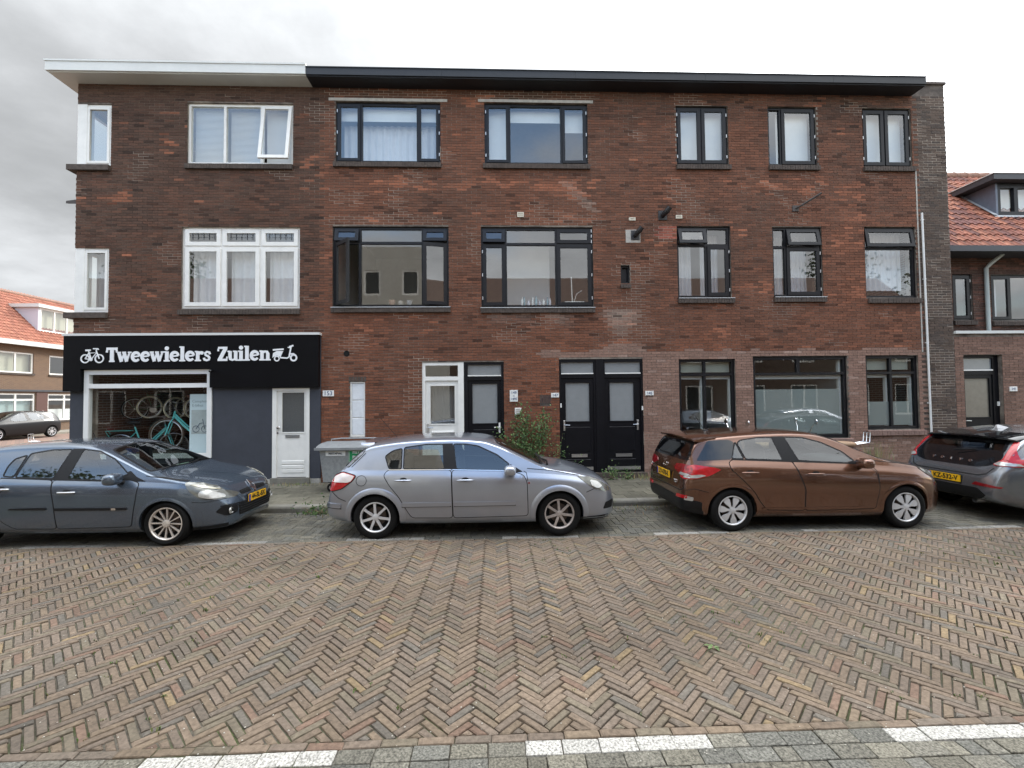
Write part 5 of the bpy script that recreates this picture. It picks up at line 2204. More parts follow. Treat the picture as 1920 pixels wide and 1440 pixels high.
mirror(a, 0.60, 0.985, m_silver, 0.105, 0.072)
an = MB()
an.tube([(-1.18, 0.05, 1.40), (-1.45, 0.05, 1.72)], 0.004, 5)
an.build('aerial', m_trim, rt)
wp = MB()
wp.tube([(1.13, -0.55, 1.045), (1.08, -0.2, 1.085), (1.06, 0.15, 1.10)], 0.010, 5)
wp.tube([(1.16, -0.62, 1.02), (1.17, -0.45, 1.05), (1.12, -0.30, 1.06)], 0.016, 5)
wp.build('wiper', m_trim, rt)
a.patch(rc([(0.86, 0.78), (0.885, 0.78), (0.885, 0.80), (0.86, 0.80)], 0.005), 'side', 'side_repeater', m_redd, 0.006, 0.03, thick=0.006)

# ------------------------------------------------------------------ bronze brown hatchback on the right
I20 = dict(
    top=[(-1.97, 0.52), (-1.965, 0.64), (-1.95, 0.78), (-1.935, 0.90), (-1.905, 1.00), (-1.845, 1.14), (-1.735, 1.335), (-1.65, 1.39), (-1.30, 1.435), (-0.80, 1.465), (-0.35, 1.474), (0.05, 1.45),
         (0.30, 1.385), (0.70, 1.205), (1.08, 1.045), (1.25, 1.01), (1.50, 0.965), (1.75, 0.89), (1.90, 0.81), (2.0, 0.70), (2.05, 0.58), (2.065, 0.50)],
    bot=[(-1.97, 0.36), (-1.93, 0.30), (-1.8, 0.26), (-1.5, 0.22), (1.5, 0.19), (1.85, 0.20), (2.0, 0.25), (2.065, 0.36)],
    W=[(-1.97, 0.60), (-1.955, 0.68), (-1.91, 0.755), (-1.80, 0.805), (-1.5, 0.845), (-1.0, 0.862), (0.0, 0.867), (1.0, 0.862), (1.45, 0.845), (1.70, 0.80), (1.88, 0.71), (2.0, 0.58), (2.065, 0.42)],
    belt=[(-1.97, 0.44), (-1.92, 0.80), (-1.8, 0.99), (-1.55, 1.045), (-1.0, 1.03), (0.5, 0.955), (1.0, 0.93), (1.45, 0.885), (1.75, 0.80), (1.95, 0.62), (2.065, 0.44)],
    crown=[(-1.97, 0.05), (-1.8, 0.10), (-1.2, 0.085), (0.1, 0.085), (0.8, 0.07), (1.2, 0.06), (1.7, 0.08), (2.065, 0.05)], tum=0.36,
    sec=[(0, -0.10), (0.06, -0.055), (0.16, -0.030), (0.32, -0.022), (0.42, -0.010), (0.60, 0.0), (0.76, -0.004), (0.82, -0.012), (0.86, -0.008), (0.90, -0.022), (1.0, -0.070)],
    xf=1.285, xr=-1.285, R=0.307, rim=0.205, arch=0.352, cab=(-1.60, 0.98),
    panes=[[(-1.255, 1.075), (-1.08, 1.068), (-1.15, 1.30), (-1.165, 1.30)],
           [(-1.055, 1.066), (-0.505, 1.04), (-0.585, 1.372), (-0.80, 1.372), (-1.08, 1.335), (-1.13, 1.29)],
           [(-0.275, 1.03), (0.46, 0.985), (0.57, 1.01), (0.42, 1.15), (0.14, 1.29), (-0.12, 1.362), (-0.40, 1.375)]],
    screen=[(0.34, -0.54), (1.04, -0.69), (1.07, 0.0), (1.04, 0.69), (0.34, 0.54), (0.26, 0.0)],
    rscreen=[(-0.60, 1.30), (-0.69, 1.05), (0.69, 1.05), (0.60, 1.30)], x_rs=(-2.3, -1.35), rg=m_cglassd, sf=-0.05, sr=-0.95)
m_brown = paint('bronze_brown_paint', (0.160, 0.076, 0.046), 0.75, 0.22)
b = base_car(I20, 'bronze brown five-door hatchback with silver hub caps parked before the ground-floor windows', m_brown, (4.60, -3.04, 0.0), wheel_kind='hubcap', m_r=m_hub)
rt = b.root
dr = door(b, [(-0.385, 1.03), (-1.24, 1.062), (-1.315, 1.02), (-1.30, 0.93), (-1.13, 0.76), (-0.98, 0.60), (-0.87, 0.42), (-0.79, 0.32), (-0.235, 0.30), (-0.235, 0.62)], rt, m_brown)
df = door(b, [(-0.375, 1.03), (0.55, 0.98), (0.72, 0.94), (0.84, 0.85), (0.87, 0.62), (0.82, 0.31), (-0.225, 0.30), (-0.225, 0.62)], rt, m_brown)
handle(b, -1.155, -0.91, 0.875, dr, m_brown)
handle(b, -0.19, 0.05, 0.845, df, m_brown)
b.patch([(-0.51, 1.035), (-0.275, 1.025), (-0.40, 1.385), (-0.59, 1.382)], 'side', 'door_pillar', m_trim, 0.004, 0.06, thick=0.004)
b.patch(rc([(-1.76, 1.045), (-1.265, 1.062), (-1.175, 1.31), (-1.24, 1.345), (-1.56, 1.335)], 0.03), 'side', 'rear_quarter_panel', m_gloss, 0.004, 0.05, thick=0.004)
b.patch(rc([(0.48, 0.982), (0.66, 0.945), (0.74, 0.945), (0.60, 1.02)], 0.02), 'side', 'mirror_triangle', m_trim, 0.004, 0.05, thick=0.004)
b.line([(-1.26, 1.060), (0.60, 0.972)], 'side', 'waist_strip', m_trim, 0.014, 0.009)
for x in (1.285, -1.285):
    arch_ring(b, x, 0.307, 0.350, 0.40, m_brown, 0.008)
b.line([(-0.85, 0.345), (0.80, 0.335)], 'side', 'sill_crease', m_brown, 0.02, 0.012)
# rear: lamps wrap from the tailgate round the corner
for sgn in (-1, 1):
    ax = 'side' if sgn < 0 else 'far'
    t1 = b.patch(rc([(-1.945, 0.80), (-1.918, 0.885), (-1.868, 0.968), (-1.80, 0.985), (-1.56, 0.955), (-1.44, 0.925), (-1.60, 0.84), (-1.80, 0.785), (-1.93, 0.77)], 0.03), ax, 'tail_lamp', m_redl, 0.008, 0.035, thick=0.012)
    b.patch(rc([(sgn * 0.34, 0.90), (sgn * 0.40, 0.965), (sgn * 0.62, 0.985), (sgn * 0.765, 0.975), (sgn * 0.775, 0.80), (sgn * 0.62, 0.815), (sgn * 0.44, 0.865)], 0.02), 'rear', 'inner_lens', m_redd, 0.008, 0.035, t1, 0.012)
    b.patch(rc([(sgn * 0.55, 0.828), (sgn * 0.74, 0.812), (sgn * 0.76, 0.845), (sgn * 0.60, 0.865)], 0.015), 'rear', 'reversing_lens', m_clear, 0.012, 0.03, t1, 0.008)
    b.patch(rc([(-1.93, 0.79), (-1.78, 0.80), (-1.66, 0.835), (-1.72, 0.85), (-1.90, 0.835)], 0.015), ax, 'reversing_lens', m_clear, 0.012, 0.03, t1, 0.008)
    fl_ = b.patch(rc([(sgn * 0.50, 0.475), (sgn * 0.74, 0.49), (sgn * 0.75, 0.535), (sgn * 0.52, 0.525)], 0.015), 'rear', 'rear_fog_lamp', m_redl, 0.012, 0.03, thick=0.012)
    b.patch(rc([(-1.94, 0.465), (-1.84, 0.455), (-1.83, 0.51), (-1.93, 0.525)], 0.015), ax, 'rear_reflector', m_clear if sgn < 0 else m_redl, 0.012, 0.03, fl_, 0.010)
b.patch(rc([(-0.78, 0.30), (-0.80, 0.46), (-0.42, 0.50), (0.42, 0.50), (0.80, 0.46), (0.78, 0.30)], 0.04), 'rear', 'lower_bumper', m_trim, 0.010, 0.05, thick=0.012)
b.patch(rc([(-1.955, 0.33), (-1.86, 0.28), (-1.68, 0.25), (-1.70, 0.31), (-1.84, 0.43), (-1.955, 0.46)], 0.02), 'side', 'lower_bumper_corner', m_trim, 0.009, 0.05, thick=0.012)
b.line([(-0.70, 0.635), (-0.62, 0.595), (0.62, 0.595), (0.70, 0.635)], 'rear', 'tailgate_gap', m_seam, 0.012, 0.003)
b.line([(-0.70, 0.635), (-0.66, 0.80)], 'rear', 'tailgate_gap', m_seam, 0.012, 0.003)
plate(b, 'ZV-078-K', 'rear', 0, 0.765, off=0.022, w=0.52)
b.line([(-1.95, 0.60), (-1.83, 0.64), (-1.63, 0.59)], 'side', 'bumper_gap', m_seam, 0.007, 0.003)
em = [(0.0 + 0.066 * math.cos(2 * PI * k / 24), 0.905 + 0.036 * math.sin(2 * PI * k / 24)) for k in range(24)]
eo = b.line(em, 'rear', 'emblem', m_chrome, 0.013, 0.014, closed=True)
b.line([(-0.022, 0.882), (-0.032, 0.928)], 'rear', 'emblem_bar', m_chrome, 0.014, 0.015, eo)
b.line([(0.034, 0.882), (0.022, 0.928)], 'rear', 'emblem_bar', m_chrome, 0.014, 0.015, eo)
b.line([(-0.028, 0.898), (0.028, 0.912)], 'rear', 'emblem_bar', m_chrome, 0.012, 0.0155, eo)
pp = b.proj(-0.45, 0.70, 'rear', 0.006)
text_obj('i20', 0.075, rt, (pp.x - 0.002, -0.45, 0.70), m_chrome, rot=(PI / 2, 0, -PI / 2), ext=0.003, off=0.001, name='badge_lettering')
b.patch(rc([(-0.22, 1.085), (-0.20, 1.06), (0.36, 1.06), (0.36, 1.085)], 0.008), 'rear', 'rear_wiper', m_trim, 0.018, 0.04, thick=0.012)
sp = MB()
prof = [(-1.48, 1.424), (-1.70, 1.408), (-1.80, 1.392), (-1.80, 1.372), (-1.68, 1.362), (-1.52, 1.388)]
n = len(prof)
vs = []
for y, dx, dz in ((-0.66, 0.06, -0.05), (-0.56, 0.0, -0.02), (0.0, -0.02, 0.0), (0.56, 0.0, -0.02), (0.66, 0.06, -0.05)):
    vs += [(p[0] + dx, y, p[1] + dz) for p in prof]
fs = []
for i in range(4):
    for k in range(n):
        l = (k + 1) % n
        fs.append((i * n + k, i * n + l, (i + 1) * n + l, (i + 1) * n + k))
fs += [tuple(range(n)), tuple(range(5 * n - 1, 4 * n - 1, -1))]
sp.add(vs, fs)
so_ = sp.build('roof_spoiler', m_brown, rt, smooth=50)
bl_ = MB()
bl_.box(-1.795, -1.785, -0.14, 0.14, 1.379, 1.392)
bl_.build('brake_light', m_redl, so_)
an = MB()
an.tube([(-1.28, 0.0, 1.43), (-1.42, 0.0, 1.66)], 0.004, 5)
an.ball((-1.27, 0, 1.435), 0.05, 0.025, 0.02, 10, 6)
an.build('aerial', m_trim, rt)
mirror(b, 0.60, 1.00, m_brown, 0.115, 0.075)
for sgn, ax in ((-1, 'side'), (1, 'far')):
    hl = b.patch(rc([(1.53, 0.905), (1.72, 0.875), (1.88, 0.79), (1.985, 0.66), (1.95, 0.63), (1.80, 0.72), (1.66, 0.80)], 0.03), ax, 'headlight', m_lampd, 0.007, 0.04, thick=0.010)
    b.patch(rc([(1.70, 0.855), (1.80, 0.81), (1.92, 0.70), (1.86, 0.70), (1.74, 0.79)], 0.02), ax, 'reflector', m_clear, 0.011, 0.04, hl, 0.006)
b.line([(0.87, 0.64), (0.86, 0.86), (0.80, 0.945)], 'side', 'wing_gap', m_seam, 0.007, 0.003)
b.line([(1.55, 0.915), (1.2, 0.975), (0.88, 1.01)], 'side', 'bonnet_gap', m_seam, 0.008, 0.004)
ex = MB()
ex.tube([(-1.70, 0.45, 0.24), (-1.90, 0.45, 0.24)], 0.028, 12, caps=False)
ex.build('exhaust', m_steel, rt, smooth=40)

# ------------------------------------------------------------------ blue-grey hatchback on the left
CLIO = dict(
    top=[(-1.895, 0.52), (-1.885, 0.66), (-1.86, 0.80), (-1.80, 0.96), (-1.70, 1.15), (-1.60, 1.33), (-1.52, 1.395), (-1.30, 1.44), (-0.80, 1.485), (-0.35, 1.493), (0.05, 1.465), (0.28, 1.40),
         (0.62, 1.245), (1.02, 1.06), (1.15, 1.015), (1.35, 0.975), (1.60, 0.915), (1.82, 0.835), (1.95, 0.755), (2.03, 0.66), (2.075, 0.55), (2.09, 0.46)],
    bot=[(-1.895, 0.36), (-1.85, 0.30), (-1.5, 0.22), (1.5, 0.19), (1.85, 0.19), (2.02, 0.21), (2.09, 0.30)],
    W=[(-1.895, 0.58), (-1.87, 0.68), (-1.80, 0.745), (-1.6, 0.80), (-1.2, 0.84), (0.0, 0.853), (1.0, 0.85), (1.45, 0.838), (1.70, 0.79), (1.88, 0.70), (2.0, 0.58), (2.06, 0.46), (2.09, 0.34)],
    belt=[(-1.895, 0.44), (-1.83, 0.80), (-1.7, 0.96), (-1.2, 0.985), (-0.5, 0.965), (0.5, 0.925), (1.0, 0.91), (1.45, 0.875), (1.75, 0.78), (1.98, 0.60), (2.09, 0.40)],
    crown=[(-1.895, 0.05), (-1.7, 0.09), (-1.2, 0.085), (0.1, 0.085), (0.8, 0.07), (1.2, 0.07), (1.7, 0.09), (2.09, 0.05)], tum=0.36,
    xf=1.2875, xr=-1.2875, R=0.302, rim=0.218, arch=0.345, cab=(-1.50, 0.95),
    panes=[[(-0.915, 1.03), (-0.77, 1.015), (-0.705, 1.315), (-0.85, 1.265), (-0.90, 1.17)],
           [(-0.745, 1.012), (-0.235, 0.985), (-0.13, 1.385), (-0.40, 1.382), (-0.67, 1.335)],
           [(-0.055, 0.975), (0.50, 0.948), (0.74, 1.03), (0.50, 1.235), (0.24, 1.355), (0.02, 1.385)]],
    screen=[(0.33, -0.53), (0.98, -0.68), (1.02, 0.0), (0.98, 0.68), (0.33, 0.53), (0.24, 0.0)],
    rscreen=[(-0.50, 1.33), (-0.62, 1.05), (0.62, 1.05), (0.50, 1.33)], x_rs=(-2.3, -1.4), sf=0.0, sr=-0.9)
m_blueg = paint('blue_grey_paint', (0.100, 0.130, 0.172), 0.65, 0.26)
c = base_car(CLIO, 'blue-grey five-door hatchback with twelve-spoke wheels parked before the shop', m_blueg, (-5.66, -3.14, 0.0), wheel_kind='multi', m_r=mat('worn_bright_alloy', (0.70, 0.64, 0.58), 0.25, metal=0.5, amt=0.1))
rt = c.root
dr = door(c, [(-0.235, 0.965), (-0.92, 1.005), (-1.05, 0.92), (-1.10, 0.75), (-1.00, 0.55), (-0.84, 0.38), (-0.70, 0.29), (-0.145, 0.28), (-0.17, 0.62)], rt, m_blueg)
df = door(c, [(-0.225, 0.965), (0.52, 0.935), (0.78, 0.95), (0.93, 0.90), (0.90, 0.64), (0.84, 0.29), (-0.135, 0.28), (-0.16, 0.62)], rt, m_blueg)
handle(c, -0.98, -0.75, 0.855, dr, m_steel)
handle(c, -0.115, 0.12, 0.80, df, m_steel)
c.patch(rc([(-0.76, 0.565), (-0.26, 0.555), (-0.26, 0.59), (-0.73, 0.585)], 0.012), 'side', 'side_moulding', m_trim, 0.016, 0.05, dr, 0.016)
mo = c.patch(rc([(-0.155, 0.545), (0.80, 0.535), (0.80, 0.57), (-0.155, 0.58)], 0.012), 'side', 'side_moulding', m_trim, 0.016, 0.05, df, 0.016)
c.patch(rc([(0.60, 0.540), (0.66, 0.540), (0.66, 0.568), (0.60, 0.570)], 0.005), 'side', 'moulding_badge', m_chrome, 0.020, 0.03, df, 0.006)
c.patch([(-0.24, 0.975), (-0.055, 0.965), (0.03, 1.395), (-0.125, 1.395)], 'side', 'door_pillar', m_trim, 0.004, 0.06, thick=0.004)
c.patch(rc([(0.52, 0.942), (0.80, 0.925), (1.00, 0.925), (0.86, 0.99), (0.755, 1.075), (0.72, 1.06), (0.745, 1.02)], 0.02), 'side', 'mirror_triangle', m_trim, 0.004, 0.05, thick=0.004)
c.line([(-0.92, 1.005), (0.52, 0.938)], 'side', 'waist_strip', m_trim, 0.014, 0.009)
for x in (1.2875, -1.2875):
    arch_ring(c, x, 0.302, 0.343, 0.385, m_blueg, 0.008)
for sgn, ax in ((-1, 'side'), (1, 'far')):
    hl = c.patch(rc([(1.50, 0.895), (1.66, 0.87), (1.84, 0.80), (1.985, 0.695), (2.005, 0.63), (1.90, 0.625), (1.72, 0.66), (1.56, 0.80)], 0.04), ax, 'headlight', m_lampd, 0.008, 0.035, thick=0.012)
    c.patch(rc([(sgn * 0.36, 0.655), (sgn * 0.45, 0.70), (sgn * 0.62, 0.755), (sgn * 0.66, 0.72), (sgn * 0.64, 0.63), (sgn * 0.5, 0.615)], 0.03), 'front', 'inner_lens', m_lampd, 0.009, 0.035, hl, 0.012)
    c.patch(rc([(1.70, 0.76), (1.80, 0.765), (1.94, 0.69), (1.96, 0.64), (1.80, 0.65), (1.70, 0.69)], 0.03), ax, 'reflector', m_clear, 0.013, 0.03, hl, 0.006)
    c.patch(rc([(1.56, 0.865), (1.70, 0.84), (1.90, 0.755), (1.82, 0.775), (1.62, 0.84)], 0.02), ax, 'indicator_lens', mat('cream_lens', (0.40, 0.37, 0.27), 0.2, coat=1.0), 0.013, 0.03, hl, 0.006)
    fo_ = c.patch(rc([(sgn * 0.46, 0.40), (sgn * 0.44, 0.50), (sgn * 0.66, 0.505), (sgn * 0.70, 0.44), (sgn * 0.60, 0.36)], 0.03), 'front', 'fog_lamp_recess', m_trim, 0.005, 0.035, thick=0.006)
    pf = c.proj(sgn * 0.56, 0.435, 'front', 0.012)
    fb_ = MB()
    fb_.lathe([(0.0, 0.004), (0.03, 0.0), (0.042, 0.012), (0.05, 0.0)], (pf.x, pf.y, pf.z), 'x', 20)
    fb_.build('fog_lamp', m_clear, fo_, smooth=50)
c.patch(rc([(-0.44, 0.34), (-0.44, 0.50), (0.44, 0.50), (0.44, 0.34)], 0.03), 'front', 'lower_grille', m_seam, 0.004, 0.05, thick=0.004)
for z in (0.37, 0.405, 0.44, 0.475):
    c.line([(-0.43, z), (0.43, z)], 'front', 'grille_slat', m_trim, 0.012, 0.010)
c.line([(-0.66, 0.518), (-0.4, 0.515), (0.4, 0.515), (0.66, 0.518)], 'front', 'bumper_strip', m_trim, 0.02, 0.014)
c.patch(rc([(-0.33, 0.625), (-0.36, 0.68), (-0.09, 0.70), (-0.09, 0.63)], 0.02), 'front', 'upper_grille', m_seam, 0.005, 0.04, thick=0.004)
c.patch(rc([(0.33, 0.625), (0.36, 0.68), (0.09, 0.70), (0.09, 0.63)], 0.02), 'front', 'upper_grille', m_seam, 0.005, 0.04, thick=0.004)
for z in (0.645, 0.668):
    c.line([(-0.34, z), (-0.09, z)], 'front', 'grille_slat', m_trim, 0.009, 0.009)
    c.line([(0.34, z), (0.09, z)], 'front', 'grille_slat', m_trim, 0.009, 0.009)
eo = c.line([(0.0, 0.615), (0.048, 0.69), (0.0, 0.765), (-0.048, 0.69)], 'front', 'emblem', m_chrome, 0.026, 0.022, closed=True)
plate(c, '44-SL-BX', 'front', 0, 0.545, off=0.025, w=0.50)
c.line([(1.52, 0.905), (1.2, 0.965), (0.98, 1.0)], 'side', 'bonnet_gap', m_seam, 0.008, 0.004)
c.line([(1.985, 0.62), (1.75, 0.60), (1.63, 0.62)], 'side', 'bumper_gap', m_seam, 0.007, 0.003)
c.patch(rc([(1.60, 0.195), (2.05, 0.225), (2.05, 0.26), (1.62, 0.245)], 0.01), 'side', 'front_lip', m_trim, 0.008, 0.05, thick=0.010)
tl = c.patch(rc([(-1.84, 0.80), (-1.76, 0.98), (-1.66, 1.06), (-1.60, 0.98), (-1.66, 0.80), (-1.75, 0.74)], 0.03), 'side', 'tail_lamp', m_redl, 0.008, 0.04, thick=0.010)
mirror(c, 0.66, 0.985, m_blueg, 0.115, 0.08)
an = MB()
an.tube([(-0.35, 0.0, 1.49), (-0.39, 0.0, 1.58)], 0.005, 5)
an.ball((-0.35, 0, 1.493), 0.03, 0.02, 0.012, 8, 6)
an.build('aerial', m_trim, rt)
wp = MB()
wp.tube([(1.06, -0.58, 1.055), (1.00, -0.15, 1.10), (0.99, 0.2, 1.105)], 0.010, 5)
wp.tube([(1.06, 0.05, 1.075), (0.99, 0.35, 1.095), (0.97, 0.6, 1.075)], 0.010, 5)
wp.build('wiper', m_trim, rt)
pk = MB()
pk.add([(0.90, 0.05, 1.025), (0.90, 0.42, 1.025), (0.76, 0.42, 1.03), (0.76, 0.05, 1.03)], [(0, 1, 2, 3)])
pk.build('parking_disc', mat('pale_green_card', (0.45, 0.65, 0.50), 0.7), rt)

# ------------------------------------------------------------------ dark grey hatchback at the right edge, seen from behind
V40 = dict(
    top=[(-2.16, 0.55), (-2.15, 0.66), (-2.12, 0.76), (-2.06, 0.86), (-2.00, 0.95), (-1.90, 1.08), (-1.70, 1.27), (-1.60, 1.325), (-1.30, 1.375), (-0.80, 1.43), (-0.25, 1.445),
         (0.20, 1.41), (0.45, 1.33), (0.85, 1.16), (1.15, 1.02), (1.35, 0.975), (1.60, 0.93), (1.90, 0.84), (2.08, 0.73), (2.17, 0.60), (2.20, 0.50)],
    bot=[(-2.16, 0.40), (-2.10, 0.32), (-1.9, 0.26), (-1.5, 0.20), (1.5, 0.18), (2.0, 0.19), (2.14, 0.24), (2.20, 0.34)],
    W=[(-2.16, 0.58), (-2.14, 0.68), (-2.08, 0.765), (-1.95, 0.83), (-1.6, 0.885), (-1.0, 0.90), (0.0, 0.90), (1.0, 0.893), (1.5, 0.875), (1.85, 0.82), (2.05, 0.72), (2.15, 0.58), (2.20, 0.42)],
    belt=[(-2.16, 0.45), (-2.06, 0.80), (-1.85, 0.97), (-1.5, 1.03), (-1.0, 1.00), (0.5, 0.93), (1.1, 0.91), (1.6, 0.86), (1.95, 0.74), (2.15, 0.56), (2.20, 0.42)],
    crown=[(-2.16, 0.05), (-1.8, 0.10), (-1.2, 0.085), (0.2, 0.085), (0.8, 0.07), (1.2, 0.06), (1.8, 0.08), (2.2, 0.05)], tum=0.40,
    xf=1.32, xr=-1.327, R=0.318, rim=0.215, arch=0.36, cab=(-1.72, 1.02),
    panes=[[(-1.47, 1.13), (-1.36, 1.06), (-0.98, 1.045), (-0.98, 1.295), (-1.28, 1.26), (-1.44, 1.19)],
           [(-0.95, 1.04), (-0.35, 1.01), (-0.37, 1.34), (-0.65, 1.335), (-0.95, 1.30)],
           [(-0.2, 1.0), (0.52, 0.97), (0.62, 1.03), (0.40, 1.18), (0.12, 1.30), (-0.05, 1.335), (-0.23, 1.34)]],
    screen=[(0.47, -0.55), (1.08, -0.70), (1.12, 0.0), (1.08, 0.70), (0.47, 0.55), (0.38, 0.0)],
    rscreen=[(-0.60, 1.235), (-0.655, 1.06), (0.655, 1.06), (0.60, 1.235)], x_rs=(-2.5, -1.5), rg=m_cglassd, sf=0.0, sr=-0.95)
m_dgrey = paint('graphite_paint', (0.185, 0.194, 0.21), 0.7, 0.26)
d = base_car(V40, 'dark grey hatchback seen from behind at the right edge with tall red tail lamps', m_dgrey, (9.47, -2.99, 0.0), wheel_kind='seven', m_r=m_alloyb)
rt = d.root
d.patch(rc([(-0.60, 0.86), (-0.69, 0.96), (-0.665, 1.065), (0.665, 1.065), (0.69, 0.96), (0.60, 0.86), (0.42, 0.82), (-0.42, 0.82)], 0.04), 'rear', 'black_tailgate_panel', m_gloss, 0.005, 0.05, thick=0.005)
for sgn in (-1, 1):
    ax = 'side' if sgn < 0 else 'far'
    t1 = d.patch(rc([(sgn * 0.655, 1.245), (sgn * 0.72, 1.215), (sgn * 0.775, 1.05), (sgn * 0.81, 0.97), (sgn * 0.82, 0.865), (sgn * 0.66, 0.865), (sgn * 0.625, 0.885), (sgn * 0.70, 0.96), (sgn * 0.69, 1.06)], 0.02), 'rear', 'tail_lamp', m_redl, 0.010, 0.03, thick=0.014)
    d.patch(rc([(-1.98, 0.955), (-1.80, 0.975), (-1.62, 0.955), (-1.54, 0.90), (-1.70, 0.868), (-1.98, 0.862)], 0.03), ax, 'side_lens', m_redl, 0.014, 0.03, t1, 0.014)
    d.patch(rc([(sgn * 0.635, 0.885), (sgn * 0.685, 0.93), (sgn * 0.80, 0.915), (sgn * 0.80, 0.88), (sgn * 0.70, 0.87)], 0.015), 'rear', 'reversing_lens', m_clear, 0.016, 0.03, t1, 0.008)
    d.patch(rc([(-2.0, 0.872), (-1.82, 0.878), (-1.86, 0.912), (-1.99, 0.91)], 0.015), ax, 'reversing_lens', m_clear, 0.019, 0.03, t1, 0.008)
    d.patch(rc([(sgn * 0.42, 0.545), (sgn * 0.47, 0.595), (sgn * 0.78, 0.555), (sgn * 0.76, 0.53)], 0.01), 'rear', 'rear_reflector', m_redd, 0.008, 0.03, thick=0.010)
d.line([(-0.66, 0.83), (-0.60, 0.735), (-0.50, 0.70), (0.50, 0.70), (0.60, 0.735), (0.66, 0.83)], 'rear', 'tailgate_gap', m_seam, 0.014, 0.003)
d.patch(rc([(-0.62, 0.40), (-0.50, 0.50), (0.50, 0.50), (0.62, 0.40), (0.50, 0.33), (-0.50, 0.33)], 0.04), 'rear', 'lower_bumper', m_trim, 0.006, 0.05, thick=0.008)
plate(d, 'KZ-532-V', 'rear', 0, 0.60, off=0.022, w=0.52)
for k_, ch in enumerate('VOLVO'):
    y = 0.30 - k_ * 0.15
    pp = d.proj(y, 0.90, 'rear', 0.006)
    text_obj(ch, 0.06, rt, (pp.x - 0.006, y, 0.90), m_chrome, rot=(PI / 2 - 0.5, 0, -PI / 2), ext=0.004, off=0.002, name='badge_lettering')
sp = MB()
prof = [(-1.42, 1.372), (-1.66, 1.335), (-1.79, 1.305), (-1.79, 1.28), (-1.68, 1.285), (-1.5, 1.315)]
n = len(prof)
vs = []
for y, dx, dz in ((-0.70, 0.06, -0.05), (-0.60, 0.0, -0.02), (0.0, -0.03, 0.0), (0.60, 0.0, -0.02), (0.70, 0.06, -0.05)):
    vs += [(p[0] + dx, y, p[1] + dz) for p in prof]
fs = []
for i in range(4):
    for k in range(n):
        l = (k + 1) % n
        fs.append((i * n + k, i * n + l, (i + 1) * n + l, (i + 1) * n + k))
fs += [tuple(range(n)), tuple(range(5 * n - 1, 4 * n - 1, -1))]
sp.add(vs, fs)
so_ = sp.build('roof_spoiler', m_gloss, rt, smooth=50)
fin = MB()
fin.add([(-1.05, -0.03, 1.405), (-1.25, -0.03, 1.385), (-1.25, 0.03, 1.385), (-1.05, 0.03, 1.405), (-1.20, -0.008, 1.455), (-1.24, -0.008, 1.45), (-1.24, 0.008, 1.45), (-1.20, 0.008, 1.455)],
        [(0, 1, 5, 4), (1, 2, 6, 5), (2, 3, 7, 6), (3, 0, 4, 7), (4, 5, 6, 7)])
fin.build('roof_fin', m_alloy, rt)
door(d, [(-0.28, 1.0), (-1.05, 1.03), (-1.25, 0.95), (-1.10, 0.70), (-0.90, 0.45), (-0.80, 0.30), (-0.25, 0.29)], rt, m_dgrey)
arch_ring(d, -1.327, 0.318, 0.358, 0.40, m_dgrey, 0.008)
ex = MB()
ex.tube([(-1.85, -0.40, 0.28), (-2.10, -0.40, 0.28)], 0.038, 14, caps=False)
ex.build('exhaust', m_steel, rt, smooth=40)
wp = MB()
wp.tube([(-2.0, 0.0, 1.045), (-1.93, -0.30, 1.085)], 0.010, 5)
wp.build('rear_wiper', m_trim, rt)

# ------------------------------------------------------------------ black hatchback across the side street
import copy
LEON = copy.deepcopy(CLIO)
LEON['rim'] = 0.215
e = base_car(LEON, 'small black hatchback parked before the far red-roofed houses', mat('black_paint', (0.006, 0.006, 0.007), 0.35, coat=0.25, spec=0.3, amt=0.1), (-26.0, 15.2, 0.0), rot=(0, 0, -PI / 2 - 0.10), wheel_kind='seven', m_r=m_hub, detail=False)


def fit(car_, sx, sz):
    car_.root.scale = (sx, sx, sz)
    for o in car_.root.children:
        if o.name.startswith('wheel') and o.type == 'EMPTY':
            o.scale = (1, 1, sx / sz)
            o.location.z *= sx / sz


fit(a, 0.972, 0.945)
fit(b, 0.985, 0.955)
fit(c, 0.972, 0.925)
fit(d, 0.985, 0.965)
# ------------------------------------------------------------------ cars on the near side, out of frame but mirrored in the ground-floor panes
for src_, x_, lb_ in ((a, 13.4, 'silver hatchback parked on the near side, mirrored in the large ground-floor window'), (c, 8.9, 'blue-grey hatchback parked on the near side, mirrored in the leftmost ground-floor window'),
                      (b, -13.2, 'bronze hatchback parked on the near side, mirrored in the shop window')):
    k_ = copy_tree(src_.root)
    k_.location = (x_, -8.72, 0)
    k_['label'] = lb_
# ================================================================== shop sign
m_signb = mat('black_sign_panel', (0.004, 0.004, 0.005), 0.4, amt=0.2, scale=2, spec=0.12)
m_signw = mat('white_sign_letter', (0.82, 0.83, 0.84), 0.45)


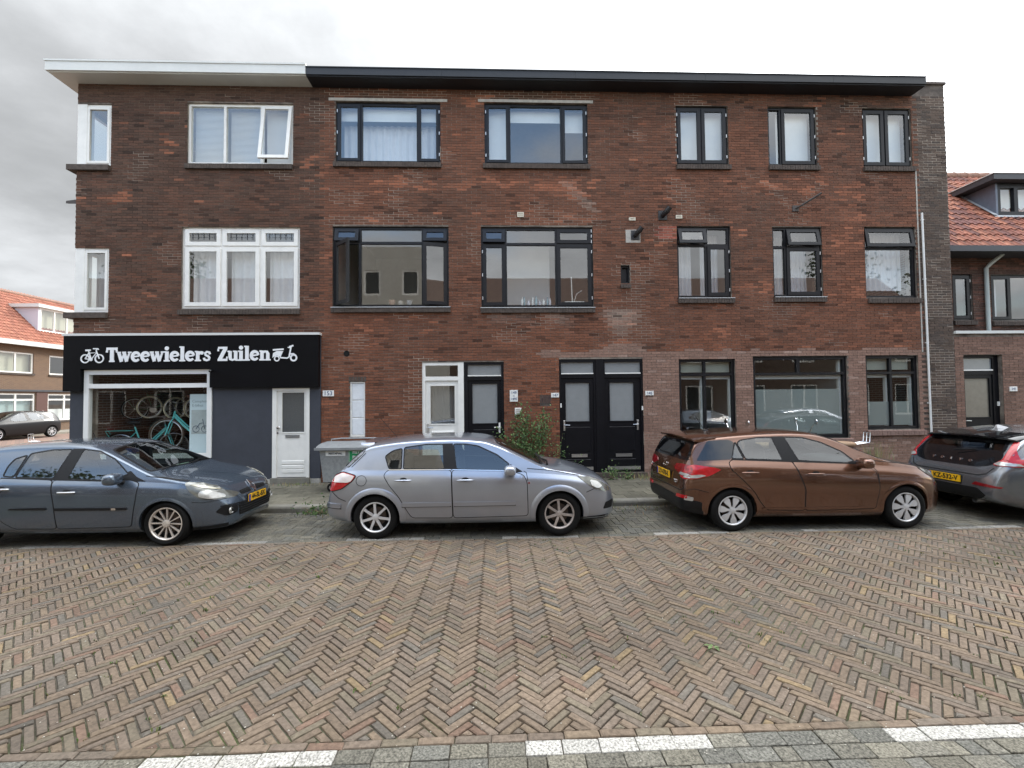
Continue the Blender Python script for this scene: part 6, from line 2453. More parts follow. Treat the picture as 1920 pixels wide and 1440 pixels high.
def ribbon(mb, pts, w, front, depth=0.012, closed=False):
    """flat letter stroke in the x-z plane, front face at y=front"""
    n = len(pts)
    ws = w if isinstance(w, (list, tuple)) else [w] * n
    L, Rr = [], []
    for i in range(n):
        a = Vector(pts[i - 1] if (i or closed) else pts[0])
        b = Vector(pts[(i + 1) % n] if (i < n - 1 or closed) else pts[-1])
        t = (b - a).normalized()
        nr = Vector((-t.y, t.x)) * ws[i] / 2
        L.append((pts[i][0] + nr.x, pts[i][1] + nr.y))
        Rr.append((pts[i][0] - nr.x, pts[i][1] - nr.y))
    vs = [(p[0], front, p[1]) for p in L] + [(p[0], front, p[1]) for p in Rr] + [(p[0], front + depth, p[1]) for p in L] + [(p[0], front + depth, p[1]) for p in Rr]
    fs = []
    for i in range(n if closed else n - 1):
        j = (i + 1) % n
        fs += [(i, j, n + j, n + i), (2 * n + i, 2 * n + j, j, i), (n + i, n + j, 3 * n + j, 3 * n + i)]
    if not closed:
        fs += [(0, n, 3 * n, 2 * n), (n - 1, 3 * n - 1, 4 * n - 1, 2 * n - 1)]
    mb.add(vs, fs)


def arcp(cx, cz, rx, rz, a0, a1, n=14):
    return [(cx + rx * math.cos(rad(a0 + (a1 - a0) * k / n)), cz + rz * math.sin(rad(a0 + (a1 - a0) * k / n))) for k in range(n + 1)]


def disc2(mb, cx, cz, r, front, depth=0.012, n=18):
    mb.prism([(cx + r * math.cos(2 * PI * k / n), cz + r * math.sin(2 * PI * k / n)) for k in range(n)][::-1], 'y', front, front + depth)


GLY = {
    'T': (1.12, [([(.56, .04), (.56, 1.32)], .36), ([(.04, 1.29), (1.08, 1.29)], .24), ([(.30, .07), (.82, .07)], .15), ([(.12, 1.2), (.07, .93)], .17), ([(1.0, 1.2), (1.05, .93)], .17)], []),
    'w': (1.42, [([(.16, .95), (.44, .02)], [.30, .30]), ([(.44, .04), (.70, .9)], .16), ([(.66, .95), (.94, .02)], [.30, .30]), ([(.94, .04), (1.22, .95)], .18), ([(.0, .93), (.38, .93)], .13),
                 ([(.52, .93), (.86, .93)], .13), ([(1.06, .93), (1.40, .93)], .13)], []),
    'e': (.98, [(arcp(.50, .50, .34, .39, 8, 322, 22), [.20 + .12 * abs(math.sin(k / 22 * PI)) for k in range(23)]), ([(.28, .50), (.82, .56)], .15)], []),
    'i': (.62, [([(.31, .05), (.31, .98)], .34), ([(.02, .07), (.60, .07)], .15), ([(.04, .93), (.30, .93)], .14)], [(.31, 1.28, .20)]),
    'l': (.62, [([(.31, .05), (.31, 1.46)], .34), ([(.02, .07), (.60, .07)], .15), ([(.04, 1.40), (.30, 1.40)], .14)], []),
    'r': (.86, [([(.31, .05), (.31, .98)], .33), ([(.02, .07), (.62, .07)], .15), ([(.04, .93), (.30, .93)], .14), ([(.38, .62), (.50, .84), (.68, .86)], .24)], [(.71, .80, .17)]),
    's': (.82, [([(.68, .66), (.62, .86), (.40, .90), (.22, .78), (.26, .60), (.50, .48), (.64, .34), (.60, .14), (.38, .08), (.16, .14), (.11, .32)], .22)], []),
    'Z': (1.06, [([(.10, 1.28), (.98, 1.28)], .22), ([(.82, 1.22), (.26, .14)], .36), ([(.06, .10), (1.0, .10)], .22), ([(.13, 1.2), (.10, .95)], .16), ([(.94, .2), (.99, .42)], .16)], []),
    'u': (1.10, [([(.27, .96), (.27, .42), (.32, .16), (.50, .08), (.70, .16)], [.33, .33, .28, .2, .16]), ([(.82, .04), (.82, .98)], .33), ([(.02, .93), (.28, .93)], .14), ([(.56, .93), (.82, .93)], .14), ([(.82, .07), (1.08, .07)], .15)], []),
    'n': (1.16, [([(.29, .05), (.29, .98)], .33), ([(.02, .07), (.58, .07)], .15), ([(.04, .93), (.28, .93)], .14), ([(.40, .76), (.58, .90), (.76, .86), (.86, .66), (.86, .04)], [.16, .2, .27, .32, .33]), ([(.62, .07), (1.14, .07)], .15)], []),
}
sign = thing('shop_sign', 'black shop fascia board with white TWEEWIELERS ZUILEN lettering and bicycle emblem'.replace('TWEEWIELERS ZUILEN ', ''), 'sign', (0, 0, 0))
SF = -0.13
for nm, x0, x1, cells in (('sign_panel', -9.28, -6.205, [(-9.28, -6.205, 2.64, 3.355), (-9.28, -8.915, 2.16, 2.64)]), ('sign_panel', -6.20, -3.87, [(-6.20, -3.87, 2.215, 3.355)])):
    s = MB()
    for a_, b_, c_, d_ in cells:
        s.box(a_, b_, SF, -0.031, c_, d_ - (0.0 if d_ > 3 else 0.0))
    s.build(nm, m_signb, sign)
s = MB()
s.box(-9.30, -3.85, SF - 0.02, 0.0, 3.356, 3.405)
s.build('top_trim', mat('white_trim', (0.66, 0.66, 0.64), 0.5), sign)
tw = [('T', 'Tweewielers Zuilen')]
total = 0
for ch in 'Tweewielers Zuilen':
    total += GLY[ch][0] * 0.93 if ch != ' ' else 0.62
us = 3.47 / total
xh = 0.222
cx = -8.38
for ch in 'Tweewielers Zuilen':
    if ch == ' ':
        cx += 0.62 * us
        continue
    wd, st, dots = GLY[ch]
    lb = MB()
    k = 0
    for pts, w_ in st:
        fr = SF - 0.014 - 0.0007 * k
        ribbon(lb, [(p[0] * us, p[1] * xh) for p in pts], [v * (us * 0.6 + xh * 0.4) for v in w_] if isinstance(w_, list) else w_ * (us * 0.6 + xh * 0.4), fr)
        k += 1
    for dx, dz, r_ in dots:
        disc2(lb, dx * us, dz * xh, r_ * xh, SF - 0.014 - 0.0007 * k)
        k += 1
    t_ = (cx + 8.4) / 3.5
    lb.build('letter', m_signw, sign, loc=(cx, 0, 2.785 + 0.012 * t_))
    cx += wd * 0.93 * us
# bicycle and scooter emblems
e_ = MB()
bx, bz = -8.67, 2.86
y_ = SF - 0.014
for sx_ in (-0.145, 0.15):
    ribbon(e_, arcp(bx + sx_, bz, 0.085, 0.085, 0, 345, 23), 0.026, y_, closed=True)
def rb_(pts, w_):
    global y_
    y_ -= 0.0007
    ribbon(e_, [(bx + p[0], bz + p[1]) for p in pts], w_, y_)
rb_([(-.145, 0), (-.07, .12), (.09, .13), (-.02, -.02), (-.145, 0)], .022)
rb_([(-.075, .17), (-.02, -.02)], .024)
rb_([(-.14, .18), (-.03, .185)], .036)
rb_([(.15, 0), (.085, .17), (.10, .215)], .022)
rb_([(.02, .215), (.12, .215), (.13, .19)], .026)
y_ -= 0.0007
disc2(e_, bx - 0.02, bz - 0.02, 0.032, y_)
e_.build('bicycle_emblem', m_signw, sign)
e_ = MB()
bx, bz = -4.60, 2.855
y_ = SF - 0.014
ribbon(e_, arcp(bx - 0.165, bz - 0.02, 0.05, 0.05, 0, 345, 23), 0.024, y_, closed=True)
ribbon(e_, arcp(bx + 0.195, bz - 0.005, 0.062, 0.062, 0, 345, 23), 0.036, y_, closed=True)
y_ -= .0007
e_.prism([(bx + p[0], bz + p[1]) for p in [(-.26, 0), (-.245, .10), (-.17, .145), (-.03, .145), (-.07, .05), (-.09, 0), (-.10, .02), (-.165, .05), (-.23, .02)]][::-1], 'y', y_, y_ + .012)
rb_([(-.25, .17), (-.02, .185)], .035)
rb_([(-.09, .0), (.06, -.01), (.10, .02), (.14, .24)], .03)
rb_([(.10, .235), (.19, .265)], .035)
rb_([(.07, .225), (.14, .21)], .022)
rb_([(.13, .08), (.19, .08), (.25, .04)], .035)
e_.build('scooter_emblem', m_signw, sign)
cm = MB()
cm.tube([(-6.13, -0.14, 2.58), (-6.13, -0.20, 2.60), (-6.10, -0.27, 2.57)], 0.018, 8)
cm.ball((-6.09, -0.28, 2.565), 0.035, 0.05, 0.035, 10, 8)
tag(cm.build('security_camera', m_gloss, smooth=50), 'small black security camera on the sign board beside the shop window', 'camera')

# house number plates, bell plates
m_plate = mat('white_enamel', (0.78, 0.78, 0.75), 0.3)
m_blue2 = mat('blue_numeral', (0.10, 0.13, 0.22), 0.5)
for label, x0, x1, z0, z1, lines in (
        ('cream house number plate reading 153 right of the shop sign', -3.82, -3.58, 2.0, 2.13, [('153', 0.13, 0.0)]),
        ('white house number plate reading 149 above 149E beside the climbing plant', 0.32, 0.50, 1.84, 2.10, [('149', 0.085, 0.072), ('t/m', 0.03, 0.0), ('149E', 0.075, -0.07)]),
        ('white house number plate reading 147 left of the paired black doors', 1.252, 1.43, 1.925, 2.025, [('147', 0.085, 0.0)]),
        ('white house number plate reading 145 right of the paired black doors', 3.40, 3.59, 1.95, 2.05, [('145', 0.085, 0.0)]),
        ('white house number plate reading 141 right of the neighbouring door', 12.03, 12.21, 1.96, 2.07, [('141', 0.085, 0.0)])):
    p = MB()
    p.rbox(x0, x1, -0.026, -0.003, z0, z1, 0.004)
    cxp, czp = (x0 + x1) / 2, (z0 + z1) / 2
    po = p.build('house_number', m_plate)
    tag(po, label, 'number plate', 'house number plates on the facades')
    for tx, sz, dz in lines:
        text_obj(tx, sz, po, (cxp, -0.028, czp + dz), m_blue2, ext=0.001, off=0.001)
p = MB()
p.rbox(0.43, 0.575, -0.03, -0.003, 1.55, 1.70, 0.006)
po = tag(p.build('bell_plate', m_plate), 'square white doorbell plate above the climbing plant', 'doorbell')
q = MB()
for i in range(3):
    q.rbox(0.455, 0.55, -0.035, -0.0302, 1.575 + i * 0.038, 1.60 + i * 0.038, 0.002)
q.build('bell_button', m_concrete, po)
for x, z, lb in ((1.475, 1.74, 'slim white doorbell on the frame of the left paired black door'), (3.335, 1.66, 'slim white doorbell on the frame of the right paired black door')):
    p = MB()
    p.rbox(x - 0.015, x + 0.015, 0.0, 0.02, z - 0.045, z + 0.045, 0.004)
    tag(p.build('doorbell', m_plate), lb, 'doorbell', 'doorbells on the door frames')


# ================================================================== shop interior: bicycles and banner
m_turq = mat('turquoise_paint', (0.12, 0.62, 0.60), 0.3, coat=0.6)
m_bkblk = mat('black_bike_paint', (0.02, 0.02, 0.022), 0.35)
m_rub = mat('cream_tyre', (0.52, 0.47, 0.33), 0.8)


def bicycle(label, loc, rot, fm, tm, step=True, scale=1.0):
    b = thing('bicycle', label, 'bicycle', loc, 'bicycles in the shop window', rot)
    b.scale = (scale,) * 3
    R = 0.34
    for x in (-0.53, 0.53):
        w = empty('wheel', b, (x, 0, R))
        t = MB()
        t.tube([(R * math.cos(2 * PI * k / 36), 0, R * math.sin(2 * PI * k / 36)) for k in range(36)], 0.020, 8, closed=True)
        t.build('tyre', tm, w, smooth=60)
        s = MB()
        s.tube([((R - 0.03) * math.cos(2 * PI * k / 36), 0, (R - 0.03) * math.sin(2 * PI * k / 36)) for k in range(36)], 0.010, 6, closed=True)
        for k in range(14):
            a_ = 2 * PI * k / 14
            s.tube([(0.02 * math.cos(a_ + .8), 0.02 * (-1) ** k, 0.02 * math.sin(a_ + .8)), ((R - 0.03) * math.cos(a_), 0, (R - 0.03) * math.sin(a_))], 0.0018, 3)
        s.tube([(0, -0.05, 0), (0, 0.05, 0)], 0.022, 8)
        s.build('spoked_rim', m_steel, w)
        mg = MB()
        mg.add([((R + 0.035) * math.cos(rad(a_)) , yy, (R + 0.035) * math.sin(rad(a_))) for a_ in range(0 if x < 0 else 20, 171, 10) for yy in (-0.028, 0.028)],
               [(2 * i, 2 * i + 1, 2 * i + 3, 2 * i + 2) for i in range(17 if x < 0 else 15)])
        mg.build('mudguard', m_bkblk, w, smooth=60)
    f = MB()
    bb, st, hd, hb_ = (-0.08, 0, 0.30), (-0.24, 0, 0.82), (0.36, 0, 0.86), (0.40, 0, 0.70)
    f.tube([bb, st], 0.018, 8)
    f.tube([hb_, hd], 0.022, 8)
    if step:
        f.tube([(0.38, 0, 0.76), (0.20, 0, 0.55), bb], 0.028, 8)
        f.tube([(0.37, 0, 0.80), (0.10, 0, 0.52), (-0.13, 0, 0.44)], 0.016, 8)
    else:
        f.tube([hb_, bb], 0.022, 8)
        f.tube([(0.37, 0, 0.83), (-0.22, 0, 0.77)], 0.018, 8)
    for y in (-0.05, 0.05):
        f.tube([bb, (-0.53, y, R)], 0.010, 6)
        f.tube([(-0.20, 0, 0.72), (-0.53, y, R)], 0.010, 6)
        f.tube([hb_, (0.44, y, 0.60), (0.53, y, R)], 0.013, 6)
    f.build('frame', fm, b, smooth=60)
    s = MB()
    s.ball((-0.27, 0, 0.93), 0.13, 0.07, 0.035, 14, 8)
    s.tube([st, (-0.27, 0, 0.92)], 0.012, 6)
    s.build('saddle', m_bkblk, b, smooth=60)
    h = MB()
    h.tube([hd, (0.33, 0, 1.02)], 0.012, 6)
    h.tube([(0.16, -0.30, 1.04), (0.30, -0.22, 1.06), (0.34, 0, 1.03), (0.30, 0.22, 1.06), (0.16, 0.30, 1.04)], 0.012, 8)
    h.build('handlebar', m_steel, b, smooth=60)
    c_ = MB()
    c_.lathe([(0.0, -0.03), (0.09, -0.03), (0.09, -0.022), (0.0, -0.022)], (-0.08, 0, 0.30), 'y', 20)
    c_.tube([(-0.08, -0.05, 0.30), (0.07, -0.05, 0.22)], 0.010, 6)
    c_.tube([(-0.08, 0.05, 0.30), (-0.23, 0.05, 0.38)], 0.010, 6)
    c_.build('crank', m_steel, b)
    rk = MB()
    for y in (-0.06, 0.06):
        rk.tube([(-0.30, y, 0.74), (-0.78, y, 0.74), (-0.55, y, R)], 0.007, 5)
    rk.tube([(-0.78, -0.06, 0.74), (-0.78, 0.06, 0.74)], 0.007, 5)
    rk.build('luggage_rack', fm, b)
    return b


bicycle('turquoise step-through bicycle facing left beside the banner in the shop window', (-6.98, 0.55, 0.80), (0, 0, PI + 0.1), m_turq, mat('brown_tyre', (0.09, 0.07, 0.05), 0.8), True, 1.05)
bicycle('turquoise bicycle standing low at the left of the shop window', (-8.12, 0.70, 0.52), (0, 0, 0.25), m_turq, m_tyre, True)
bicycle('black bicycle with cream tyres hanging in the middle of the shop window', (-7.85, 1.0, 1.55), (0, 0, 1.0), m_bkblk, m_rub, False, 0.72)
bicycle('black bicycle with cream tyres hanging right of centre in the shop window', (-7.25, 0.95, 1.52), (0, 0, 1.1), m_bkblk, m_rub, False, 0.72)
bicycle('small green bicycle hanging at the left of the shop window', (-8.25, 1.15, 1.50), (0, 0, 0.6), mat('green_bike_paint', (0.04, 0.12, 0.05), 0.4), m_tyre, False, 0.75)
bicycle('red bicycle hanging beside the banner in the shop window', (-6.72, 1.0, 1.50), (0, 0, 0.8), mat('red_bike_paint', (0.25, 0.03, 0.04), 0.4), m_rub, True, 0.75)
bicycle('dark bicycle standing at the back behind the banner', (-6.6, 1.6, 0.30), (0, 0, 0.1), m_bkblk, m_tyre, True)
ban = thing('banner', 'pale blue bicycle banner standing at the right of the shop window', 'banner', (-6.52, 0.10, 0.78))
p = MB()
p.box(-0.24, 0.22, -0.006, 0.006, 0.0, 1.30)
p.build('sheet', mat('pale_blue_sheet', (0.62, 0.73, 0.76), 0.6), ban)
p = MB()
p.box(-0.20, 0.18, -0.009, -0.0065, 0.42, 0.95)
p.build('picture', mat('banner_photo', (0.42, 0.47, 0.47), 0.6, amt=0.1), ban)
p = MB()
for k, (x, z, w_) in enumerate(((-0.10, 0.53, 0.07), (0.09, 0.53, 0.07))):
    p.tube([(x + w_ * math.cos(2 * PI * i / 20), -0.012, z + w_ * math.sin(2 * PI * i / 20)) for i in range(20)], 0.006, 4, closed=True)
p.tube([(-0.10, -0.012, 0.53), (-0.02, -0.012, 0.65), (0.06, -0.012, 0.67), (0.09, -0.012, 0.53)], 0.007, 4)
p.tube([(0.06, -0.012, 0.67), (0.04, -0.012, 0.75)], 0.006, 4)
p.build('printed_bicycle', mat('print_blue', (0.10, 0.13, 0.17), 0.7), ban)
text_obj('Complete', 0.085, ban, (-0.19, -0.0075, 1.14), mat('print_grey', (0.30, 0.38, 0.40), 0.7), ext=0.0006, align='LEFT')
text_obj('E-bikes', 0.085, ban, (-0.19, -0.0075, 1.05), MATS['print_grey'], ext=0.0006, align='LEFT')
p = MB()
p.box(-0.28, 0.24, -0.06, 0.06, -0.05, 0.0)
p.build('base', m_steel, ban)
# raised shop floor behind the glass
p = MB()
p.box(-8.9, -4.1, 0.31, 3.4, 0.205, 0.29)
p.build('shop_window_floor', m_roomd, bld)
pf_ = MB()
pf_.box(-8.1, -6.0, 0.36, 0.75, 0.291, 0.79)
pf_.box(-8.85, -7.4, 0.752, 1.6, 0.291, 0.51)
pf_.build('display_platform', m_roomd, bld)
bx_ = MB()
bx_.box(-8.75, -8.2, 0.36, 0.68, 0.29, 0.86)
tag(bx_.build('display_box', mat('blue_box', (0.05, 0.12, 0.35), 0.5)), 'blue display box low in the left corner of the shop window', 'box')

# objects on the window sills upstairs
for i in range(9):
    x = 0.62 + i * 0.085 + RNG.uniform(-.02, .02)
    h = RNG.uniform(0.10, 0.26)
    p = MB()
    p.lathe([(0, 0), (0.026, 0), (0.028, h * 0.6), (0.012, h * 0.75), (0.012, h), (0, h)], (x, 0.22 + 0.05 * (i % 2), 4.06), 'z', 10)
    tag(p.build('bottle', mat('bottle_%d' % (i % 3), ((0.7, 0.72, 0.7), (0.25, 0.4, 0.45), (0.6, 0.6, 0.65))[i % 3], 0.25), smooth=50),
        '%s bottle, %s from the left on the first-floor window sill' % (('white', 'teal', 'lilac')[i % 3], ('first', 'second', 'third', 'fourth', 'fifth', 'sixth', 'seventh', 'eighth', 'ninth')[i]), 'bottle', 'bottles on the first-floor window sill')
p = MB()
p.rbox(1.62, 2.08, 0.16, 0.26, 4.05, 4.14, 0.01)
pt_ = thing('planter', 'white planter with a bare stalk on the sill of the right casement', 'planter', (0, 0, 0))
p.build('trough', m_white, pt_)
p = MB()
p.tube([(1.80, 0.2, 4.14), (1.79, 0.2, 4.4), (1.78, 0.2, 4.72)], 0.012, 6)
p.tube([(1.84, 0.2, 4.14), (1.90, 0.2, 4.32), (2.02, 0.2, 4.40)], 0.006, 5)
p.build('stalk', m_white, pt_)
for i, (x, z, s_) in enumerate(((-2.35, 4.07, 0.10), (-2.15, 4.07, 0.08), (-1.95, 4.07, 0.09))):
    p = MB()
    p.lathe([(0, 0), (s_ * 0.6, 0), (s_ * 0.8, s_ * 1.2), (0, s_ * 1.2)], (x, 0.22, z), 'z', 12)
    tag(p.build('flower_pot', mat('pot_%d' % i, ((0.35, 0.2, 0.14), (0.5, 0.45, 0.4), (0.3, 0.3, 0.32))[i], 0.8), smooth=50),
        ('terracotta pot left on the open first-floor window sill', 'pale pot in the middle of the open first-floor window sill', 'grey pot right on the open first-floor window sill')[i], 'pot', 'pots on the first-floor sill')

# ================================================================== waste container
wc = thing('waste_container', 'galvanised steel four-wheel waste container beside the shop door', 'container', (-2.83, -0.78, PAV_Z))
m_galv = mat('galvanised_steel', (0.34, 0.355, 0.36), 0.5, metal=0.35, amt=0.18, scale=18, detail=3)
m_galvd = mat('dull_lid', (0.24, 0.25, 0.255), 0.6, metal=0.2, amt=0.15)
b_ = MB()
tp = [(-0.66, -0.40), (0.66, -0.40), (0.66, 0.40), (-0.66, 0.40)]
bt = [(-0.60, -0.34), (0.60, -0.34), (0.60, 0.34), (-0.60, 0.34)]
b_.add([(x, y, 0.22) for x, y in bt] + [(x, y, 0.92) for x, y in tp], [(3, 2, 1, 0), (4, 5, 6, 7), (0, 1, 5, 4), (1, 2, 6, 5), (2, 3, 7, 6), (3, 0, 4, 7)])
b_.build('tub', m_galv, wc)
b_ = MB()
sash_bars(b_, -0.69, 0.69, -0.43, 0.43, 0.04, 0, 0)
b_ = MB()
for a0, a1, c0, c1 in ((-0.70, 0.70, -0.44, -0.40), (-0.70, 0.70, 0.40, 0.44), (-0.70, -0.66, -0.3995, 0.3995), (0.66, 0.70, -0.3995, 0.3995)):
    b_.box(a0, a1, c0, c1, 0.90, 0.935)
b_.build('rim', m_galv, wc)
b_ = MB()
n = 8
vs, fs = [], []
for i in range(n + 1):
    t = i / n
    y = -0.45 + 0.9 * t
    z = 0.94 + 0.10 * math.sin(PI * min(1, t * 1.0)) ** 0.7
    vs += [(-0.74, y, z - 0.03), (-0.64, y, z), (0.64, y, z), (0.74, y, z - 0.03)]
for i in range(n):
    for k in range(3):
        fs.append((4 * i + k, 4 * i + k + 1, 4 * i + k + 5, 4 * i + k + 4))
b_.add(vs, fs)
b_.box(-0.74, 0.74, -0.47, -0.451, 0.895, 0.945)
b_.build('lid', m_galvd, wc, smooth=30)
b_ = MB()
b_.tube([(-0.72, 0.47, 0.9), (-0.72, 0.47, 1.04), (-0.5, 0.47, 1.06), (0.5, 0.47, 1.06), (0.72, 0.47, 1.04), (0.72, 0.47, 0.9)], 0.015, 8)
b_.build('lid_rail', m_galv, wc)
for x in (-0.45, 0.45):
    for y in (-0.27, 0.27):
        cw = empty('caster', wc, (x, y, 0))
        b_ = MB()
        b_.lathe([(0.02, -0.025), (0.085, -0.022), (0.095, -0.01), (0.095, 0.01), (0.085, 0.022), (0.02, 0.025)], (0, 0, 0.095), 'y', 24)
        b_.build('caster_tyre', m_tyre, cw, smooth=40)
        b_ = MB()
        b_.lathe([(0.0, -0.027), (0.045, -0.026), (0.05, -0.015)], (0, 0, 0.095), 'y', 20)
        b_.build('hub', m_steel, cw)
        b_ = MB()
        b_.box(-0.012, 0.012, -0.04, -0.032, 0.09, 0.215)
        b_.box(-0.012, 0.012, 0.032, 0.04, 0.09, 0.215)
        b_.box(-0.06, 0.06, -0.06, 0.06, 0.205, 0.2195)
        b_.build('fork', m_trim, cw)
b_ = MB()
b_.add([(-0.53, -0.4005, 0.77), (-0.13, -0.4005, 0.77), (-0.13, -0.405, 0.87), (-0.53, -0.405, 0.87), (-0.53, -0.39, 0.77), (-0.13, -0.39, 0.77), (-0.13, -0.395, 0.87), (-0.53, -0.395, 0.87)], [(0, 1, 2, 3), (0, 4, 5, 1), (1, 5, 6, 2), (3, 2, 6, 7), (0, 3, 7, 4)])
lbp = b_.build('paper_label', m_plate, wc)
text_obj('RESTAFVAL', 0.055, lbp, (-0.33, -0.4055, 0.82), m_ink, ext=0.0008, off=0.002)
b_ = MB()
b_.add([(-0.06, -0.4005, 0.62), (0.40, -0.4005, 0.62), (0.40, -0.408, 0.885), (-0.06, -0.408, 0.885), (-0.06, -0.385, 0.62), (0.40, -0.385, 0.62), (0.40, -0.39, 0.885), (-0.06, -0.39, 0.885)], [(0, 1, 2, 3), (0, 4, 5, 1), (1, 5, 6, 2), (3, 2, 6, 7), (0, 3, 7, 4)])
gs = b_.build('green_label', mat('green_label_print', (0.01, 0.26, 0.09), 0.4), wc)
for tx, z in (('MET', 0.84), ('PLAST', 0.74)):
    text_obj(tx, 0.08, gs, (0.02, -0.4085, z), m_plate, ext=0.0008, off=0.002, align='LEFT')
b_ = MB()
b_.box(-0.052, 0.392, -0.4095, -0.4082, 0.87, 0.878)
b_.box(-0.052, -0.044, -0.4095, -0.4082, 0.63, 0.8695)
b_.build('label_border', m_plate, gs)


wc.scale = (0.95, 0.95, 0.94)
# ================================================================== mopeds by the wall
def moped(label, loc, rot, bm_):
    t = thing('moped', label, 'moped', loc, 'mopeds parked by the wall', rot)
    for x in (-0.58, 0.60):
        w = empty('wheel', t, (x, 0, 0.22))
        b_ = MB()
        b_.lathe([(0.13, -0.045), (0.19, -0.05), (0.22, -0.02), (0.22, 0.02), (0.19, 0.05), (0.13, 0.045)], (0, 0, 0), 'y', 28)
        b_.build('tyre', m_tyre, w, smooth=40)
        b_ = MB()
        b_.lathe([(0.0, -0.04), (0.05, -0.04), (0.06, -0.02), (0.13, -0.03), (0.135, 0.03), (0.06, 0.02), (0.0, 0.04)], (0, 0, 0), 'y', 20)
        b_.build('rim', m_alloy, w, smooth=40)
    b_ = MB()
    b_.ball((-0.45, 0, 0.50), 0.42, 0.19, 0.24, 22, 14, e=0.75)
    b_.add([(-0.15, -0.16, 0.27), (0.36, -0.16, 0.27), (0.36, 0.16, 0.27), (-0.15, 0.16, 0.27), (-0.15, -0.16, 0.34), (0.36, -0.16, 0.34), (0.36, 0.16, 0.34), (-0.15, 0.16, 0.34)],
           [(0, 3, 2, 1), (4, 5, 6, 7), (0, 1, 5, 4), (1, 2, 6, 5), (2, 3, 7, 6), (3, 0, 4, 7)])
    vs, fs = [], []
    for i in range(7):
        tt = i / 6
        x, z, w_ = 0.33 + 0.14 * (1 - tt) * 0 + 0.10 * math.sin(tt * 1.2) - 0.12 * tt * tt, 0.28 + 0.60 * tt, 0.19 - 0.07 * tt
        vs += [(x, -w_, z), (x + 0.07, 0, z), (x, w_, z), (x + 0.02, 0, z)]
    for i in range(6):
        for k in range(4):
            fs.append((4 * i + k, 4 * i + (k + 1) % 4, 4 * i + 4 + (k + 1) % 4, 4 * i + 4 + k))
    b_.add(vs, fs)
    b_.ball((0.60, 0, 0.40), 0.24, 0.085, 0.09, 16, 10)
    b_.build('bodywork', bm_, t, smooth=50)
    b_ = MB()
    b_.ball((-0.42, 0, 0.775), 0.36, 0.145, 0.065, 20, 10, e=0.7)
    b_.build('saddle', mat('tan_saddle', (0.36, 0.23, 0.14), 0.6), t, smooth=60)
    b_ = MB()
    b_.ball((0.36, 0, 0.98), 0.10, 0.11, 0.09, 16, 10)
    b_.build('headlamp_housing', bm_, t, smooth=60)
    b_ = MB()
    b_.lathe([(0.0, 0.11), (0.05, 0.10), (0.075, 0.06), (0.08, 0.05)], (0.36, 0, 0.98), 'x', 20)
    b_.build('headlamp', m_chrome, t, smooth=60)
    b_ = MB()
    b_.tube([(0.20, -0.34, 1.02), (0.28, -0.20, 1.04), (0.32, 0, 1.0), (0.28, 0.20, 1.04), (0.20, 0.34, 1.02)], 0.013, 8)
    b_.tube([(0.50, 0, 0.30), (0.33, 0, 1.0)], 0.025, 8)
    b_.build('handlebar', m_chrome, t, smooth=60)
    for y in (-0.34, 0.34):
        b_ = MB()
        b_.tube([(0.18, y, 1.02), (0.30, y * 0.72, 1.04)], 0.019, 8)
        b_.build('grip', m_trim, t, smooth=60)
        mo_ = MB()
        mo_.lathe([(0.0, -0.018), (0.045, -0.016), (0.058, -0.004), (0.056, 0.008), (0.0, 0.008)], (0.22, y * 1.15, 1.27), 'x', 20)
        mo_ = mo_.build('mirror', m_chrome, t, smooth=40)
        s_ = MB()
        s_.tube([(0.26, y * 0.7, 1.04), (0.24, y * 0.8, 1.15), (0.22, y * 1.1, 1.25)], 0.006, 6)
        s_.build('mirror_stalk', m_chrome, mo_)
    b_ = MB()
    for y in (-0.10, 0.0, 0.10):
        b_.tube([(-0.74, y, 0.78), (-0.86, y, 0.80), (-1.0, y, 0.82), (-1.02, y, 1.02)], 0.008, 6)
    b_.tube([(-1.02, -0.10, 1.02), (-1.02, 0.10, 1.02)], 0.008, 6)
    b_.tube([(-1.015, -0.10, 0.92), (-1.015, 0.10, 0.92)], 0.008, 6)
    b_.tube([(-1.0, -0.12, 0.82), (-1.0, 0.12, 0.82)], 0.008, 6)
    b_.build('luggage_rack', m_chrome, t, smooth=60)
    b_ = MB()
    b_.ball((-0.87, 0, 0.60), 0.035, 0.06, 0.04, 12, 8)
    b_.build('tail_lamp', m_redl, t, smooth=60)
    return t


moped('dark moped with tan saddle and chrome rack behind the bronze hatchback', (6.82, -0.75, PAV_Z), (0, 0, PI - 0.12), mat('navy_moped', (0.02, 0.025, 0.06), 0.25, coat=0.8))
moped('black moped with chrome mirrors standing under the leftmost ground-floor window', (5.25, -0.85, PAV_Z), (0, 0, PI + 0.05), mat('black_moped', (0.012, 0.012, 0.012), 0.25, coat=0.8))
moped('small black moped peeping out behind the left corner of the shop', (-12.4, 3.6, 0.0), (0, 0, 0.2), MATS['black_moped'])


# ================================================================== plants
m_leaf = mat('ivy_leaf', rough=0.55, src='attr', amt=0.25, scale=30, spec=0.4)
m_stem = mat('woody_stem', (0.14, 0.115, 0.06), 0.9, amt=0.3)
m_dry = mat('dry_grass', rough=0.9, src='attr', amt=0.2)


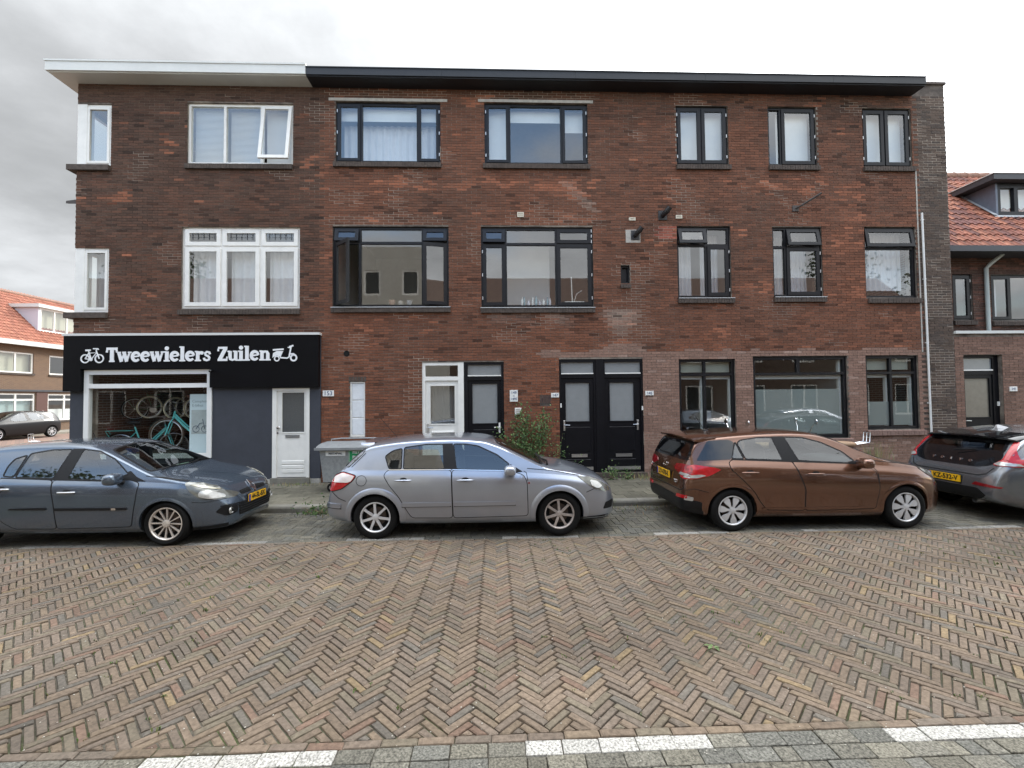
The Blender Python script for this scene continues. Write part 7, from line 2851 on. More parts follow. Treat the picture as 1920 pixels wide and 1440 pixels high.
def leaf(mb, p, s_, nrm, c_):
    n_ = Vector(nrm).normalized()
    a_ = n_.orthogonal().normalized()
    a_.rotate(Matrix.Rotation(RNG.uniform(0, 2 * PI), 3, n_))
    b__ = n_.cross(a_)
    P = Vector(p)
    tip = P + a_ * s_ - n_ * s_ * 0.15
    l_, r_ = P + a_ * s_ * 0.4 + b__ * s_ * 0.36 + n_ * s_ * 0.06, P + a_ * s_ * 0.4 - b__ * s_ * 0.36 + n_ * s_ * 0.06
    l2, r2 = P + a_ * s_ * 0.75 + b__ * s_ * 0.2, P + a_ * s_ * 0.75 - b__ * s_ * 0.2
    mb.add([tuple(P), tuple(r_), tuple(r2), tuple(tip), tuple(l2), tuple(l_)], [(0, 1, 2, 3), (0, 3, 4, 5)], 0, c_)


def climber(label, x, y, z0, w_, h, nst, nl, size=0.055, name='climbing_plant', cat='plant', cols=None, lean=0.0):
    t = thing(name, label, cat, (x, y, z0))
    st, lv = MB(), MB()
    cols = cols or [(0.05, 0.10, 0.022), (0.075, 0.13, 0.03), (0.035, 0.075, 0.018), (0.11, 0.15, 0.05)]
    for k in range(nst):
        px, py, pz = RNG.uniform(-w_ * 0.25, w_ * 0.25), 0.0, 0.0
        pts = [(px, py, pz)]
        hh = h * RNG.uniform(0.45, 1.0)
        n_ = 9
        ang = RNG.uniform(-0.5, 0.5)
        for i in range(n_):
            pz += hh / n_
            px += RNG.uniform(-0.05, 0.05) * w_ + ang * w_ * 0.12 + lean * hh / n_
            py = -0.03 - RNG.uniform(0, 0.10) - 0.05 * math.sin(i)
            pts.append((px, py, pz))
        st.tube(pts, [0.007 * (1 - 0.7 * i / n_) for i in range(n_ + 1)], 5)
        for i in range(nl):
            t_ = RNG.uniform(0.12, 1.0) ** 0.75
            q = t_ * n_
            i0 = min(n_ - 1, int(q))
            f_ = q - i0
            a_, b__ = pts[i0], pts[i0 + 1]
            sp_ = 0.085
            P = (a_[0] + (b__[0] - a_[0]) * f_ + RNG.gauss(0, sp_), a_[1] + (b__[1] - a_[1]) * f_ + RNG.gauss(0, 0.045) - 0.03, max(0.02, a_[2] + (b__[2] - a_[2]) * f_ + RNG.gauss(0, sp_)))
            if P[1] > -0.012 - 0.0:
                P = (P[0], -0.015, P[2])
            c_ = RNG.choice(cols)
            kk = RNG.uniform(0.75, 1.25)
            leaf(lv, P, size * RNG.uniform(0.6, 1.25), (RNG.uniform(-.7, .7), -1, RNG.uniform(-0.1, 0.9)), tuple(v * kk for v in c_))
    st.build('stem', m_stem, t)
    tag(lv.build('foliage', m_leaf, t), kind='stuff')
    return t


climber('straggly green climbing plant on the brick wall between the black doors', 0.60, -0.03, PAV_Z, 0.95, 1.75, 18, 70)
climber('thin weed climbing beside the left frame of the paired black doors', 1.33, -0.03, PAV_Z, 0.25, 1.05, 5, 26, 0.035)
climber('low leafy weed at the foot of the left paired black door', 1.62, -0.12, PAV_Z, 0.35, 0.36, 6, 18, 0.05, 'weed', 'weed')
climber('small green weed at the foot of the right paired black door', 2.55, -0.12, PAV_Z, 0.25, 0.30, 5, 16, 0.045, 'weed', 'weed')
climber('second small green weed by the right edge of the paired black doors', 2.90, -0.12, PAV_Z, 0.22, 0.22, 5, 14, 0.04, 'weed', 'weed')
climber('green weed growing in the gutter between the blue-grey and silver cars', -3.05, CURB_Y - 0.05, 0.0, 0.5, 0.17, 9, 14, 0.04, 'weed', 'weed')


def grass_tuft(label, x, y, z, w_, h, n_, cols, name='grass_tuft'):
    t = thing(name, label, 'grass', (x, y, z))
    mb = MB()
    for i in range(n_):
        bx0, by0 = RNG.gauss(0, w_ * 0.3), RNG.gauss(0, w_ * 0.15)
        a_ = RNG.uniform(0, 2 * PI)
        l_ = h * RNG.uniform(0.4, 1.0)
        le = RNG.uniform(0.05, 0.45) * l_
        dx, dy = math.cos(a_) * le, math.sin(a_) * le * 0.5
        wd = 0.004
        c_ = tuple(v * RNG.uniform(0.7, 1.25) for v in RNG.choice(cols))
        mb.add([(bx0 - wd, by0, 0), (bx0 + wd, by0, 0), (bx0 + dx * 0.4 + wd, by0 + dy * 0.4, l_ * 0.6), (bx0 + dx * 0.4 - wd, by0 + dy * 0.4, l_ * 0.6), (bx0 + dx, by0 + dy, l_)],
               [(0, 1, 2, 3), (3, 2, 4)], 0, c_)
    tag(mb.build('blades', m_dry, t), kind='stuff')


DRY = [(0.36, 0.29, 0.15), (0.30, 0.24, 0.12), (0.24, 0.22, 0.10)]
GRN = [(0.06, 0.11, 0.025), (0.09, 0.13, 0.03), (0.16, 0.16, 0.06)]
grass_tuft('tall dry grass tuft against the wall under the rightmost window', 8.45, -0.25, PAV_Z, 0.5, 0.85, 150, DRY + [GRN[2]])
grass_tuft('dry yellow grass along the wall right of the paired black doors', 3.35, -0.10, PAV_Z, 0.9, 0.16, 130, DRY)
grass_tuft('mossy grass fringe at the white shop door step', -4.3, -0.16, PAV_Z, 1.0, 0.07, 120, GRN + DRY)
grass_tuft('grass fringe along the kerb behind the silver car', -2.3, CURB_Y - 0.05, 0.0, 1.6, 0.08, 200, GRN)
grass_tuft('grass fringe along the kerb between silver and bronze cars', 2.4, CURB_Y - 0.05, 0.0, 1.6, 0.06, 160, GRN + DRY)
# grass sprouting in the joints of the street
js = MB()
for i in range(300):
    y = RNG.uniform(EDGE_Y + 0.05, BAY_Y - 0.1)
    hw = (y + 10.18) * 1.15
    x = RNG.uniform(-hw, hw)
    if mnoise.noise(Vector((x * 0.9, y * 0.9, 4))) < -0.05:
        continue
    big = RNG.random() < 0.12
    for k in range(9 if big else 4):
        a_ = RNG.uniform(0, 2 * PI)
        l_ = RNG.uniform(0.004, 0.011) * (1.5 if big else 1)
        bx0, by0 = x + RNG.gauss(0, 0.012), y + RNG.gauss(0, 0.012)
        dx, dy = math.cos(a_) * l_ * 1.2, math.sin(a_) * l_ * 1.2
        c_ = tuple(v * RNG.uniform(0.7, 1.2) for v in RNG.choice(GRN))
        wx, wy = -math.sin(a_) * 0.004, math.cos(a_) * 0.004
        js.add([(bx0 - wx, by0 - wy, -0.012), (bx0 + wx, by0 + wy, -0.012), (bx0 + dx * 0.5 + wx, by0 + dy * 0.5 + wy, l_), (bx0 + dx, by0 + dy, l_ * 0.9), (bx0 + dx * 0.5 - wx, by0 + dy * 0.5 - wy, l_)],
               [(0, 1, 2, 4), (4, 2, 3)], 0, c_)
tag(js.build('joint_weeds', m_dry), 'tiny green weeds sprouting in the joints of the herringbone street', 'weeds', kind='stuff')
# pale seeds and crumbs lying on the street
cr = MB()
for i in range(700):
    y = RNG.uniform(EDGE_Y - 0.3, BAY_Y)
    hw = (y + 10.18) * 1.15
    x = RNG.uniform(-hw, hw)
    r_ = RNG.uniform(0.002, 0.005)
    z = 0.004 + lift((x, y))
    cr.add([(x - r_, y - r_, z), (x + r_, y - r_ * .6, z), (x + r_ * .7, y + r_, z), (x - r_, y + r_ * .8, z), (x, y, z + r_)], [(0, 1, 4), (1, 2, 4), (2, 3, 4), (3, 0, 4)])
tag(cr.build('litter_crumbs', mat('pale_crumb', (0.5, 0.47, 0.40), 0.9)), 'pale seed crumbs scattered over the street bricks', 'litter', kind='stuff')
lf = MB()
for k in range(5):
    leaf(lf, (1.62 + RNG.uniform(-.05, .07), -6.72 + RNG.uniform(-.03, .03), 0.012), 0.05, (RNG.uniform(-.2, .2), RNG.uniform(-.2, .2), 1), (0.13, 0.19, 0.07))
tag(lf.build('fallen_leaves', m_leaf), 'few pale green fallen leaves lying on the street bricks', 'leaves')
# ================================================================== neighbouring house on the right
nh = thing('neighbour_house', 'brick house with orange tiled roof and dark dormer right of the corner building', 'house', (0, 0, 0))
m_nbr = brickmat('neighbour_brick_fill', (0.10, 0.06, 0.045), (0.13, 0.07, 0.05), (0.24, 0.2, 0.17))
m_roof = mat('orange_clay_tile', rough=0.75, src='obj', amt=0.22, scale=8, bump=0.2, spec=0.3)
m_roofs = mat('orange_clay_tile_mass', rough=0.75, src='attr', amt=0.22, scale=8, bump=0.2, spec=0.3)
m_dkgr = mat('dark_grey_paint', (0.045, 0.048, 0.055), 0.5, amt=0.1)
X0n = XR + 0.003
LO = [(10.95, 11.90, 0.22, 2.82)]
UO = [(11.60, 12.13, 3.78, 4.96), (12.62, 14.2, 3.76, 4.94)]
w = MB()
wall_mesh(w, X0n, 17.0, 0.0, 3.32, MORT_Y, 0.30, LO)
w.build('wall', m_mortar, nh)
w = MB()
wall_mesh(w, X0n, 17.0, 3.30, 5.75, 0.80 + MORT_Y, 1.05, UO)
w.build('upper_wall', m_mortar, nh)
w = MB()
w.box(X0n, 17, 0.31, 0.80, 3.24, 3.31)
w.build('extension_roof', m_blackf, nh)
w = MB()
w.box(X0n, 17, -0.05, 0.16, 3.32, 3.385)
w.build('white_coping', m_whitef, nh)
w = MB()
w.box(X0n, 17, 3.5, 3.6, 0.2, 5.6)
w.box(16.9, 17, 1.06, 3.499, 0.2, 5.6)
w.build('inner_wall', m_room, nh)
mass = MB()
for rrow in range(int((5.75 - PAV_Z) / BH)):
    z0 = PAV_Z + rrow * BH
    cz = z0 + BH / 2
    up = z0 > 3.32
    y0 = 0.80 if up else 0.0
    x = X0n - (BP / 2 if rrow % 2 else 0)
    while x < 16.9:
        segs = [(max(x + JT, X0n), x + BP)]
        for o in (UO if up else LO):
            if o[2] - 0.02 < cz < o[3]:
                out = []
                for a_, b_ in segs:
                    if o[1] <= a_ or o[0] >= b_:
                        out.append((a_, b_))
                    else:
                        if o[0] > a_:
                            out.append((a_, o[0]))
                        if o[1] < b_:
                            out.append((o[1], b_))
                segs = out
        for a_, b_ in segs:
            if b_ - a_ > 0.03 and not (z0 > 3.2 and z0 < 3.33):
                j = RNG.uniform(0.8, 1.2)
                base = (0.085, 0.048, 0.036) if up else (0.205, 0.122, 0.092)
                if up and RNG.random() < 0.25:
                    base = (0.15, 0.07, 0.05)
                yy = y0 + RNG.uniform(-0.0015, 0.0015)
                mass.box(a_, b_, yy, y0 + MORT_Y + 0.006, z0 + JT, z0 + BH, 0, tuple(v * j for v in base))
        x += BP
tag(mass.build('brickwork', m_brick_s, nh), kind='stuff')


def shifted(win, dy):
    win.location.y += dy


r = UO[0]
ww = window(nh, r, m_black, (), None, {(0, 0): 's'}, sw=0.065, hinge={0: 'r'})
sill(ww, r[0] - 0.02, r[1] + 0.05, r[2], m_sillb)
curtain(ww, r[0] + 0.05, r[1] - 0.05, r[2], r[3], 0.4, m_curt, 4, 0.03)
shifted(ww, 0.8)
r = UO[1]
ww = window(nh, r, m_black, (13.17, 13.75), None, {(0, 0): 's'}, sw=0.055)
sill(ww, r[0] - 0.02, r[1] + 0.05, r[2], m_sillb)
curtain(ww, r[0] + 0.05, 13.2, r[2], r[3], 0.4, m_curt, 5, 0.03)
shifted(ww, 0.8)
r = LO[0]
fr = MB()
fr.box(r[0], r[0] + 0.05, 0.10, 0.18, r[2], r[3])
fr.box(r[1] - 0.14, r[1], 0.10, 0.18, r[2], r[3])
fr.box(r[0] + 0.05, r[1] - 0.14, 0.10, 0.18, r[3] - 0.07, r[3])
fr.box(r[0] + 0.05, r[1] - 0.14, 0.10, 0.18, 2.36, 2.46)
fo = fr.build('door_frame', m_blackd, nh)
pane_box(fo, r[0] + 0.05, r[1] - 0.14, 2.48, r[3] - 0.07, 0.13, m_frost)
t = MB()
t.box(r[0] + 0.05, r[1] - 0.14, 0.085, 0.0995, 2.455, 2.485)
t.build('white_bead', m_white, fo)
dd = door_leaf(nh, r[0] + 0.053, r[1] - 0.143, r[2] + 0.02, 2.357, 0.12, 0.17, m_blackd, (11.08, 11.68, 1.36, 2.27), mat('beige_frosted_glass', (0.17, 0.155, 0.125), 0.25, amt=0.1, spec=0.8))
lever(dd, 11.04, 1.28, 0.12, 1)
p = MB()
p.rbox(11.84, 11.87, 0.06, 0.0995, 1.62, 1.72, 0.004)
p.build('bell', m_plate, fo)
st = MB()
st.box(r[0] - 0.05, r[1] + 0.05, -0.03, 0.3, 0.05, 0.215)
st.build('door_step', m_kerb, nh)
# roof
ea, rg = (0.42, 5.52), (3.55, 8.85)
sl = math.atan2(rg[1] - ea[1], rg[0] - ea[0])
ln = math.hypot(rg[1] - ea[1], rg[0] - ea[0])
w = MB()
w.add([(X0n, ea[0], ea[1]), (18, ea[0], ea[1]), (18, rg[0], rg[1]), (X0n, rg[0], rg[1]), (X0n, 6.9, 5.5), (18, 6.9, 5.5)], [(0, 1, 2, 3), (3, 2, 5, 4), (0, 3, 4)])
w.build('roof_deck', mat('roof_batten', (0.10, 0.05, 0.035), 0.9), nh)
w = MB()
w.box(X0n, 17.5, 0.24, 0.42, 5.36, 5.50)
w.box(X0n, 17.5, 0.421, 0.80, 5.36, 5.40)
w.build('gutter', m_dkgr, nh)
tw_, th_ = 0.205, 0.30


def tile_mesh(m):
    mb = MB()
    n = 6
    vs = []
    for j, (yy, lift_) in enumerate(((0.0, 0.035), (th_ + 0.03, 0.004))):
        for i in range(n + 1):
            t = i / n
            z = lift_ + 0.022 * math.sin(t * 2 * PI + 0.6)
            vs.append((t * (tw_ + 0.01), yy, z))
    fs = [(i, i + 1, n + 2 + i, n + 1 + i) for i in range(n)]
    k = len(vs)
    vs += [(v[0], v[1], v[2] - 0.022) for v in vs[:n + 1]]
    fs += [(k + i, k + i + 1, i + 1, i) for i in range(n)]
    mb.add(vs, fs)
    return mb


tm_ = tile_mesh(m_roof).mesh('roof_tile', m_roof, smooth=50)
DX0, DX1 = 13.72, 17.2
dorm_y0 = 1.55


def tilecol():
    k = RNG.uniform(0.8, 1.2)
    c_ = RNG.choice([(0.30, 0.115, 0.072), (0.27, 0.10, 0.064), (0.33, 0.135, 0.084), (0.22, 0.085, 0.060), (0.17, 0.075, 0.062)])
    return tuple(v * k for v in c_)


tiles = []
for rr in range(int(ln / th_)):
    for i in range(int((17.4 - X0n) / tw_)):
        tiles.append((X0n + 0.02 + i * tw_, rr * th_))
cnt = 0
mass = MB()
tm_m = tile_mesh(m_roofs)
for x, s_ in tiles:
    y, z = ea[0] + s_ * math.cos(sl), ea[1] + s_ * math.sin(sl)
    if in_view(x, y, z, 30) and cnt < 300:
        cnt += 1
        o = link('roof_tile', tm_, nh, (x, y, z), (sl, 0, 0))
        o.color = (*tilecol(), 1)
    else:
        rot = Matrix.Rotation(sl, 3, 'X')
        c_ = tilecol()
        mass.add([tuple(rot @ Vector(v) + Vector((x, y, z))) for v in tm_m.v], tm_m.f, 0, c_)
if mass.f:
    tag(mass.build('roof_tiles', m_roofs, nh, smooth=50), kind='stuff')
rdg = MB()
x = X0n
while x < 17.5:
    rdg.tube([(x, rg[0], rg[1] + 0.01), (x + 0.33, rg[0], rg[1] + 0.02), (x + 0.36, rg[0], rg[1] + 0.04)], [0.10, 0.11, 0.12], 10)
    x += 0.36
rdg.build('ridge_tiles', mat('ridge_clay', (0.26, 0.15, 0.11), 0.8, amt=0.2), nh, smooth=40)
# dormer
dm = empty('dormer', nh, (0, 0, 0))
zb_ = ea[1] + (dorm_y0 - ea[0]) * math.tan(sl)
zt_ = 7.66
yb_ = ea[0] + (zt_ - ea[1]) / math.tan(sl)
w = MB()
w.add([(DX0, dorm_y0, zb_), (DX0, yb_, zt_), (DX0, dorm_y0, zt_), (DX0 + 0.06, dorm_y0, zb_), (DX0 + 0.06, yb_, zt_), (DX0 + 0.06, dorm_y0, zt_)],
      [(0, 1, 2), (5, 4, 3), (0, 2, 5, 3), (1, 4, 5, 2)])
w.build('cheek', mat('blue_grey_zinc', (0.13, 0.16, 0.21), 0.5, amt=0.12), dm)
w = MB()
w.box(DX0 - 0.28, DX1, dorm_y0 - 0.22, yb_ + 0.5, zt_ + 0.02, zt_ + 0.17)
w.build('dormer_roof', m_dkgr, dm)
w = MB()
w.box(DX0 - 0.30, DX1, dorm_y0 - 0.24, yb_ + 0.5, zt_ + 0.1705, zt_ + 0.19)
w.build('roof_edge', m_whitef, dm)
w = MB()
w.add([(DX0 - 0.10, dorm_y0 - 0.08, zb_ - 0.02), (DX1, dorm_y0 - 0.08, zb_ - 0.02), (DX1, dorm_y0 - 0.001, zb_ + 0.06), (DX0 - 0.10, dorm_y0 - 0.001, zb_ + 0.06)], [(0, 1, 2, 3)])
w.add([(DX0 - 0.12, dorm_y0 - 0.05, zb_ + 0.05), (DX0 - 0.005, dorm_y0 - 0.05, zb_ + 0.05), (DX0 - 0.005, yb_, zt_ + 0.06), (DX0 - 0.12, yb_, zt_ + 0.06)], [(0, 1, 2, 3)])
w.build('lead_flashing', m_zinc, dm)
w = MB()
w.box(DX0 + 0.061, DX0 + 0.14, dorm_y0, dorm_y0 + 0.1, zb_ + 0.06, zt_)
w.box(DX0 + 0.14, DX1, dorm_y0, dorm_y0 + 0.1, zb_ + 0.06, zb_ + 0.16)
w.box(DX0 + 0.14, DX1, dorm_y0, dorm_y0 + 0.1, zt_ - 0.12, zt_)
for x in (14.25, 15.3, 16.3):
    w.box(x, x + 0.11, dorm_y0, dorm_y0 + 0.1, zb_ + 0.16, zt_ - 0.12)
w.build('dormer_window', m_black, dm)
pane_box(dm, DX0 + 0.14, DX1, zb_ + 0.16, zt_ - 0.12, dorm_y0 + 0.06, m_glass)
roller(dm, DX0 + 0.14, DX1, zb_ + 0.35, zt_, dorm_y0 + 0.3, m_net)
dp = MB()
dp.tube([(12.62, 0.50, 5.38), (12.50, 0.66, 5.20), (12.44, 0.74, 5.08), (12.44, 0.74, 3.40)], 0.045, 12)
dp.build('downpipe', mat('pale_pipe', (0.50, 0.55, 0.52), 0.5), nh, smooth=40)

# ================================================================== row house across the side street
fh = thing('far_row_house', 'brick row house with orange roof, white dormer and chimney across the side street', 'house', (-29.0, 9.5, 0), rot=(0, 0, PI / 2))
# local frame: x runs along the facade (away from the camera), -y faces the street
m_fbr = brickmat('far_brick', (0.125, 0.072, 0.045), (0.165, 0.095, 0.055), (0.20, 0.16, 0.12))
LH = 24.0
FO = [(2.6, 5.2, 0.75, 2.50), (6.6, 9.95, 0.70, 2.52), (10.75, 13.1, 0.75, 2.50), (2.6, 5.2, 3.75, 5.02), (6.7, 9.8, 3.75, 5.02), (10.8, 13.0, 3.75, 5.0), (14.4, 16.4, 0.75, 2.5), (14.4, 16.4, 3.6, 5.0)]
w = MB()
wall_mesh(w, -4, LH, 0.0, 5.5, 0.0, 0.3, FO)
w.build('wall', m_fbr, fh)
w = MB()
w.box(-4, LH, 2.5, 2.6, 0.2, 5.4)
w.box(-4, LH, 0.31, 2.499, 2.8, 2.9)
w.build('inner_wall', mat('far_room', (0.25, 0.24, 0.2), 0.9), fh)
for k, o in enumerate(FO):
    xs_ = [o[0] + (o[1] - o[0]) * t for t in ((0.5,) if o[1] - o[0] < 2.5 else (0.33, 0.66))]
    ww = window(fh, o, m_white, xs_, (2.12 if o[2] < 2 else None), {}, fw=0.09, mw=0.10, gm=m_glass)
    sl_ = MB()
    sl_.box(o[0] - 0.05, o[1] + 0.05, -0.06, 0.05, o[2] - 0.12, o[2] - 0.002)
    sl_.build('sill', m_sillb, ww)
    if k in (1, 0):
        roller(ww, o[0], o[1], 1.35, 2.1, 0.3, mat('aqua_screen', (0.42, 0.55, 0.56), 0.8))
    elif k in (4, 3):
        roller(ww, o[0], o[1], o[2], o[3], 0.3, mat('cream_screen', (0.55, 0.53, 0.42), 0.8))
    elif k == 2:
        roller(ww, o[0], o[1], o[2], 1.5, 0.3, m_net)
w = MB()
w.box(-4, LH, -0.10, -0.001, 2.62, 2.74)
w.build('string_course', m_dkgr, fh)
w = MB()
w.box(9.99, 10.70, -0.03, -0.002, 0.1, 2.6)
w.build('brown_panel', mat('brown_tile_panel', (0.09, 0.04, 0.03), 0.6), fh)
w = MB()
w.box(-4, LH, -0.50, -0.30, 5.42, 5.70)
w.box(-4, LH, -0.2995, 0.0, 5.45, 5.5)
w.build('white_gutter', m_whitef, fh)
fe, fg = (-0.40, 5.68), (3.3, 9.3)
fs_ = math.atan2(fg[1] - fe[1], fg[0] - fe[0])
fl_ = math.hypot(fg[1] - fe[1], fg[0] - fe[0])
w = MB()
w.add([(-4, fe[0], fe[1] - 0.02), (LH, fe[0], fe[1] - 0.02), (LH, fg[0], fg[1] - 0.02), (-4, fg[0], fg[1] - 0.02), (-4, 7, 5.5), (LH, 7, 5.5)], [(0, 1, 2, 3), (3, 2, 5, 4), (0, 3, 4), (1, 5, 2)])
w.build('roof_deck', MATS['roof_batten'], fh)
mass = MB()
tmm = tile_mesh(m_roofs)
rot = Matrix.Rotation(fs_, 3, 'X')
for rr in range(int(fl_ / th_) + 1):
    i = 0
    while 1.5 + i * tw_ < 19:
        x, s_ = 1.5 + i * tw_, rr * th_
        k = RNG.uniform(0.85, 1.15)
        c_ = tuple(v * k for v in RNG.choice([(0.30, 0.115, 0.074), (0.27, 0.105, 0.068), (0.33, 0.135, 0.085)]))
        off = Vector((x, fe[0] + s_ * math.cos(fs_), fe[1] + s_ * math.sin(fs_)))
        mass.add([tuple(rot @ Vector(v) + off) for v in tmm.v], tmm.f, 0, c_)
        i += 1
tag(mass.build('roof_tiles', m_roofs, fh, smooth=50), kind='stuff')
w = MB()
w.tube([(-4, fg[0], fg[1]), (LH, fg[0], fg[1])], 0.12, 10)
w.build('ridge', MATS['ridge_clay'], fh)
ch = MB()
ch.box(7.75, 8.85, 2.7, 3.5, 8.3, 10.05)
ch.box(7.67, 8.93, 2.62, 3.58, 10.051, 10.2)
co = ch.build('chimney', m_fbr, fh)
ch = MB()
for x in (8.0, 8.3, 8.6):
    ch.lathe([(0.09, 0), (0.10, 0.22), (0.07, 0.24), (0.06, 0.0)], (x, 3.1, 10.2), 'z', 10)
ch.build('chimney_pot', MATS['ridge_clay'], co)
ch = MB()
ch.box(7.65, 9.0, 2.35, 2.70, 8.25, 8.75)
ch.build('lead_flashing', m_zinc, co)
# roof window
rw = MB()
o_ = Vector((7.4, fe[0] + 2.0 * math.cos(fs_), fe[1] + 2.0 * math.sin(fs_)))
pts = []
for a_, b_, c_ in ((0, 0, .10), (1.1, 0, .10), (1.1, 1.1, .10), (0, 1.1, .10)):
    pts.append(tuple(rot @ Vector((a_, b_, c_)) + o_))
pin = []
for a_, b_, c_ in ((.1, .1, .105), (1.0, .1, .105), (1.0, 1.0, .105), (.1, 1.0, .105)):
    pin.append(tuple(rot @ Vector((a_, b_, c_)) + o_))
low = [tuple(rot @ Vector((a_, b_, 0)) + o_) for a_, b_ in ((0, 0), (1.1, 0), (1.1, 1.1), (0, 1.1))]
rw.add(pts + low, [(0, 1, 2, 3), (4, 5, 1, 0), (5, 6, 2, 1), (7, 4, 0, 3)])
ro = rw.build('roof_window', m_dkgr, fh)
rw = MB()
rw.add(pin, [(0, 1, 2, 3)])
rw.build('pane', mat('sky_glass', (0.35, 0.4, 0.4), 0.05, spec=1.0), ro)
# dormer
dz0, dz1, dx0, dx1 = 6.55, 8.1, 10.5, 14.2
dy0 = fe[0] + (dz0 - fe[1]) / math.tan(fs_)
dyb = fe[0] + (dz1 - fe[1]) / math.tan(fs_)
dm = empty('dormer', fh)
w = MB()
w.add([(dx0, dy0, dz0), (dx0, dyb, dz1), (dx0, dy0, dz1), (dx0 + .1, dy0, dz0), (dx0 + .1, dyb, dz1), (dx0 + .1, dy0, dz1)], [(2, 1, 0), (3, 4, 5), (3, 5, 2, 0), (2, 5, 4, 1)])
w.build('cheek', mat('lilac_white', (0.56, 0.55, 0.60), 0.6), dm)
w = MB()
w.box(dx0 - 0.15, dx1, dy0 - 0.18, dyb + 0.3, dz1 + 0.001, dz1 + 0.22)
w.build('dormer_roof', m_whitef, dm)
ww = window(dm, (dx0 + 0.101, dx1, dz0, dz1), m_white, (dx0 + 1.1, dx0 + 2.0), None, {}, fw=0.12, mw=0.10, y0=dy0 + 0.0, y1=dy0 + 0.1, name='dormer_window')
roller(dm, dx0 + 0.15, dx1, dz0, dz1, dy0 + 0.3, MATS['cream_screen'])

# ================================================================== street side behind the camera (seen in the panes)
m_ren = mat('pale_render', (0.50, 0.48, 0.43), 0.9, amt=0.12, scale=1.5)
OB = -13.6
m_obr = brickmat('opposite_brick', (0.085, 0.05, 0.036), (0.11, 0.06, 0.042), (0.13, 0.11, 0.09))
ob = thing('rendered_house', 'pale rendered house mirrored in the first-floor window', 'house', (0, 0, 0))
oo = [(-6.9, -6.0, 7.4, 8.75), (-4.9, -4.0, 7.4, 8.75), (-6.9, -6.0, 4.0, 5.4), (-4.9, -4.0, 4.0, 5.4), (-6.6, -4.4, 0.7, 2.4)]
w = MB()
wall_mesh(w, -8.6, -2.4, 0, 10.0, OB - 0.3, OB, oo)
w.box(-8.6, -2.4, OB - 8, OB - 0.301, 0, 10.0)
w.build('wall', m_ren, ob)
for o in oo:
    w = MB()
    sash_bars(w, o[0], o[1], o[2], o[3], 0.10, OB - 0.14, OB - 0.04)
    f_ = w.build('window', m_white, ob)
    w = MB()
    w.box(o[0] + 0.1, o[1] - 0.1, OB - 0.12, OB - 0.1, o[2] + 0.1, o[3] - 0.1)
    w.build('pane', mat('dark_pane', (0.03, 0.035, 0.035), 0.05, spec=0.8), f_)
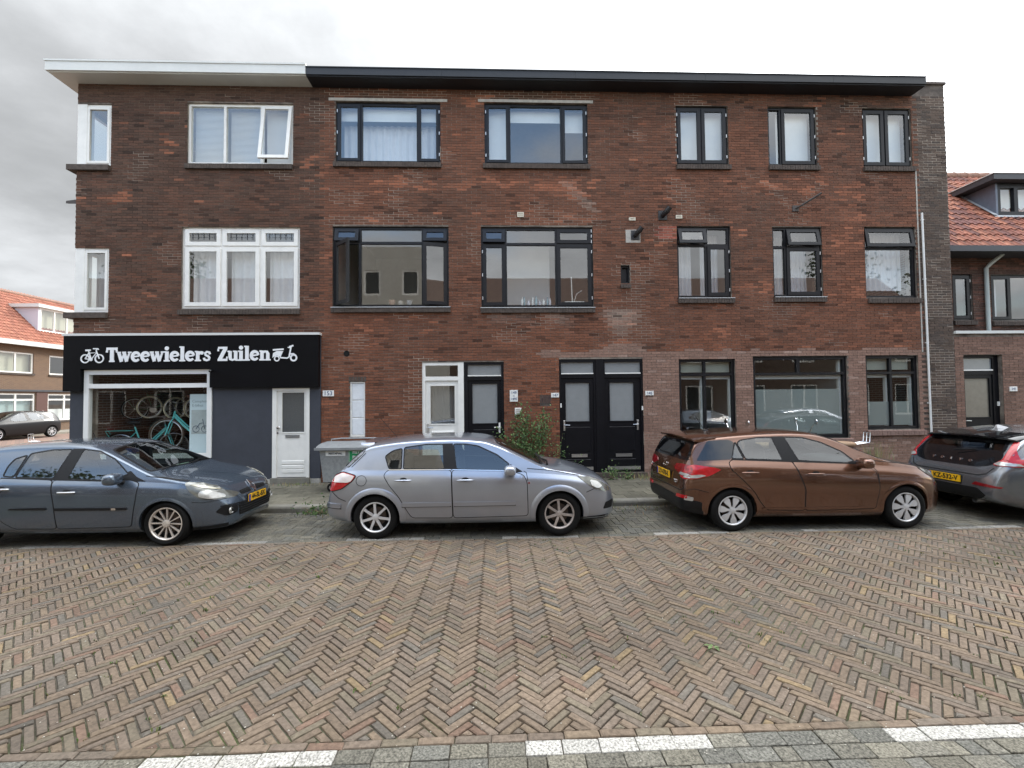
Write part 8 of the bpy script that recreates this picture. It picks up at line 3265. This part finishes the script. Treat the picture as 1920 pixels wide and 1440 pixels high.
for lab, xa_, xb_ in (('long brick row house with tiled roof mirrored in the right-hand panes', -2.39, 24.0), ('brick row house with tiled roof mirrored in the shop window', -30.0, -8.61)):
    oh = thing('opposite_row_house', lab, 'house', (0, 0, 0))
    wo = []
    x = xa_ + 1.0
    while x < xb_ - 2:
        wo += [(x, x + 1.5, 0.8, 2.5), (x + 0.1, x + 1.4, 3.7, 5.2)]
        x += 2.9
    w = MB()
    wall_mesh(w, xa_, xb_, 0, 5.9, OB - 0.3, OB, wo)
    w.box(xa_, xb_, OB - 7, OB - 0.301, 0, 5.9)
    w.build('wall', m_obr, oh)
    for o in wo:
        w = MB()
        sash_bars(w, o[0], o[1], o[2], o[3], 0.09, OB - 0.14, OB - 0.04)
        w.box((o[0] + o[1]) / 2 - 0.04, (o[0] + o[1]) / 2 + 0.04, OB - 0.138, OB - 0.042, o[2] + .09, o[3] - .09)
        f_ = w.build('window', m_white, oh)
        w = MB()
        w.box(o[0] + 0.09, o[1] - 0.09, OB - 0.12, OB - 0.1, o[2] + 0.09, o[3] - 0.09)
        w.build('pane', MATS['dark_pane'], f_)
    w = MB()
    w.add([(xa_, OB + 0.4, 5.75), (xb_, OB + 0.4, 5.75), (xb_, OB - 3.4, 9.2), (xa_, OB - 3.4, 9.2), (xa_, OB - 7.2, 5.75), (xb_, OB - 7.2, 5.75)], [(3, 2, 1, 0), (4, 5, 2, 3), (0, 4, 3), (1, 2, 5)])
    w.build('roof', brickmat('opposite_tiles_%d' % int(abs(xa_)), (0.20, 0.13, 0.10), (0.16, 0.10, 0.08), (0.07, 0.05, 0.04), 0.22, 0.32, 0.02), oh)
    w = MB()
    w.box(xa_, xb_, OB + 0.25, OB + 0.45, 5.6, 5.78)
    w.build('gutter', m_whitef, oh)
op = MB()
op.box(-40, 40, -13.6, -9.7501, -0.05, 0.08)
tag(op.build('near_pavement', MATS['far_tiles']), 'grey pavement on the near side of the street', None, kind='structure')

# trees standing behind the opposite houses, mirrored in the car windows
m_crown = mat('tree_leaf', rough=0.6, src='attr', amt=0.3, scale=20)
for tx, ty, th, lb in ((23.8, -19.5, 13.0, 'tall leafy tree behind the opposite houses, mirrored in the bronze car'), (-23.0, -20.5, 13.0, 'leafy tree behind the opposite houses, mirrored in the blue-grey car')):
    tr = thing('tree', lb, 'tree', (tx, ty, 0), 'trees behind the opposite houses')
    t = MB()
    t.tube([(0, 0, 0), (0.1, 0, 3), (0.0, 0.1, 6), (0.1, 0, 9)], [0.28, 0.22, 0.16, 0.08], 10)
    for k in range(7):
        an_ = 2 * PI * k / 7
        t.tube([(0.05, 0, 4 + 0.6 * k), (1.2 * math.cos(an_), 1.2 * math.sin(an_), 5.5 + 0.6 * k), (2.4 * math.cos(an_), 2.4 * math.sin(an_), 6.6 + 0.6 * k)], [0.10, 0.06, 0.02], 6)
    t.build('trunk', m_stem, tr, smooth=60)
    cr_ = MB()
    cl = [(RNG.gauss(0, 1.0), RNG.gauss(0, 1.0), RNG.uniform(th * 0.5, th * 0.95), RNG.uniform(0.8, 1.5)) for _ in range(26)]
    for k in range(2600):
        q = RNG.choice(cl)
        P = (q[0] + RNG.gauss(0, q[3] * 0.5), q[1] + RNG.gauss(0, q[3] * 0.5), q[2] + RNG.gauss(0, q[3] * 0.4))
        kk = RNG.uniform(0.6, 1.2)
        leaf(cr_, P, RNG.uniform(0.16, 0.30), (RNG.uniform(-1, 1), RNG.uniform(-1, 1), RNG.uniform(0, 1)), (0.05 * kk, 0.085 * kk, 0.022 * kk))
    tag(cr_.build('crown', m_crown, tr), kind='stuff')
